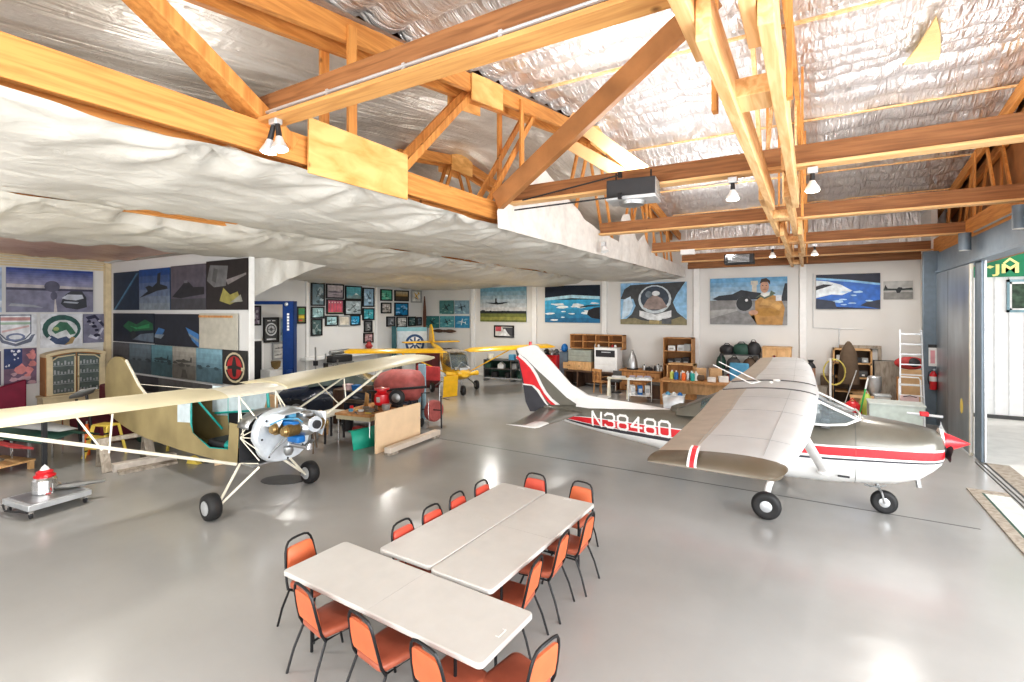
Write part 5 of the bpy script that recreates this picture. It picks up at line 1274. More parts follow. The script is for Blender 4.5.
b = MB(); b.loft([[(.75,-.34,.98),(.75,.34,.98)],[(.30,-.32,1.5),(.30,.32,1.5)]], closed=False, caps=(False,False)); b.build('windscreen', M['glass'], t, solid=.01)
MB().loft([[(.42,-.36,1.02),(.42,.36,1.02),(.40,.34,1.5),(.40,-.34,1.5)],[(-.7,-.38,1.1),(-.7,.38,1.1),(-.7,.34,1.6),(-.7,-.34,1.6)]]).build('cabin_glass', M['glass'], t, bev=.02)
MB().box((-.2,0,1.62),(1.1,.75,.06)).build('cabin_roof', M['oldwood'], t, bev=.02)
b = MB(); b.tube([(.75,-.36,1.0),(.35,-.34,1.6)], .02); b.tube([(.75,.36,1.0),(.35,.34,1.6)], .02); b.tube([(.75,-.36,1.0),(.75,.36,1.0)], .02)
b.build('cabin_frame', M['grey'], t)
b = MB(); b.box((1.0,0,1.0),(.4,.3,.14)); b.cyl((1.0,-.3,1.02),(1.0,.3,1.02),.07); b.tube([(1.1,-.2,1.05),(.9,0,1.25),(1.1,.2,1.1)], .03)
b.build('engine', M['steel'], t)
MB().ell((-.1,-.1,1.0),(.2,.2,.25)).build('seat', M['brown'], t)
o = MB().lathe([(.09,-.06),(.17,-.07),(.20,0),(.17,.07),(.09,.06)], (1.15,0,.20), (0,1,0), 20).build('wheel', M['rubber'], t, smooth=60)
MB().tube([(1.05,0,.7),(1.15,-.1,.4),(1.15,-.1,.2)], .022).build('gear_leg', M['steel'], t)
for s in (-1, 1): MB().tube([(1.2,s*.1,.82),(1.0,s*.62,.84)], [.05,.10]).build('nose_arm', M['yellow'], t)
b = MB(); b.box((0,0,.42),(.02,.62,.80),0); o = b.build('yellow_sheet', M['yellow'], bev=.005); o.location = (-11.75,15.0,0); o.rotation_euler = (0,R(6),R(-22)); tag(o, 'flat yellow sheet panel standing on the floor against the yellow plane', 'panel')

# wooden propellers and poles on the corner wall
def propeller(name, label, c, L_, ang, m_, wall='back', r=.07):
    t = thing(name, label, 'propeller', c)
    rr = []
    for k in range(15):
        u = k/14*2-1; wv = r*(.35+1.0*math.sin(PI*min(1,abs(u)*1.05))**.8) if abs(u) > .08 else r*.7
        rr.append([(u*L_/2*math.cos(ang)-wv*math.cos(q_)*math.sin(ang), .02*math.sin(q_), u*L_/2*math.sin(ang)+wv*math.cos(q_)*math.cos(ang)) for q_ in [2*PI*j/10 for j in range(10)]])
    MB().loft(rr).build('blade', m_, t)
    MB().cyl((0,-.05,0),(0,.04,0),.07).build('hub', M['darkwood'], t)
    return t
propeller('wooden_propeller','dark wooden propeller mounted flat on the wall under the blue jet print',(-16.75,YB-.10,2.20),1.55,0,M['darkwood'])
propeller('wooden_propeller','second dark propeller on the wall just below the first',(-16.7,YB-.10,1.22),1.3,R(-2),M['darkwood'])
propeller('tall_propeller','tall brown propeller blade standing upright in the room corner',(-17.9,YB-.35,2.05),4.0,R(90),mat('red_brown_wood',(.16,.07,.045),.5),r=.09)
# ------------------------------------------------------------------ blue vehicle lift
t = thing('car_lift', 'dark blue car lift post standing between divider wall and left wall pictures', 'car lift', (-16.4,11.5,0), R(35))
b = MB(); b.bb(-.20,.20,-.16,-.13,0,3.62); b.bb(-.20,-.17,-.16,.16,0,3.62); b.bb(.17,.20,-.16,.16,0,3.62)
b.build('post', M['blue'], t, bev=.006)
MB().bb(-.10,.10,.05,.09,.3,3.3).build('screw_channel', M['blackp'], t)
MB().bb(-1.9,.20,-.06,.06,3.50,3.62).build('cross_tube', M['blue'], t, bev=.006)
MB().bb(-.26,.26,-.24,.24,0,.03).build('base_plate', M['blue'], t)
MB().box((.1,-.3,.9),(.16,.22,.5)).build('carriage', M['blue'], t, bev=.02)
for s in (-1,1): MB().beam((.1,-.3,.7),(.1+s*.9,-.9,.7),.09,.09).build('arm', M['blue'], t)
vs, fs = text_polys('ROTARY', .26, .006) if False else ([], [])
b = MB()
for k in range(6): b.bb(-.04,.04,-.166,-.162,2.55+k*.11,2.63+k*.11)
b.build('lettering_patch', M['white'], t, smooth=0)
MB().ell((-.05,-.2,3.5),(.07,.04,.07)).build('pulley', M['gal'], t)
# ------------------------------------------------------------------ doorway in the left wall
b = MB(); b.bb(XL, XL+.02, 10.98, 11.66, 0, 2.1); struct(b.build('door_2', M['blackp']), 'dark doorway in the left wall')
b = MB(); b.bb(XL, XL+.05, 10.9, 10.98, 0, 2.18); b.bb(XL, XL+.05, 11.66, 11.74, 0, 2.18); b.bb(XL, XL+.05, 10.9, 11.74, 2.1, 2.18); struct(b.build('trim_20', M['white']), 'white frame of the dark doorway')

# ------------------------------------------------------------------ china cabinet
t = thing('china_cabinet', 'antique cream display cabinet with two arched glass doors against the left wall', 'cabinet', (XL+.03, 5.82, 0))
def arch(y): return 1.98+.12*(1-(y/.68)**2)
ys = [-.68+1.36*k/12 for k in range(13)]
MB().prism([(y, .9) for y in (-.68,.68)]+[(y, arch(y)) for y in reversed(ys)], 'x', 0, .38).build('carcass', M['oakin'], t)
MB().bb(0,.46,-.74,.74,0,.86).build('base', M['china'], t, bev=.01)
MB().bb(0,.50,-.77,.77,.86,.92).build('base_top', M['china'], t, bev=.01)
b = MB(); b.loft([[(.0,y,arch(y)),(.45,y,arch(y)),(.45,y,arch(y)+.08),(.0,y,arch(y)+.08)] for y in ys]); b.build('cornice', M['china'], t, smooth=20)
for s in (-1, 1):
    MB().bb(.36,.43,s*.60-.05,s*.60+.07,.92,2.0).build('pilaster', M['china'], t, bev=.008)
    d = MB(); d.prism([(s*.02,.93),(s*.56,.93),(s*.56,1.98),(s*.02,2.08)], 'x', .38, .40); dd = d.build('door', M['dglass'], t)
    b = MB()
    for (p, q) in (((s*.04,.95),(s*.54,.95)),((s*.54,.95),(s*.54,1.88)),((s*.04,.95),(s*.04,1.98)),((s*.54,1.88),(s*.42,1.98)),((s*.42,1.98),(s*.04,2.02))):
        b.beam((.405,p[0],p[1]),(.405,q[0],q[1]),.03,.06,up=(1,0,0))
    b.build('door_frame', M['china'], dd)
    for z in (1.22,1.48,1.72):
        MB().bb(.40,.406,s*.06,s*.52,z,z+.012).build('shelf_edge', M['steel'], t)
    q_ = random.Random(8+s)
    for z in (1.0,1.25,1.5,1.75):
        b = MB()
        for k in range(6): h_ = .05+.07*q_.random(); b.bb(.401,.407, s*(.08+k*.075), s*(.12+k*.075), z, z+h_)
        b.build('glassware', M['steel'], t)
MB().ell((.44,.03,1.4),(.015,.02,.03)).build('door_knob', M['goldfin'], t)

# ------------------------------------------------------------------ left side: burgundy seats, blades, stands
t = thing('burgundy_sofa', 'burgundy upholstered bench in front of the cream cabinet', 'sofa', (-15.9, 5.7, 0), R(-4))
MB().bb(-1.2,1.2,-.4,.4,.15,.50).build('seat', M['burg'], t, bev=.06)
MB().bb(-1.25,1.25,.25,.5,.4,1.22).build('backrest', M['burg'], t, bev=.06)
for x in (-1.1,1.1): MB().bb(x-.04,x+.04,-.35,.35,0,.15).build('foot', M['darkwood'], t)
t = thing('burgundy_chair', 'deep red box seat at the left picture border', 'chair', (-17.5, 4.3, 0), 0)
MB().bb(-.45,.45,-.45,.45,.0,.5).build('seat', M['burg'], t, bev=.05)
MB().prism([(-.45,.45),(.42,.45),(.42,1.45),(-.1,1.30),(-.45,1.30)], 'x', -.45, -.30).build('backrest', mat('wine_red',(.20,.01,.04),.55), t, bev=.03)
t = thing('fairing_shell', 'long grey aircraft cowling blade lying across the burgundy bench', 'aircraft component', (-15.0, 5.0, 1.28), R(-5))
MB().loft([[(x, w_*math.cos(a), z+th*math.sin(a)) for a in [2*PI*j/12 for j in range(12)]] for x, w_, th, z in ((-1.1,.04,.02,-.22),(-.5,.16,.05,-.1),(.1,.18,.06,.04),(.6,.08,.04,.16),(.95,.02,.02,.22))]).build('shell', M['grey'], t, smooth=60)
MB().ell((.0,0,.06),(.14,.09,.05)).build('white_patch', M['paper'], t)
MB().tube([(-.6,0,-.2),(-.7,.1,-1.28)], .03).build('stand', M['blackp'], t)
MB().tube([(.2,0,-.02),(.4,.1,-1.28)], .03).build('stand', M['blackp'], t)
t = thing('grey_fairing', 'drab grey and green aircraft skin pieces on a low rack under the near wing', 'aircraft component', (-14.2,3.95,0), R(10))
MB().loft([[(x, -.5, .62+.03*x),(x, 0, .80-.04*x),(x,.5,.62)] for x in (-1.3,-.5,.3,1.2)], closed=False, caps=(False,False)).build('skin', M['junk1'], t, solid=.02)
MB().loft([[(x, -.42+.1*x, .86),(x, -.1+.1*x, .98-.1*abs(x))] for x in (-.2,.3,.8,1.3)], closed=False, caps=(False,False)).build('grey_panel', M['grey'], t, solid=.02)
MB().prism([(-1.2,-.5),(1.1,-.6),(.6,-.7),(-1.0,-.62)], 'z', .56, .60).build('red_strip', M['redd'], t)
for x in (-1.1,-.2,.9):
    for y in (-.35,.35): MB().tube([(x,y,0),(x,y,.62)], .018).build('leg', M['chrome'], t)
t = thing('grey_panel_pieces', 'large dull grey sheet leaning low at the left picture border', 'panel', (-15.2,2.4,0))
MB().add([(-.6,0,.45),(.9,.2,.75),(1.0,.5,.95),(-.6,.6,.9)], [(0,1,2,3)]).build('sheet', M['grey'], t, solid=.02)
for p_ in ((-.5,.05),(.8,.25)): MB().tube([(p_[0],p_[1],0),(p_[0],p_[1],.72)], .02).build('leg', M['steel'], t)
t = thing('low_platform', 'low orange brown wooden stool platform at the left picture border', 'platform', (-14.15,3.35,0), R(15))
MB().bb(-.55,.45,-.35,.35,.16,.20).build('top', M['oaklight'], t, bev=.005)
for x in (-.5,.38):
    for y in (-.3,.3): MB().bb(x-.04,x+.04,y-.04,y+.04,0,.16).build('leg', M['oaklight'], t)
t = thing('metal_pedestal', 'weathered grey flared pedestal standing on the low wooden platform', 'stand', (-14.3,3.3,.20))
MB().lathe([(.16,0),(.08,.06),(.05,.2),(.07,.34),(.14,.42)], (0,0,0), (0,0,1), 16).build('column', M['oldwood'], t)
# dolly with siren lantern and pole
t = thing('equipment_dolly', 'flat grey wheeled dolly in front of the unfinished plane wing', 'dolly', (-11.0,3.14,0), R(97))
MB().bb(-.42,.42,-.52,.30,.13,.22).build('deck', M['gal'], t, bev=.008)
MB().bb(-.36,.36,-.46,.24,.215,.225).build('tray', M['steel'], t)
MB().tube([(-.42,-.5,.12),(-.5,0,.10),(-.42,.28,.12)], .014).build('handle', M['black'], t)
for x in (-.36,.36):
    for y in (-.44,.22):
        o = MB().cyl((x-.015,y,.045),(x+.015,y,.045),.045,n=16).build('caster', M['blackp'], t)
        MB().box((x,y,.10),(.05,.05,.06)).build('fork', M['chrome'], o)
t = thing('red_lantern', 'chrome drum with a red band and white cone cap on the grey dolly', 'lantern', (-11.03,3.15,.222))
MB().lathe([(.15,0),(.165,.02),(.16,.22),(.13,.26)], (0,0,0), (0,0,1), 24, 0).build('drum', M['chrome'], t)
MB().lathe([(.12,.0),(.145,.02),(.145,.04),(.11,.07),(.115,.10),(.07,.13)], (0,0,.25), (0,0,1), 24, 0).build('red_band', M['red'], t)
MB().lathe([(.07,.0),(.045,.05),(.0,.10)], (0,0,.37), (0,0,1), 20).build('cone_cap', M['white'], t)
b = MB(); b.prism([(-.035,0),(.035,0),(.04,.08),(0,.15),(-.04,.08)], 'x', .152, .160); b.build('red_badge', M['red'], t)
b = MB(); b.prism([(-.06,-.02),(.06,-.02),(.06,.16),(-.06,.16)], 'x', .146, .153); b.build('white_label', M['paper'], t)
t = thing('metal_casting', 'dull bronze grey casting with a long arm lying on the grey dolly', 'machine part', (-10.9,3.42,.222), R(60))
MB().lathe([(.13,0),(.12,.08),(.05,.12)], (-.25,.15,0), (0,0,1), 16).build('bowl', M['oldwood'], t)
MB().loft([[(x, w_*math.cos(a), .06+th*math.sin(a)) for a in [2*PI*j/8 for j in range(8)]] for x, w_, th in ((-.2,.03,.02),(0,.08,.05),(.25,.05,.04),(.5,.03,.02))]).build('arm', M['steel'], t)
t = thing('black_post', 'thin black upright post rising behind the dolly under the cream wing', 'post', (-11.75,3.35,0))
MB().bb(-.035,.035,-.035,.035,0,1.5).build('post', M['black'], t, bev=.004)
MB().bb(-.18,.18,-.18,.18,0,.02).build('foot_plate', M['black'], t)
# sawhorse, timber, step ladders
t = thing('sawhorse', 'weathered wooden sawhorse carrying the tail of the unfinished plane', 'sawhorse', (-12.45,4.85,0), R(80))
MB().bb(-.5,.5,-.06,.06,.56,.64).build('top_rail', M['oldwood'], t, bev=.006)
for x in (-.38,.38):
    for s in (-1,1): MB().beam((x,s*.03,.60),(x+.02,s*.32,.0),.16,.035,up=(0,1,0)).build('leg', M['oldwood'], t)
    MB().bb(x-.015,x+.015,-.2,.2,.25,.36).build('brace', M['oldwood'], t)
t = thing('timber_block', 'short whitewashed timber lying on the floor beside the sawhorse', 'timber', (-12.05,5.05,0), R(80))
MB().bb(-.55,.55,-.10,.10,0,.16).build('beam', mat('whitewashed_wood',(.55,.50,.45),.8,var=.2), t, bev=.006)
MB().bb(-.5,.5,-.35,-.12,0,.05).build('plank', M['oldwood'], t)
for (x, y, a, lb) in ((-13.65,4.95,20,'yellow plastic step stool left of the sawhorse, under the tail'),(-13.2,6.0,25,'yellow plastic step stool right of the sawhorse, behind the tail')):
    t = thing('step_stool', lb, 'step stool', (x,y,0), R(a), 'yellow step stools under the tail')
    MB().bb(-.22,.22,-.14,.14,.68,.72).build('top', M['yellowf'], t, bev=.01)
    for s in (-1,1):
        b = MB(); b.beam((s*.2,-.12,.70),(s*.25,-.30,0),.035,.07); b.beam((s*.2,.12,.70),(s*.25,.26,0),.035,.05); b.build('rail', M['yellowf'], t)
        for k in range(4): MB().box((s*.225,-.19-.03*k,.55-.13*k),(.04,.08,.03)).build('slot', M['blackp'], t)
    for k in range(2): MB().box((0,-.18-.07*k,.46-.22*k),(.42,.16,.03)).build('step', M['yellowf'], t)
t = thing('orange_cylinder', 'slim orange gas bottle behind the wing jury struts', 'gas bottle', (-14.1,4.75,0))
MB().lathe([(.06,0),(.065,.04),(.065,.55),(.03,.64),(.03,.70)], (0,0,0), (0,0,1), 16).build('bottle', M['orange'], t)
MB().cyl((0,0,.70),(0,0,.76),.02).build('valve', M['steel'], t)
t = thing('metal_rack', 'low metal rack with chrome legs behind the wing struts', 'rack', (-15.2,4.2,0), R(12))
for z in (.35,.85): MB().bb(-.6,.6,-.2,.2,z,z+.03).build('shelf', M['creamw'] if z > .5 else M['darkgrey'], t)
for x in (-.58,.58):
    for y in (-.18,.18): MB().tube([(x,y,0),(x,y,.95)], .015).build('leg', M['chrome'], t)
b = MB(); q = random.Random(5)
for i, (x, c_) in enumerate(((-.45,'teal'),(-.3,'redd'),(-.15,'blackp'),(.05,'bluec'),(.25,'green'),(.42,'pinkred'))):
    t2 = thing('storage_tin', ['teal tin on the low metal rack, at its left end','dull red tin on the low metal rack','black tin on the low metal rack','blue tin on the low metal rack','green tin on the low metal rack','faded red tin on the low metal rack, at its right end'][i], 'tin', (-15.2+x*math.cos(R(12)),4.2+x*math.sin(R(12)),.38), 0, 'tins on the low metal rack')
    MB().lathe([(.06,0),(.06,.16),(.05,.17)], (0,0,0), (0,0,1), 14).build('can', M[c_], t2)
t = thing('loose_tyre', 'black tyre lying under the middle of the olive fuselage', 'tyre', (-12.1,6.5,.0))
MB().lathe([(.14,0),(.26,.0),(.30,.06),(.30,.12),(.26,.18),(.14,.18)], (0,0,0), (0,0,1), 22).build('tyre', M['rubber'], t, smooth=50)
t = thing('leaning_board', 'pale slanted board propped under the fuselage near the wing strut', 'board', (-10.75,5.9,0), R(10))
b = MB(); b.beam((0,0,0),(-.25,.1,.72),.22,.03); b.build('board', M['plypale'], t)
t = thing('oil_pan', 'dark flat rubber mat on the floor under the bare engine', 'mat', (-8.75,6.0,0), R(30))
MB().prism(ellp(0,0,.42,.28,16), 'z', .001, .012).build('mat', M['darkgrey'], t)

# ------------------------------------------------------------------ behind the bare engine
t = thing('packing_box', 'brown cardboard box behind the unfinished plane cabin', 'box', (-13.2,8.35,.55))
MB().bb(-.34,.34,-.3,.3,0,.34).build('carton', M['cardboard'], t); MB().bb(-.34,.34,-.03,.03,.34,.345).build('tape', M['plypale'], t)
t = thing('packing_box', 'darker narrow cardboard box at the left of the wider carton', 'box', (-14.05,8.5,.55)); MB().bb(-.2,.2,-.3,.3,0,.42).build('carton', mat('dark_cardboard',(.38,.22,.12),.8), t); MB().bb(-.2,.2,-.03,.03,.42,.425).build('tape', M['plypale'], t)
t = thing('steel_pot', 'round steel pot standing on the wider cardboard box', 'pot', (-13.45,8.4,.90)); MB().lathe([(.17,0),(.19,.02),(.19,.14),(.20,.15)], (0,0,0), (0,0,1), 20).build('pot', M['steel'], t)
t = thing('work_table', 'long grey bench carrying cartons behind the unfinished plane', 'table', (-13.4,8.5,0)); MB().bb(-1.3,1.3,-.5,.5,.50,.55).build('top', M['steel'], t)
for x in (-1.2,1.2):
    for y in (-.4,.4): MB().bb(x-.03,x+.03,y-.03,y+.03,0,.5).build('leg', M['steel'], t)
# dark car under cover
t = thing('covered_car', 'low dark blue black car body parked behind the cream wing', 'car', (-12.7,11.0,0), R(38))
prof = [(-2.1,.45,.55),(-1.95,.78,.80),(-1.2,.90,.84),(-.75,1.22,.66),(.3,1.26,.64),(1.0,.95,.82),(1.9,.82,.78),(2.15,.5,.6)]
MB().loft([[(x, hw*a, .22+(z-.22)*h_) for a, h_ in ((-1,0),(-1.04,.35),(-1,.62),(-.8,.9),(-.4,1),(0,1),(.4,1),(.8,.9),(1,.62),(1.04,.35),(1,0))] for x, z, hw in prof]).build('body', mat('navy_paint',(.018,.025,.045),.25,.2,coat=.6), t, smooth=50)
MB().loft([[(x, hw*a, z) for a, z in ((-1,z0),(-.86,z1),(.86,z1),(1,z0))] for x, z0, z1, hw in ((-1.05,.94,1.05,.72),(-.72,.98,1.23,.68),(.3,.98,1.27,.66),(.85,.96,1.05,.74))]).build('windows', M['dglass'], t, smooth=20)
for x in (-1.35,1.35):
    for y in (-.78,.78):
        o = MB().cyl((x,y-.1,.31),(x,y+.1,.31),.31,n=24).build('wheel', M['rubber'], t)
        MB().cyl((x,y-.11,.31),(x,y+.11,.31),.18,n=16).build('hubcap', M['steel'], o)
# work table with tools
t = thing('workbench', 'brown topped work table on steel legs behind the plywood sheet', 'table', (-9.72,9.15,0), R(10))
MB().bb(-.52,.52,-.75,.75,.70,.75).build('top', M['oak'], t, bev=.005)
MB().bb(-.50,.50,-.73,.73,.60,.70).build('apron', mat('cream_apron',(.50,.44,.30),.6), t)
for x in (-.46,.46):
    for y in (-.68,.68): MB().tube([(x,y,0),(x,y,.62)], .02).build('leg', M['chrome'], t)
t = thing('cream_side_table', 'narrow cream table end left of the brown topped work table', 'table', (-10.5,8.45,0), R(10))
MB().bb(-.25,.25,-.4,.4,.64,.70).build('top', M['creamw'], t, bev=.005)
for x in (-.2,.2):
    for y in (-.34,.34): MB().bb(x-.02,x+.02,y-.02,y+.02,0,.64).build('leg', M['blackp'], t)
bt = [('orange_sheet','bent orange brown metal sheet standing on the work table','metal sheet',(-10.0,9.2,.75)),]
t = thing(*bt[0][:3], bt[0][3], R(-30)); MB().loft([[(x,.04*math.cos(x*4),0),(x,.04*math.cos(x*4)+.03,.36)] for x in (-.2,-.1,0,.1,.2)], closed=False, caps=(False,False)).build('sheet', mat('orange_brown',(.55,.30,.10),.6), t, solid=.008)
t = thing('red_pressure_tank', 'glossy red tank with chrome cap on the work table', 'tank', (-9.75,9.55,.75), R(20))
MB().lathe([(.05,0),(.19,.05),(.21,.18),(.19,.32),(.10,.38)], (0,0,0), (0,0,1), 20).build('tank', M['red'], t)
MB().lathe([(.12,.0),(.13,.05),(.20,.07),(.20,.11),(.05,.14)], (0,0,.36), (0,0,1), 20).build('lid', M['red'], t)
MB().box((0,-.20,.2),(.10,.03,.14)).build('badge', M['chrome'], t)
t = thing('black_blower', 'round black blower housing right of the red tank', 'blower', (-9.35,9.7,.75))
MB().lathe([(.12,-.08),(.20,-.06),(.22,0),(.20,.06),(.12,.08)], (0,0,.24), (.4,-1,0), 24).build('housing', M['blackp'], t)
MB().lathe([(.03,-.10),(.09,-.085),(.12,-.08)], (0,0,.24), (-.4,1,0), 20).build('intake', M['steel'], t)
MB().box((0,0,.03),(.24,.2,.06)).build('foot', M['blackp'], t)
pots = [(-9.45,8.85,.12,.05,'steel','flat steel pan near the front of the work table'),(-9.25,9.2,.10,.14,'gal','galvanised pot at the right of the work table'),(-9.9,8.65,.06,.05,'bluec','small blue cup on the work table front corner'),(-9.65,8.75,.07,.04,'paper','white dish on the work table'),(-9.75,9.0,.09,.06,'steel','steel bowl in the middle of the work table'),(-9.5,9.1,.05,.10,'brown','brown jar beside the steel bowl'),(-10.05,8.8,.045,.09,'red','small red can at the left of the work table')]
for (x, y, r, h_, m_, lb) in pots:
    t = thing('workshop_pot', lb, 'container', (x,y,.75), 0, 'containers on the work table'); MB().lathe([(r*.8,0),(r,h_*.3),(r,h_),(r*1.05,h_+.01)], (0,0,0), (0,0,1), 16).build('vessel', M[m_], t)
for i, (x, y, a) in enumerate(((-9.3,8.7,20),(-9.6,8.55,-30),(-9.85,8.9,60),(-9.35,9.0,100))):
    t = thing('hand_tool', ['flat steel tool lying at the front right of the work table','flat tool crossing the front edge of the work table','tool lying by the small red can','tool lying by the galvanised pot'][i], 'tool', (x,y,.752), R(a), 'tools on the work table')
    MB().bb(-.12,.05,-.015,.015,0,.02).build('handle', M['blackp'] if i % 2 else M['yellowf'], t); MB().bb(.05,.16,-.008,.008,.004,.016).build('shaft', M['chrome'], t)
for i, (x, y, z, c_) in enumerate(((-11.2,10.0,.98,'blueb'),(-11.55,9.98,.98,'pink'),(-10.85,10.08,.98,'brown'))):
    t = thing('parts_bin', ['bright blue parts tub seen between wing and struts','pale pink parts tub left of the blue one','brown parts tub right of the blue one'][i], 'tub', (x,y,z-.0), 0, 'tubs on the back shelf'); MB().loft([[(-.09*k,-.09*k,h_),(.09*k,-.09*k,h_),(.09*k,.09*k,h_),(-.09*k,.09*k,h_)] for k, h_ in ((1,0),(1.2,.16))]).build('tub', M[c_], t)
t = thing('storage_shelf', 'dark open shelf of parts behind the work table', 'shelf', (-11.25,10.05,0), R(8))
for z in (.3,.66,1.0-.02): MB().bb(-.7,.7,-.2,.2,z-.02,z+.0).build('shelf', M['brown'], t)
for x in (-.68,.68): MB().bb(x-.02,x+.02,-.2,.2,0,1.0).build('side', M['darkwood'], t)
# red dusty engine cowl on stand
t = thing('red_cowling', 'large dusty faded red rounded fairing on a frame under the far wing tip', 'aircraft component', (-10.2,10.75,0), R(25))
MB().loft([[(x, .52*k*math.cos(a), 1.12+.46*k*math.sin(a)) for a in [2*PI*j/20 for j in range(20)]] for x, k in ((-.75,.35),(-.6,.75),(-.25,1),(.25,1),(.5,.92),(.62,.6))]).build('shell', M['pinkred'], t, smooth=60)
b = MB(); b.tube([(-.8,-.55,1.0),(.9,-.55,1.16)], .035); b.build('black_bar', M['blackp'], t)
for x in (-.4,.4):
    for y in (-.4,.4): MB().tube([(x,y,.02),(x*.9,y*.9,.75)], .025).build('leg', M['black'], t)
MB().bb(-.45,.45,-.45,.45,.42,.46).build('tray', M['oak'], t)
t = thing('red_wing_panel', 'bright red panel standing behind the faded red fairing', 'panel', (-10.5,12.3,0), R(10))
MB().bb(-.42,.42,-.04,.04,1.05,1.50).build('panel', M['redd'], t, bev=.02); 
for x in (-.4,.4): MB().tube([(x,0,0),(x,0,.92)], .02).build('leg', M['steel'], t)
t = thing('light_blue_board', 'narrow light blue upright board beside the faded red fairing', 'board', (-10.15,11.6,0)); MB().bb(-.13,.13,-.03,.03,0,1.65).build('board', mat('light_blue',(.35,.55,.65),.5), t, bev=.005)
t = thing('pink_wheel_stand', 'pinkish drum in a black and chrome wheeled frame by the plywood sheet', 'stand', (-9.15,10.95,0), R(10))
MB().lathe([(.26,-.10),(.30,-.06),(.30,.06),(.26,.10)], (0,0,.45), (1,-.4,0), 22).build('drum', M['pinkred'], t)
b = MB(); b.tube([(-.3,-.15,0),(-.3,-.15,.95),(-.05,-.15,.98)], .02); b.tube([(.3,-.1,0),(.28,-.1,.9)], .02); b.tube([(-.3,-.15,.5),(.3,-.1,.5)], .015); b.build('frame', M['blackp'], t)
b = MB(); b.tube([(.3,-.1,.85),(.55,-.1,.80)], .012); b.tube([(.0,-.3,.02),(0,-.3,.85)], .012); b.build('handle', M['chrome'], t)
MB().lathe([(.10,-.02),(.13,0),(.10,.02)], (-.3,-.15,.13), (1,0,0), 16).build('wheel', M['rubber'], t)
t = thing('floor_plate', 'pale metal plate lying on the floor beside the wheeled frame', 'plate', (-10.5,12.3,0), R(20)); MB().bb(-.3,.3,-.15,.15,.0,.03).build('plate', M['gal'], t)
# plywood panel on its beam, green board
t = thing('plywood_sheet', 'tan plywood sheet standing upright on edge behind a white timber', 'board', (-8.58,8.98,0), R(93))
MB().bb(-.82,.78,-.02,.02,.0,.92).build('sheet', M['plypale'], t)
t = thing('white_timber', 'low white edged timber beam in front of the plywood sheet', 'timber', (-8.30,9.2,0), R(94.5))
MB().bb(-.98,.98,-.09,.09,.05,.17).build('beam', mat('whitewashed_timber',(.66,.58,.50),.8), t, bev=.006)
MB().bb(-.98,-.70,-.09,.09,0,.05).build('foot', M['oldwood'], t); MB().bb(.70,.98,-.09,.09,0,.05).build('foot', M['oldwood'], t)
t = thing('green_board', 'bright green board leaning low between work table and plywood sheet', 'board', (-9.12,8.45,0), R(80))
MB().add([(-.36,0,0),(.40,0,0),(.40,.10,.48),(-.36,.10,.42)], [(0,1,2,3)]).build('board', M['tealb'], t, solid=.02)
MB().bb(-.36,.40,.10,.22,.40,.43).build('folded_edge', M['tealb'], t)
t = thing('tan_bag', 'crumpled tan paper bag on the floor behind the bare engine', 'bag', (-11.2,8.75,0))
MB().loft([[(w_*math.cos(a)*(1+.12*math.sin(3*a)), .6*w_*math.sin(a), z) for a in [2*PI*j/10 for j in range(10)]] for z, w_ in ((0,.24),(.2,.26),(.45,.16),(.62,.08))]).build('bag', M['cardboard'], t)
t = thing('orange_cone_tray', 'orange curved tray behind the bare engine hub', 'tray', (-10.15,7.6,.0)); MB().loft([[(x,-.2+.05*x,.62),(x,0,.56),(x,.2,.64)] for x in (-.35,0,.35)], closed=False, caps=(False,False)).build('tray', M['orange'], t, solid=.02)
for x, y in ((-.3,-.1),(.3,-.1),(0,.15)): MB().tube([(x*1.3,y*1.6,0),(x,y,.58)], .018).build('leg', M['brown'], t)

# white emblem board and light blue cabinet against the corner
t = thing('emblem_board', 'white board with a blue round wheel emblem behind the yellow wing', 'board', (-17.2,18.9,1.0), R(30))
MB().bb(-.75,.75,-.03,.03,0,1.45).build('panel', mat('icy_white',(.62,.68,.72),.5), t)
MB().bb(-.75,.75,-.035,.035,1.25,1.45).build('blue_header', mat('aqua_print',(.25,.50,.58),.5), t)
b = MB(); bl = 0
b.add([(a, -.036, c_) for a, c_ in ellp(.15,.62,.48,.48,24)], [tuple(range(24))], 0)
b.add([(a, -.039, c_) for a, c_ in ellp(.15,.62,.36,.36,24)], [tuple(range(24))], 1)
for k in range(8):
    a = PI*k/4; b.add([(.15+.34*math.cos(a-.13),-.042,.62+.34*math.sin(a-.13)),(.15+.34*math.cos(a+.13),-.042,.62+.34*math.sin(a+.13)),(.15+.08*math.cos(a+.5),-.042,.62+.08*math.sin(a+.5)),(.15+.08*math.cos(a-.5),-.042,.62+.08*math.sin(a-.5))], [(0,1,2,3)], 0)
b.build('emblem', [mat('emblem_navy',(.03,.08,.20),.5), M['white']], t, smooth=0)
t = thing('dark_side_panel', 'tall teal grey panel edge left of the white emblem board', 'panel', (-17.75,18.2,0)); MB().bb(-.1,.12,-.05,.05,0,2.5).build('panel', mat('teal_grey',(.06,.16,.18),.5), t)
t = thing('storage_counter', 'low pale counter along the corner under the emblem board', 'cabinet', (-16.95,19.5,0), R(20)); MB().bb(-1,1.2,-.4,.4,0,.98).build('body', M['white'], t, bev=.01); MB().bb(-1.03,1.23,-.43,.43,.98,1.02).build('top', M['grey'], t)
t = thing('red_brown_pump', 'rusty red pump head on the ledge left of the emblem board', 'pump', (-18.1,16.9,1.30)); MB().lathe([(.12,0),(.10,.15),(.16,.3),(.06,.5)], (0,0,0), (0,0,1), 14).build('body', M['redd'], t); MB().tube([(-.2,0,.3),(.2,0,.3)], .05).build('pipe', M['redd'], t)
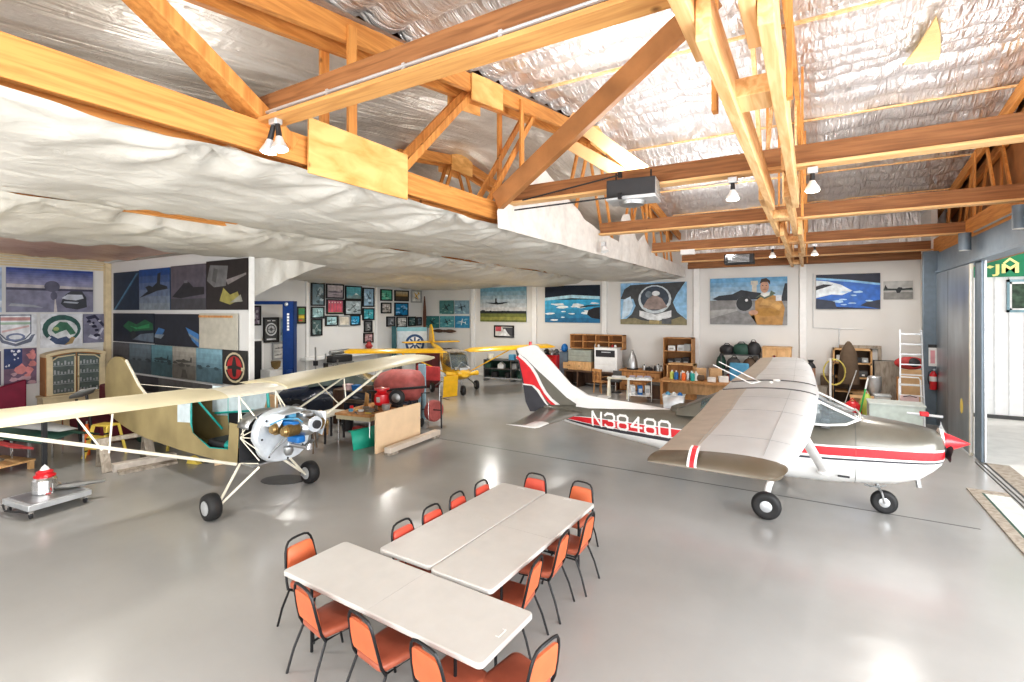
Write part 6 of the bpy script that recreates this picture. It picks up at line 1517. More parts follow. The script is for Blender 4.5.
t = thing('dark_engine_block', 'black engine block on the ledge beyond the cream wing', 'engine', (-17.9,15.0,1.02)); MB().box((0,0,.15),(.45,1.1,.3)).build('block', M['blackp'], t, bev=.05); MB().cyl((0,-.5,.42),(0,.5,.46),.10).build('drum', M['steel'], t)
t = thing('parts_stand', 'stand carrying the black engine block by the left wall', 'stand', (-17.9,15.0,0)); MB().bb(-.25,.25,-.6,.6,.95,1.02).build('top', M['steel'], t)
for x in (-.2,.2):
    for y in (-.5,.5): MB().tube([(x,y,0),(x,y,.96)], .025).build('leg', M['steel'], t)
for i, (x, y) in enumerate(((-16.0,12.3),(-15.8,12.6),(-15.5,12.9))):
    t = thing('tool_stand', ['thin upright steel tool at the foot of the lift post','second upright steel tool beside the lift post','third, shortest upright steel tool beside the lift post'][i], 'tool', (x,y,0), 0, 'upright tools by the lift')
    MB().tube([(0,0,.0),(0,0,1.9-.25*i)], .03).build('rod', M['steel'], t); MB().box((0,0,1.3-.1*i),(.12,.12,.18)).build('head', M['blackp'], t)
t = thing('brass_bowl', 'yellow brass bowl on a pale box inside the lift', 'bowl', (-17.9,11.95,1.0)); MB().lathe([(.06,0),(.16,.1),(.19,.3),(.14,.32)], (0,0,0), (0,0,1), 16).build('bowl', M['goldfin'], t)
t = thing('pale_cabinet', 'pale box cabinet under the brass bowl', 'cabinet', (-17.9,12.0,0)); MB().bb(-.3,.3,-.5,.5,0,1.0).build('body', M['white'], t, bev=.01); MB().bb(.30,.32,-.45,.45,.1,.9).build('door', M['white'], t, bev=.005)
t = thing('grey_fuselage_shell', 'long grey shell lying behind the cream wing root below the lift', 'aircraft component', (-15.6,8.7,.75), R(50))
MB().loft([[(x, w_*math.cos(a), .22+.17*w_*2*math.sin(a)) for a in [2*PI*j/12 for j in range(12)]] for x, w_ in ((-1.3,.1),(-.8,.4),(.3,.45),(1.2,.2))]).build('shell', M['grey'], t)
for x in (-.7,.7): MB().box((x,0,-.33),(.08,.6,.86)).build('trestle', M['oldwood'], t)
# ------------------------------------------------------------------ furniture along the back wall
def cubby(b, x0, x1, y0, y1, z0, z1, nx, nz, th=.03, back=True, mi=0):
    b.bb(x0,x1,y0,y1,z0,z0+th,mi); b.bb(x0,x1,y0,y1,z1-th,z1,mi)
    for k in range(nx+1): x = x0+(x1-x0-th)*k/nx; b.bb(x,x+th,y0,y1,z0,z1,mi)
    for k in range(1,nz): z = z0+(z1-z0)*k/nz; b.bb(x0,x1,y0,y1,z-th/2,z+th/2,mi)
t = thing('oak_hutch', 'low wide oak cubbyhole shelf with four bays on top of the grey cabinets', 'shelf', (-8.0,20.5,1.62))
b = MB(); cubby(b,-1.2,1.2,-.2,.25,0,.62,4,2); b.build('shelves', M['oak'], t); MB().bb(-1.2,1.2,.25,.28,0,.62).build('back', M['oakin'], t)
for i, (x, z, m_, lb) in enumerate(((-.05,.03,'steel','steel cup in the second bay of the oak cubby shelf'),(.1,.03,'paper','white jar in the second bay of the oak cubby shelf'),(.85,.03,'paper','white jar in the right bay of the oak cubby shelf'),(.72,.03,'redd','red jar in the right bay of the oak cubby shelf'))):
    c = thing('shelf_jar', lb, 'jar', (-8.0+x,20.4,1.62+z), 0, 'jars in the oak cubby shelf'); MB().lathe([(.05,0),(.05,.15),(.03,.18)], (0,0,0), (0,0,1), 12).build('jar', M[m_], c)
t = thing('grey_cabinet', 'grey green two drawer cabinet under the oak cubby shelf', 'cabinet', (-8.6,20.3,1.08)); MB().bb(-.55,.52,-.3,.4,0,.50).build('body', mat('grey_green',(.28,.30,.26),.5), t, bev=.008)
for z in (.02,.26): MB().bb(-.53,.50,-.32,-.30,z,z+.22).build('drawer', mat('grey_green_drawer',(.32,.34,.30),.5), t, bev=.004)
t = thing('oak_drawer_box', 'pale oak drawer unit beneath the grey green cabinet', 'drawers', (-8.6,20.2,.72)); MB().bb(-.52,.55,-.3,.4,0,.36).build('body', M['oaklight'], t)
for s in (-1,1):
    d = MB().bb(-.26+s*.26-.24+.02,-.26+s*.26+.24+.02,-.33,-.30,.04,.32).build('drawer', M['oaklight'], t, bev=.006); MB().ell((-.24+s*.26,-.34,.18),(.03,.02,.015)).build('knob', M['darkwood'], d)
t = thing('dark_desk', 'dark topped desk carrying the oak drawers and the white appliance', 'desk', (-7.8,20.1,0)); MB().bb(-1.42,.92,-.4,.5,.66,.72).build('top', M['darkwood'], t); MB().bb(-1.4,.9,.40,.45,.1,.66).build('panel', M['darkwood'], t)
for x in (-1.38,-.8,.88): MB().bb(x-.03,x+.03,-.38,.45,0,.66).build('leg', M['darkwood'], t)
t = thing('white_appliance', 'white boxy wall oven with a black display lying on the desk', 'appliance', (-7.38,20.2,.72)); MB().bb(-.52,.48,-.3,.35,0,1.0).build('body', M['white'], t, bev=.01)
MB().bb(-.45,.38,-.31,-.30,.62,.90).build('display', M['blackp'], t); MB().bb(-.2,.2,-.318,-.31,.80,.84).build('display_strip', M['gal'], t)
MB().bb(-.47,.42,-.32,-.30,.30,.58).build('door', M['white'], t, bev=.006); MB().bb(-.47,.42,-.32,-.30,.04,.28).build('drawer', M['white'], t, bev=.006)
t = thing('tool_chest', 'bright red metal tool chest left of the grey cabinets', 'tool chest', (-10.1,20.2,0)); MB().bb(-.36,.42,-.3,.35,.08,1.30).build('body', M['red'], t, bev=.01)
for k in range(5):
    d = MB().bb(-.33,.39,-.315,-.30,.15+.22*k,.34+.22*k).build('drawer', M['red'], t, bev=.006); MB().bb(-.2,.26,-.33,-.315,.29+.22*k,.31+.22*k).build('handle', M['chrome'], d)
t = thing('black_cabinet', 'narrow dark cabinet between red tool chest and desk', 'cabinet', (-9.46,20.45,0)); MB().bb(-.22,.22,-.25,.3,0,1.45).build('body', M['bluegrey'], t, bev=.01); MB().bb(-.20,.20,-.27,-.25,.05,1.4).build('door', M['bluegrey'], t)
t = thing('blue_helmet', 'bright blue helmet like cap on the dark narrow cabinet', 'cap', (-9.46,20.3,1.45)); MB().ell((0,0,.16),(.15,.17,.2)).build('shell', M['blueb'], t); MB().box((0,-.18,.10),(.2,.12,.03)).build('brim', M['blueb'], t)
for i, (x, m_, r) in enumerate(((-10.3,'blackp',.14),(-10.05,'steel',.10),(-9.82,'darkgrey',.13))):
    t = thing('machine_part', ['black machine part on the left of the red tool chest','steel machine part on the middle of the red tool chest','dark grey machine part on the right of the red tool chest'][i], 'machine part', (x,20.2,1.30), 0, 'parts on the red tool chest')
    MB().lathe([(r,0),(r*.8,.08),(r,.14),(r*.4,.26)], (0,0,0), (0,0,1), 14).build('body', M[m_], t); MB().cyl((0,-.2,.12),(0,.1,.12),.04).build('shaft', M['steel'], t)
t = thing('wooden_chair', 'orange brown slatted wooden armchair in front of the desk', 'chair', (-7.25,18.95,0), R(-20))
MB().bb(-.24,.24,-.22,.22,.42,.46).build('seat', M['oak'], t, bev=.01)
for x in (-.2,.2):
    for y in (-.19,.19): MB().cyl((x,y,0),(x*.9,y*.9,.42),.02,.022).build('leg', M['oak'], t)
b = MB(); b.bb(-.24,.24,-.25,-.20,.86,.96)
for k in range(6): b.bb(-.21+k*.078,-.18+k*.078,-.24,-.21,.46,.88)
b.build('backrest', M['oak'], t)
for s in (-1,1): MB().tube([(s*.24,-.2,.66),(s*.27,.15,.66),(s*.24,.18,.44)], .018).build('armrest', M['oak'], t)
t = thing('dark_stool', 'dark padded office chair between wooden armchair and pale trestle', 'chair', (-6.75,19.3,0)); MB().bb(-.2,.2,-.2,.2,.42,.50).build('seat', M['darkgrey'], t, bev=.03); MB().bb(-.18,.18,.16,.22,.5,.85).build('backrest', M['darkgrey'], t, bev=.02)
MB().cyl((0,0,.05),(0,0,.42),.03).build('column', M['chrome'], t); MB().lathe([(.24,0),(.20,.04),(.04,.06)], (0,0,0), (0,0,1), 10).build('base', M['blackp'], t)
t = thing('pale_trestle', 'pale cream A shaped trestle with papers on top, in front of the desk', 'trestle', (-6.25,18.2,0), R(10))
MB().bb(-.42,.42,-.10,.10,.70,.76).build('top', M['creamw'], t)
for x in (-.36,.36):
    for s in (-1,1): MB().beam((x,s*.04,.70),(x,s*.26,0),.08,.03,up=(0,1,0)).build('leg', M['creamw'], t)
MB().box((.0,0,.79),(.5,.22,.05),0,R(5)).build('papers', M['paper'], t)
t = thing('white_cart', 'thin white two shelf cart piled with papers near the plane tail', 'cart', (-5.35,17.9,0), R(15))
for z in (.22,.78): MB().bb(-.42,.42,-.28,.28,z,z+.03).build('shelf', M['white'], t)
for x in (-.4,.4):
    for y in (-.26,.26): MB().tube([(x,y,.03),(x,y,.82)], .014).build('leg', M['white'], t)
q = random.Random(4)
pl = ['stack of white papers on the left of the white cart top','stack of papers with a purple cover on the white cart top','open booklet at the right of the white cart top','white binder standing on the lower cart shelf','blue binder standing on the lower cart shelf','second white binder at the right of the lower cart shelf']
for i in range(6):
    up = i < 3; x = -.26+.26*(i % 3)
    t = thing('paper_stack', pl[i], 'papers', (-5.35+x*math.cos(R(15)), 17.9+x*math.sin(R(15))-.02, .81 if up else .25), R(15+q.uniform(-15,15)), 'papers on the white cart')
    MB().bb(-.11,.11,-.15,.15,0,.05+.03*q.random()).build('pages', M['paper'], t) if up else MB().bb(-.08,.08,-.12,.12,0,.32).build('cover', M['blueb'] if i == 4 else M['paper'], t)
    (MB().bb(-.10,.10,-.14,.14,.09,.095) if up else MB().bb(-.06,.06,-.125,-.12,.08,.22)).build('label', mat('lilac',(.5,.45,.6),.6) if up else M['steel'], t)
t = thing('silver_cone', 'tall pointed silver spinner cone standing on the low oak cabinets', 'aircraft component', (-6.35,20.2,.86)); MB().lathe([(.22,0),(.22,.1),(.20,.3),(.13,.55),(.05,.72),(.01,.8)], (0,0,0), (0,0,1), 20).build('cone', M['steel'], t); MB().lathe([(.23,0),(.23,.06)], (0,0,0), (0,0,1), 20).build('ring', M['blackp'], t)
t = thing('oak_sideboard', 'long low oak cabinet row with doors and drawers under the silver cone', 'cabinet', (-5.7,20.3,0))
MB().bb(-1.13,.55,-.3,.45,.0,.80).build('carcass', M['oakin'], t); MB().bb(-1.14,.57,-.34,.47,.80,.86).build('top', M['oak'], t)
for k in range(3):
    x0 = -1.11+k*.555
    for (z0, z1) in ((.06,.38),(.42,.76)):
        d = MB().bb(x0,x0+.52,-.33,-.30,z0,z1).build('drawer' if k == 1 else 'door', M['oak'], t, bev=.008); MB().ell((x0+.26,-.345,(z0+z1)/2),(.05,.015,.02)).build('pull', M['darkwood'], d)
nm = ['black scanner lid on the low oak cabinets','steel kettle on the low oak cabinets','second steel pot on the low oak cabinets','dark jar on the low oak cabinets','steel jar on the low oak cabinets beside the silver cone']
for i, (x, r, h_, m_) in enumerate(((-5.65,.15,.12,'blackp'),(-5.28,.10,.24,'steel'),(-5.02+-.2+.06,.05,.18,'gal'),(-5.42,.05,.16,'blackp'),(-5.85,.07,.2,'steel'))):
    t = thing('counter_item', nm[i], 'container', (x,20.15,.86), 0, 'items on the low oak cabinets'); MB().lathe([(r,0),(r*1.02,h_*.6),(r*.7,h_)], (0,0,0), (0,0,1), 16).build('body', M[m_], t); MB().ell((0,0,h_+.02),(.03,.03,.03)).build('knob', M['blackp'], t)
t = thing('tall_bookcase', 'tall narrow oak bookcase holding dark equipment right of the low cabinets', 'bookcase', (-4.55,20.5,.0))
b = MB(); cubby(b,-.55,.55,-.3,.3,.6,2.2,1,3); b.build('shelves', M['oak'], t); MB().bb(-.55,.55,.3,.33,0,2.2).build('back', M['oakin'], t); MB().bb(-.55,.55,-.3,.3,0,.6).build('base', M['oak'], t)
eq = [(-.25,1.70,'paper'),(.1,1.70,'steel'),(.35,1.70,'grey'),(-.28,1.17,'blackp'),(.0,1.17,'darkgrey'),(.3,1.17,'blackp')]
en = ['white box on the upper shelf of the tall bookcase','steel box mid upper shelf of the tall bookcase','grey box right on the upper shelf of the tall bookcase','black device left on the lower shelf of the tall bookcase','dark grey device mid lower shelf of the tall bookcase','black device right on the lower shelf of the tall bookcase']
for i, (x, z, m_) in enumerate(eq):
    z = 1.16 if z < 1.3 else 1.685
    t = thing('equipment_box', en[i], 'box', (-4.55+x,20.4,z), 0, 'equipment in the tall bookcase'); MB().bb(-.13,.13,-.12,.12,0,.20+.04*(i%3)).build('case', M[m_], t, bev=.01); MB().bb(-.08,.08,-.127,-.12,.05,.12).build('face', M['grey'], t)
t = thing('small_oak_shelf', 'small open oak cube shelf in front of the tall bookcase', 'shelf', (-4.2,19.3,.0)); b = MB(); cubby(b,-.5,.5,-.2,.25,.2,1.30,1,1,.05); b.build('frame', M['oaklight'], t); MB().bb(-.5,.5,.25,.28,.2,1.3).build('back', M['oak'], t); MB().bb(-.5,.5,-.2,.25,0,.2).build('plinth', M['oak'], t)
# big work desk with cans, boxes, chair
t = thing('wide_desk', 'wide oak work desk behind the plane tail boom, covered with boxes', 'desk', (-3.55,18.2,0), R(3))
MB().bb(-1.1,1.7,-.5,.5,.78,.84).build('top', M['oak'], t, bev=.005)
for x in (-1.0,1.6): MB().bb(x-.05,x+.05,-.45,.45,0,.78).build('side', M['oak'], t)
MB().bb(-.95,1.55,.35,.40,.3,.78).build('modesty_panel', M['oaklight'], t)
for i, (x, y, m_) in enumerate(((-4.55,18.25,'lime'),(-4.38,18.15,'blueb'),(-4.2,18.3,'paper'),(-4.0,18.2,'gal'),(-3.9,18.35,'bluec'),(-3.82,18.1,'teal'),(-4.1,18.05,'orange'),(-3.72,18.2,'paper'))):
    x += .25
    t = thing('spray_can', ['yellow green can at the left end of the wide desk','blue can near the left end of the wide desk','white can with blue neighbours on the wide desk','galvanised can on the wide desk','blue grey can at the back of the wide desk','teal can on the wide desk','small orange can at the front of the wide desk','white can at the right of the can cluster'][i], 'can', (x,y,.842), 0, 'cans on the wide desk')
    MB().lathe([(.075,0),(.075,.22),(.05,.26)], (0,0,0), (0,0,1), 12).build('can', M[m_], t); MB().cyl((0,0,.26),(0,0,.31),.03).build('cap', M['paper'], t)
bx = [(-3.35,18.25,.30,.22,.20,'brown','brown crumpled sack on the wide desk'),(-2.95,18.15,.26,.22,.16,'paper','white carton on the wide desk'),(-2.6,18.3,.3,.25,.20,'paper','second white carton, right on the wide desk'),(-2.9,18.6,.4,.2,.42,'cardboard','cardboard box standing at the back of the wide desk'),(-3.4,18.6,.36,.2,.40,'cardboard','darker cardboard box behind the brown sack')]
for i, (x, y, w_, d_, h_, m_, lb) in enumerate(bx):
    t = thing('desk_box', lb, 'box', (x,y,.842), R(8*i), 'boxes on the wide desk'); MB().bb(-w_/2,w_/2,-d_/2,d_/2,0,h_).build('carton', M[m_], t, bev=.01 if i else .06); MB().bb(-w_/2,w_/2,-.02,.02,h_,h_+.003).build('tape', M['plypale'], t)
t = thing('blue_chair', 'light blue padded chair behind the wide desk near the wing root', 'chair', (-2.25,19.1,0), R(175))
MB().bb(-.3,.3,-.3,.3,.62,.74).build('seat', M['bluec'], t, bev=.04); MB().bb(-.32,.32,-.32,-.2,.74,1.42).build('backrest', M['bluec'], t, bev=.05); MB().cyl((0,0,.1),(0,0,.62),.04).build('column', M['chrome'], t); MB().lathe([(.3,0),(.25,.06),(.05,.10)], (0,0,0), (0,0,1), 10).build('base', M['blackp'], t)
t = thing('white_crate', 'white wire crate on the floor below the wide desk', 'crate', (-4.0,17.25,0), R(5))
MB().loft([[(-.34*k,-.2*k,z),(.34*k,-.2*k,z),(.34*k,.2*k,z),(-.34*k,.2*k,z)] for k, z in ((.9,0),(1,.44))], caps=(True,False)).build('bin', M['gal'], t, solid=.01); MB().tube([(-.35,-.21,.44),(.35,-.21,.44),(.35,.21,.44),(-.35,.21,.44)], .015, closed=True).build('rim', M['white'], t)
for i in range(3):
    c = thing('blue_bag', ['blue wrapped bundle on the left in the white crate','white wrapped bundle in the middle of the white crate','striped blue bundle on the right in the white crate'][i], 'bundle', (-4.2+.2*i,17.25,.05), 0, 'bundles in the white crate'); MB().lathe([(.07,0),(.09,.2),(.08,.42),(.04,.48)], (0,0,0), (0,0,1), 12).build('bundle', M[['bluec','paper','blueb'][i]], c)
t = thing('dark_bin', 'dark brown box on the floor between white cart and wide desk', 'box', (-5.0,18.9,0)); MB().bb(-.3,.3,-.3,.3,0,.5).build('body', M['darkwood'], t, bev=.01); MB().bb(-.32,.32,-.32,.32,.5,.54).build('lid', M['darkgrey'], t)
# bags and yellow oak cabinet by the wing root
t = thing('oak_wall_cabinet', 'honey oak two door cabinet top just above the far wing', 'cabinet', (-1.1,20.5,0)); MB().bb(-.46,.46,-.3,.4,0,1.92).build('carcass', M['oaklight'], t)
for s in (-1,1): MB().bb(s*.235-.21,s*.235+.21,-.32,-.30,.9,1.86).build('door', M['oaklight'], t, bev=.008)
MB().bb(-.48,.48,-.34,.42,1.92,1.96).build('top', M['oaklight'], t)
t = thing('gear_rack', 'dark shelf rack behind the wing crammed with bags', 'rack', (-2.15,20.3,0))
for z in (.5,1.05,1.62): MB().bb(-.8,.5,-.25,.3,z,z+.04).build('shelf', M['darkgrey'], t)
for x in (-.78,.48): MB().bb(x-.02,x+.02,-.25,.3,0,1.64).build('side', M['darkgrey'], t)
gb = [(-2.75,1.66,.26,.20,.17,'blackp','black bag at the left on top of the dark rack'),(-2.25,1.66,.34,.2,.20,'junk1','dark green bag in the middle on top of the dark rack'),(-1.85,1.66,.22,.2,.24,'blackp','black lumpy bag at the right on top of the dark rack'),(-2.95,1.09,.16,.2,.25,'junk1','dark green jacket hanging over the left of the dark rack'),(-2.5,1.09,.24,.2,.22,'darkgrey','charcoal bag on the middle shelf of the dark rack'),(-1.95,1.09,.22,.2,.22,'brown','brown bag on the middle shelf of the dark rack'),(-2.6,.54,.2,.2,.2,'pinkred','faded red bag on the lower rack shelf'),(-2.1,.54,.2,.2,.2,'teal','teal bag on the lower rack shelf')]
for i, (x, z, rx, ry, rz_, m_, lb) in enumerate(gb):
    t = thing('soft_bag', lb, 'bag', (x,20.25,z), 0, 'bags on the dark rack')
    MB().loft([[(rx*k*math.cos(a)*(1+.14*math.sin(3*a+i)), ry*k*math.sin(a), zz*rz_*2) for a in [2*PI*j/12 for j in range(12)]] for k, zz in ((.8,0),(1,.25),(1,.6),(.75,.85),(.3,1))]).build('bag', M[m_], t, smooth=60)
    MB().tube([(-rx*.4,0,rz_*1.9),(-rx*.2,0,rz_*2.25),(rx*.2,0,rz_*2.25),(rx*.4,0,rz_*1.9)], .015).build('handle', M['blackp'], t)

# ------------------------------------------------------------------ right corner
t = thing('open_shelf', 'pale wooden open shelf with dark contents behind the hanging coat', 'shelf', (1.15,20.55,0))
b = MB(); cubby(b,-.55,.55,-.25,.3,.05,1.98,1,4,.05); b.build('frame', M['oaklight'], t); MB().bb(-.55,.55,.3,.33,0,1.98).build('back', M['brown'], t)
sb = [(-.35,1.52,.12,.22,'paper','white roll at the top left of the open shelf'),(.1,1.52,.2,.16,'blackp','black box on the top shelf of the open shelf'),(.3,1.05,.16,.2,'darkgrey','grey device on the second shelf of the open shelf'),(.2,.57,.28,.42,'cardboard','cardboard box on the lower part of the open shelf'),(.35,1.52,.1,.16,'grey','grey tin at the top right of the open shelf')]
for i, (x, z, w_, h_, m_, lb) in enumerate(sb):
    z = .10+.4775*(0 if z < .6 else (2 if z < 1.2 else 3)) - (.0)
    t = thing('shelf_box', lb, 'box', (1.15+x,20.45,z), 0, 'contents of the open shelf'); MB().bb(-w_/2-.04,w_/2+.04,-.15,.15,0,h_).build('case', M[m_], t, bev=.01); MB().bb(-.04,.04,-.155,-.15,.04,.09).build('label', M['paper'], t)
t = thing('dark_picture_frame', 'big dark empty frame leaning behind the open shelf', 'frame', (1.55,20.92,0)); b = MB()
for (a, c_, e, f) in ((-.75,.45,1.98,2.08),(.35,.45,.2,2.0),(-.75,-.65,.2,2.0)): b.bb(a,c_,-.03,.03,e,f)
b.bb(-.75,.45,-.03,.03,0,.2); b.build('frame', M['oldwood'], t)
t = thing('hanging_coat', 'long brown coat hanging on a stand in front of the open shelf', 'coat', (1.02,19.9,0))
MB().loft([[(w_*math.cos(a)*(1+.08*math.sin(5*a)), .55*w_*math.sin(a)*(1+.1*math.sin(4*a)), z) for a in [2*PI*j/16 for j in range(16)]] for z, w_ in ((.85,.30),(1.1,.30),(1.5,.26),(1.85,.24),(2.05,.16),(2.2,.08),(2.26,.03))]).build('cloth', M['brown'], t, smooth=60)
MB().tube([(0,0,0),(0,0,.9)], .02).build('pole', M['black'], t); MB().lathe([(.22,0),(.2,.03),(.03,.05)], (0,0,0), (0,0,1), 12).build('foot', M['black'], t)
t = thing('hose_coil', 'yellow hose coiled on a stand left of the coat', 'hose', (.62,19.6,0)); b = MB()
pts = [(.30*math.cos(a*.35)*(1+.04*math.sin(a)), -.12+.012*a*.3, 1.25+.42*math.sin(a*.35)) for a in range(72)]; b.tube(pts, .018, 6); b.build('hose', mat('hose_yellow',(.60,.50,.12),.5), t)
MB().tube([(0,0,0),(0,0,1.5)], .02).build('post', M['black'], t); MB().box((0,0,.015),(.4,.4,.03)).build('foot', M['black'], t)
t = thing('white_pole', 'white upright pole standing in front of the yellow hose', 'pole', (.50,19.3,0)); MB().tube([(0,0,0),(0,0,1.72)], .035).build('pole', M['white'], t); MB().box((0,0,.02),(.3,.3,.04)).build('foot', M['white'], t)
t = thing('leaning_pole', 'thin grey pole leaning in front of the coat', 'pole', (.8,19.2,0)); b = MB(); b.tube([(0,0,.0),(.42,.35,1.35)], .018); b.build('pole', M['steel'], t)
t = thing('brown_post', 'reddish brown padded post with a black top left of the hose', 'post', (-.05,20.2,0)); MB().bb(-.14,.14,-.12,.12,0,1.30).build('post', mat('terracotta',(.30,.17,.11),.7), t, bev=.02); MB().lathe([(.16,0),(.12,.1),(.06,.18),(.10,.26)], (0,0,1.30), (0,0,1), 12).build('top', M['blackp'], t)
for i, (x, y, h_, m_) in enumerate(((-.45,20.4,.95,'darkgrey'),(.25,19.9,.7,'oldwood'),(.42,20.4,1.05,'brown'))):
    t = thing('scrap_crate', ['dark grey crate left of the brown padded post','weathered wooden crate between brown post and hose','tall brown crate behind the yellow hose'][i], 'crate', (x,y,0), 0, 'crates by the hose'); MB().bb(-.18,.18,-.18,.18,0,h_).build('body', M[m_], t, bev=.01); MB().bb(-.19,.19,-.19,.19,h_,h_+.03).build('lid', M['oldwood'], t)
t = thing('wooden_stool', 'small unpainted wooden stool below the coat', 'stool', (1.35,19.4,0)); MB().bb(-.32,.32,-.18,.18,.50,.55).build('seat', M['wpl'], t)
for x in (-.26,.26):
    for y in (-.14,.14): MB().bb(x-.04,x+.04,y-.04,y+.04,0,.5).build('leg', M['wpl'], t)
t = thing('gas_bottle', 'silver narrow bottomed steel funnel can right of the coat', 'can', (1.72,19.9,.0)); MB().lathe([(.06,.35),(.08,.5),(.19,.72),(.19,1.12),(.16,1.16)], (0,0,0), (0,0,1), 20).build('can', M['gal'], t)
for k in range(3): MB().tube([(.06*math.cos(2.1*k),.06*math.sin(2.1*k),.5),(.2*math.cos(2.1*k),.2*math.sin(2.1*k),0)], .015).build('leg', M['steel'], t)
t = thing('hand_truck', 'dark framed flat mesh panel cart against the wall right of the steel can', 'cart', (2.1,20.5,0)); b = MB(); b.tube([(-.35,0,.1),(-.35,0,1.62),(.35,0,1.62),(.35,0,.1)], .025); b.build('frame', M['blackp'], t); MB().bb(-.33,.33,.0,.02,.2,1.6).build('panel', M['oldwood'], t)
for s in (-1,1): MB().cyl((s*.36,-.05,.10),(s*.41,-.05,.10),.10,n=16).build('wheel', M['rubber'], t)
MB().bb(-.35,.35,-.15,0,.02,.05).build('lip', M['blackp'], t)
t = thing('storage_box', 'light grey plastic box with a dark latch right of the steel can', 'box', (1.85,19.2,.0)); MB().bb(-.2,.2,-.18,.18,0,.62).build('body', M['paper'], t, bev=.02); MB().bb(-.22,.22,-.2,.2,.62,.68).build('lid', M['gal'], t, bev=.01); MB().bb(-.07,.07,-.2,-.18,.45,.49).build('latch', M['blackp'], t)
t = thing('pale_counter', 'long pale green grey box chest behind the plane cowling', 'chest', (1.85,16.7,0)); MB().bb(-.55,.62,-.35,.35,0,.78).build('body', mat('pale_green_grey',(.50,.56,.52),.6), t, bev=.01); MB().bb(-.57,.64,-.37,.37,.78,.83).build('lid', mat('pale_green_grey_lid',(.56,.60,.57),.5), t, bev=.01)
t = thing('red_bag', 'bright red bag on the floor behind the windscreen', 'bag', (1.0,17.6,0)); MB().loft([[(.24*k*math.cos(a),.2*k*math.sin(a),z) for a in [2*PI*j/12 for j in range(12)]] for z, k in ((0,.9),(.25,1),(.5,.9),(.62,.5))]).build('bag', M['red'], t, smooth=60); MB().tube([(-.1,0,.6),(0,0,.72),(.1,0,.6)], .015).build('handle', M['red'], t)
t = thing('yellow_green_bag', 'yellow green bulging bag beside the bright red bag', 'bag', (1.35,17.8,0)); MB().loft([[(.2*k*math.cos(a),.18*k*math.sin(a),z) for a in [2*PI*j/12 for j in range(12)]] for z, k in ((0,.8),(.3,1),(.6,.85),(.85,.3))]).build('bag', M['lime'], t, smooth=60); MB().tube([(-.05,0,.84),(0,0,.94),(.05,0,.84)], .012).build('tie', M['white'], t)
t = thing('green_broom', 'bright green slanted broom beside the yellow green bag', 'broom', (1.1,17.2,0)); b = MB(); b.tube([(0,0,.1),(.25,.35,1.25)], .022); b.build('handle', M['green'], t); MB().tube([(.2,.28,1.02),(.27,.38,1.34)], .024).build('grip', M['white'], t); MB().box((0,-.02,.07),(.3,.08,.14)).build('head', M['green'], t)
t = thing('cardboard_stack', 'tall flattened cardboard sheets leaning behind the ladder', 'cardboard', (2.68,19.6,0))
for k in range(3): MB().bb(-.32+.03*k,.30+.02*k,-.02+.05*k,.02+.05*k,0,1.45-.08*k).build('sheet', M['cardboard'], t)
MB().bb(-.42,-.36,-.1,.1,0,1.2).build('plank', M['oak'], t)
t = thing('red_black_helmet', 'red and black rounded pack on top of the cardboard sheets', 'bag', (2.60,19.7,1.46)); MB().ell((0,0,.18),(.40,.14,.20)).build('pack', M['redd'], t); MB().ell((.08,-.06,.20),(.18,.11,.15)).build('black_part', M['blackp'], t)
# ladder
t = thing('step_ladder', 'tall aluminium step ladder leaning beside the blue grey post', 'ladder', (2.42,18.25,0))
for s in (-1,1): MB().beam((s*.27,-.35,0),(s*.24,.0,2.72),.035,.07).build('rail', M['gal'], t)
for k in range(9): MB().box((0,-.33+.037*k,.28+.29*k),(.5,.06,.035)).build('rung', M['gal'] if k != 4 else M['paper'], t)
t = thing('small_ladder', 'smaller white folding ladder standing in front of the tall one', 'ladder', (2.36,17.95,0))
for s in (-1,1): MB().beam((s*.26,-.25,0),(s*.24,0,1.32),.03,.06).build('rail', M['white'], t)
for k in range(4): MB().box((0,-.22+.06*k,.28+.30*k),(.48,.10,.03)).build('step', M['white'], t)
b = MB(); b.tube([(-.24,0,1.30),(-.2,0,1.38),(.2,0,1.38),(.24,0,1.30)], .018); b.build('top_hoop', M['white'], t)
t = thing('pink_cushion', 'pale pink folded cushion hooked on the small white ladder', 'cushion', (2.33,17.7,.62)); MB().box((0,0,.12),(.42,.06,.30),0,0,-.2).build('panel', M['pink'], t, bev=.02); MB().tube([(-.15,-.03,.24),(.0,-.05,.28),(.15,-.03,.24)], .012).build('strap', M['blackp'], t)
# extinguisher on the post
t = thing('fire_extinguisher', 'red fire extinguisher mounted on the blue grey post', 'extinguisher', (2.95,18.38,1.02))
MB().lathe([(.07,0),(.085,.03),(.085,.42),(.05,.50),(.03,.53)], (0,0,0), (0,0,1), 18).build('cylinder', M['red'], t)
MB().lathe([(.087,.24),(.087,.38)], (0,0,0), (0,0,1), 18).build('white_label', M['paper'], t); MB().box((0,-.02,.57),(.05,.14,.05)).build('valve', M['chrome'], t)
MB().tube([(0,-.08,.57),(-.11,-.08,.5),(-.13,-.06,.3),(-.1,-.06,.15)], .012).build('hose', M['blackp'], t); MB().box((0,.10,.3),(.06,.04,.4)).build('bracket', M['steel'], t)
t = thing('safety_sign', 'narrow white and pink fire sign above the extinguisher', 'sign', (2.95,18.48,1.68)); MB().bb(-.09,.09,-.01,.0,0,.55).build('panel', M['paper'], t); MB().bb(-.10,.10,-.012,.002,.53,.62).build('black_header', M['blackp'], t); MB().bb(-.05,.05,-.016,-.011,.08,.45).build('pink_strip', mat('pink_print',(.7,.35,.38),.5), t)
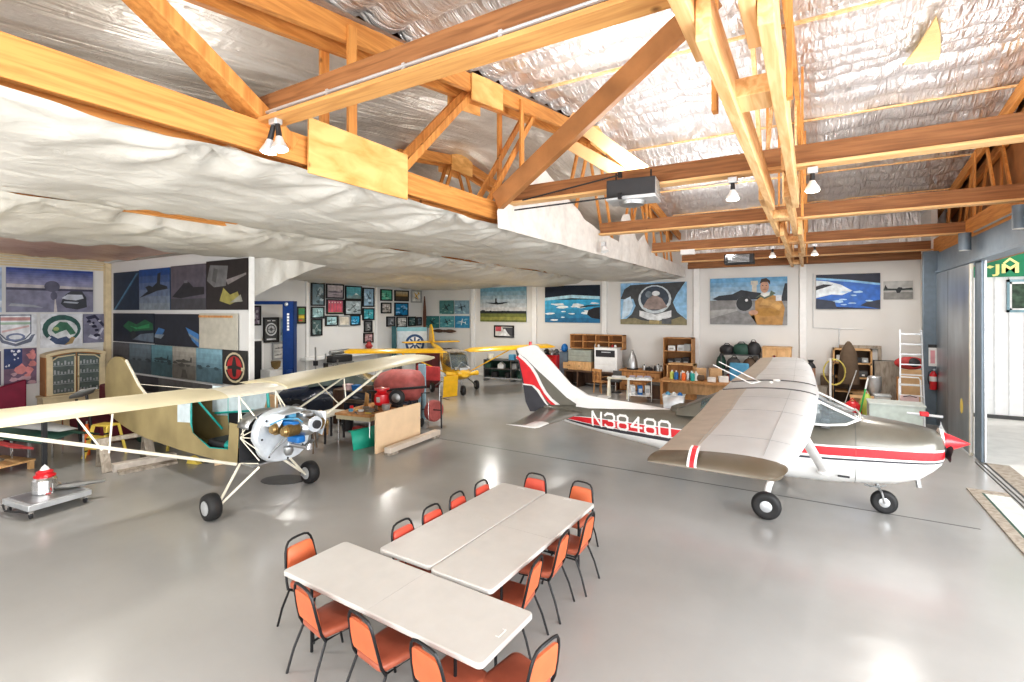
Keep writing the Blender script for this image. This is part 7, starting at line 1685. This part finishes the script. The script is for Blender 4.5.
# conduit on wall
b = MB(); b.tube([(.02,YB-.03,4.6),(.02,YB-.03,2.66),(1.5,YB-.03,2.62)], .012); tag(b.build('wall_conduit', M['gal']), 'thin grey conduit running down and across the wall by the coat', 'conduit')
b = MB(); b.tube([(.8,YB-.03,2.64),(.8,YB-.03,1.6)], .02); tag(b.build('wall_conduit', M['gal']), 'short vertical conduit dropping behind the open shelf', 'conduit')
t = thing('red_tow_fitting', 'red and silver cross shaped fitting on a thin stand behind the nose', 'fitting', (2.12,14.2,-.08))
MB().tube([(0,0,.08),(0,0,1.02)], .02).build('stand', M['steel'], t); MB().box((0,0,1.06),(.16,.12,.10)).build('block', M['red'], t, bev=.02); MB().tube([(-.3,.0,1.05),(.32,-.02,1.03)], .03).build('bar', M['gal'], t); MB().lathe([(.15,0),(.02,.03)], (0,0,.08), (0,0,1), 12).build('foot', M['steel'], t)
# things seen left of the fin, under the yellow wing
t = thing('low_shelf_rack', 'long low grey rack of green and dark gear under the right yellow wing', 'rack', (-12.1,19.9,0), R(8))
for z in (.12,.55,.95): MB().bb(-1.2,1.5,-.3,.3,z,z+.04).build('shelf', M['gal'] if z < .5 else M['darkgrey'], t)
for x in (-1.18,.2,1.48): MB().bb(x-.02,x+.02,-.3,.3,0,1.0).build('upright', M['steel'], t)
MB().bb(-1.2,1.5,.28,.31,.12,1.0).build('back', M['junk1'], t)
gn = ['green crate','dark box','white house shaped box','black drum','grey box','dark green box','cream bowl','light blue sheet roll']
for i in range(8):
    x = -1.0+.33*i; z = .16 if i % 2 else .59; top = i >= 6
    if top: x = -.9+1.1*(i-6); z = .99
    t = thing('rack_item', gn[i]+' on the long low rack under the right yellow wing', 'storage item', (-12.1+x*math.cos(R(8)),19.8+x*math.sin(R(8)),z), R(8), 'gear on the low rack')
    m_ = M[['junk1','blackp','paper','blackp','grey','junk1','creamw','bluec'][i]]
    if i in (3,6): MB().lathe([(.12,0),(.16,.1),(.15,.25)], (0,0,0), (0,0,1), 14).build('body', m_, t)
    elif i == 2: MB().prism([(-.15,0),(.15,0),(.15,.18),(0,.3),(-.15,.18)], 'y', -.12, .12).build('body', m_, t)
    else: MB().bb(-.14,.14,-.12,.12,0,.26).build('body', m_, t, bev=.02)
t = thing('steel_stand', 'thin legged steel stand left of the bronze and white fin', 'stand', (-10.2,18.6,0)); MB().bb(-.5,.4,-.2,.2,.72,.76).build('top', M['gal'], t)
for x in (-.45,.35): MB().tube([(x,0,0),(x,0,.72)], .018).build('leg', M['steel'], t)
t = thing('dark_wood_cabinet', 'dark red brown cabinet between the yellow plane and the pink fairing', 'cabinet', (-14.2,16.6,0), R(35)); MB().bb(-.5,.5,-.25,.25,0,1.45).build('body', mat('oxblood',(.12,.02,.02),.5), t, bev=.01)
for k in range(3): MB().bb(-.46+.32*k,-.20+.32*k,-.27,-.25,.1,1.35).build('door', mat('oxblood_door',(.18,.03,.03),.5), t)
# ------------------------------------------------------------------ more loose gear around the work table and below the tail
def bucket(name, label, loc, r, h, m_, g=None):
    t = thing(name, label, 'bucket', loc, 0, g)
    MB().loft([[(r*k*math.cos(a), r*k*math.sin(a), z) for a in [2*PI*j/18 for j in range(18)]] for z, k in ((0,.8),(h,1),(h,.94),(h*.5,.86))], caps=(True,False)).build('body', M[m_], t)
    MB().tube([(-r,0,h),(-r*.6,-r*.5,h*.75),(0,-r*1.1,h*.62),(r*.6,-r*.5,h*.75),(r,0,h)], .008, 6).build('handle', M['steel'], t)
def toolbox(name, label, loc, rz, d, m_):
    t = thing(name, label, 'tool box', loc, rz)
    MB().bb(-d[0]/2,d[0]/2,-d[1]/2,d[1]/2,0,d[2]*.7).build('body', M[m_], t, bev=.008)
    MB().prism([(-d[1]/2,d[2]*.7),(d[1]/2,d[2]*.7),(d[1]*.3,d[2]),(-d[1]*.3,d[2])], 'x', -d[0]/2, d[0]/2).build('lid', M[m_], t, bev=.006)
    MB().tube([(-.08,0,d[2]),(-.06,0,d[2]+.04),(.06,0,d[2]+.04),(.08,0,d[2])], .010, 6).build('handle', M['chrome'], t)
toolbox('tool_box','dark red tool box on the floor under the work table',(-9.85,9.0,0),R(12),(.5,.26,.3),'redd')
toolbox('tool_box','black tool box on the floor behind the legs of the work table',(-9.6,9.75,0),R(-10),(.6,.3,.34),'blackp')
toolbox('tool_box','grey tool box on the floor left of the cream side table',(-11.0,8.2,0),R(30),(.5,.26,.28),'grey')
bucket('bucket','white bucket on the floor between engine and cream side table',(-10.9,7.6,0),.16,.32,'paper')
bucket('bucket','black bucket on the floor under the dark parts shelf',(-10.9,9.4,0),.17,.34,'blackp')
t = thing('hose_roll','black hose rolled on the floor in front of the navy car','hose',(-11.6,8.0,0)); b = MB()
b.tube([(.26*math.cos(a*.4)*(1+.03*math.sin(a*2.1)),.26*math.sin(a*.4),.03+.0012*a) for a in range(64)], .02, 6); b.build('coil', M['blackp'], t)
MB().cyl((.26,0,.05),(.42,.08,.05),.02).build('nozzle', M['goldfin'], t)
t = thing('exhaust_pipes','bundle of grey bent pipes lying behind the sawhorse','pipes',(-13.0,6.3,0),R(20))
for k in range(3): MB().tube([(-.6,.1*k,.05+.0*k),(.1,.1*k,.05),(.5,.1*k+.05,.22+.04*k)], .04).build('pipe', M['steel'], t)
t = thing('dark_barrel','short dark barrel behind the yellow step stools','barrel',(-14.4,6.15,0)); MB().lathe([(.26,0),(.28,.03),(.28,.35),(.285,.37),(.28,.39),(.28,.75),(.26,.78)], (0,0,0), (0,0,1), 22).build('drum', M['junk1'], t); MB().cyl((.1,0,.78),(.1,0,.81),.03).build('bung', M['steel'], t)
bucket('bucket','orange bucket left of the short dark barrel',(-15.1,6.05,0),.17,.36,'orange')
t = thing('wheel_chock','small yellow wedge chock on the floor right of the whitewashed timber','chock',(-11.35,5.7,0),R(15)); MB().prism([(-.16,0),(.16,0),(.10,.05),(-.10,.14)], 'y', -.08, .08).build('wedge', M['yellowf'], t); MB().tube([(.12,0,.05),(.2,0,.02),(.3,.05,.01)], .008, 6).build('rope', M['blackp'], t)
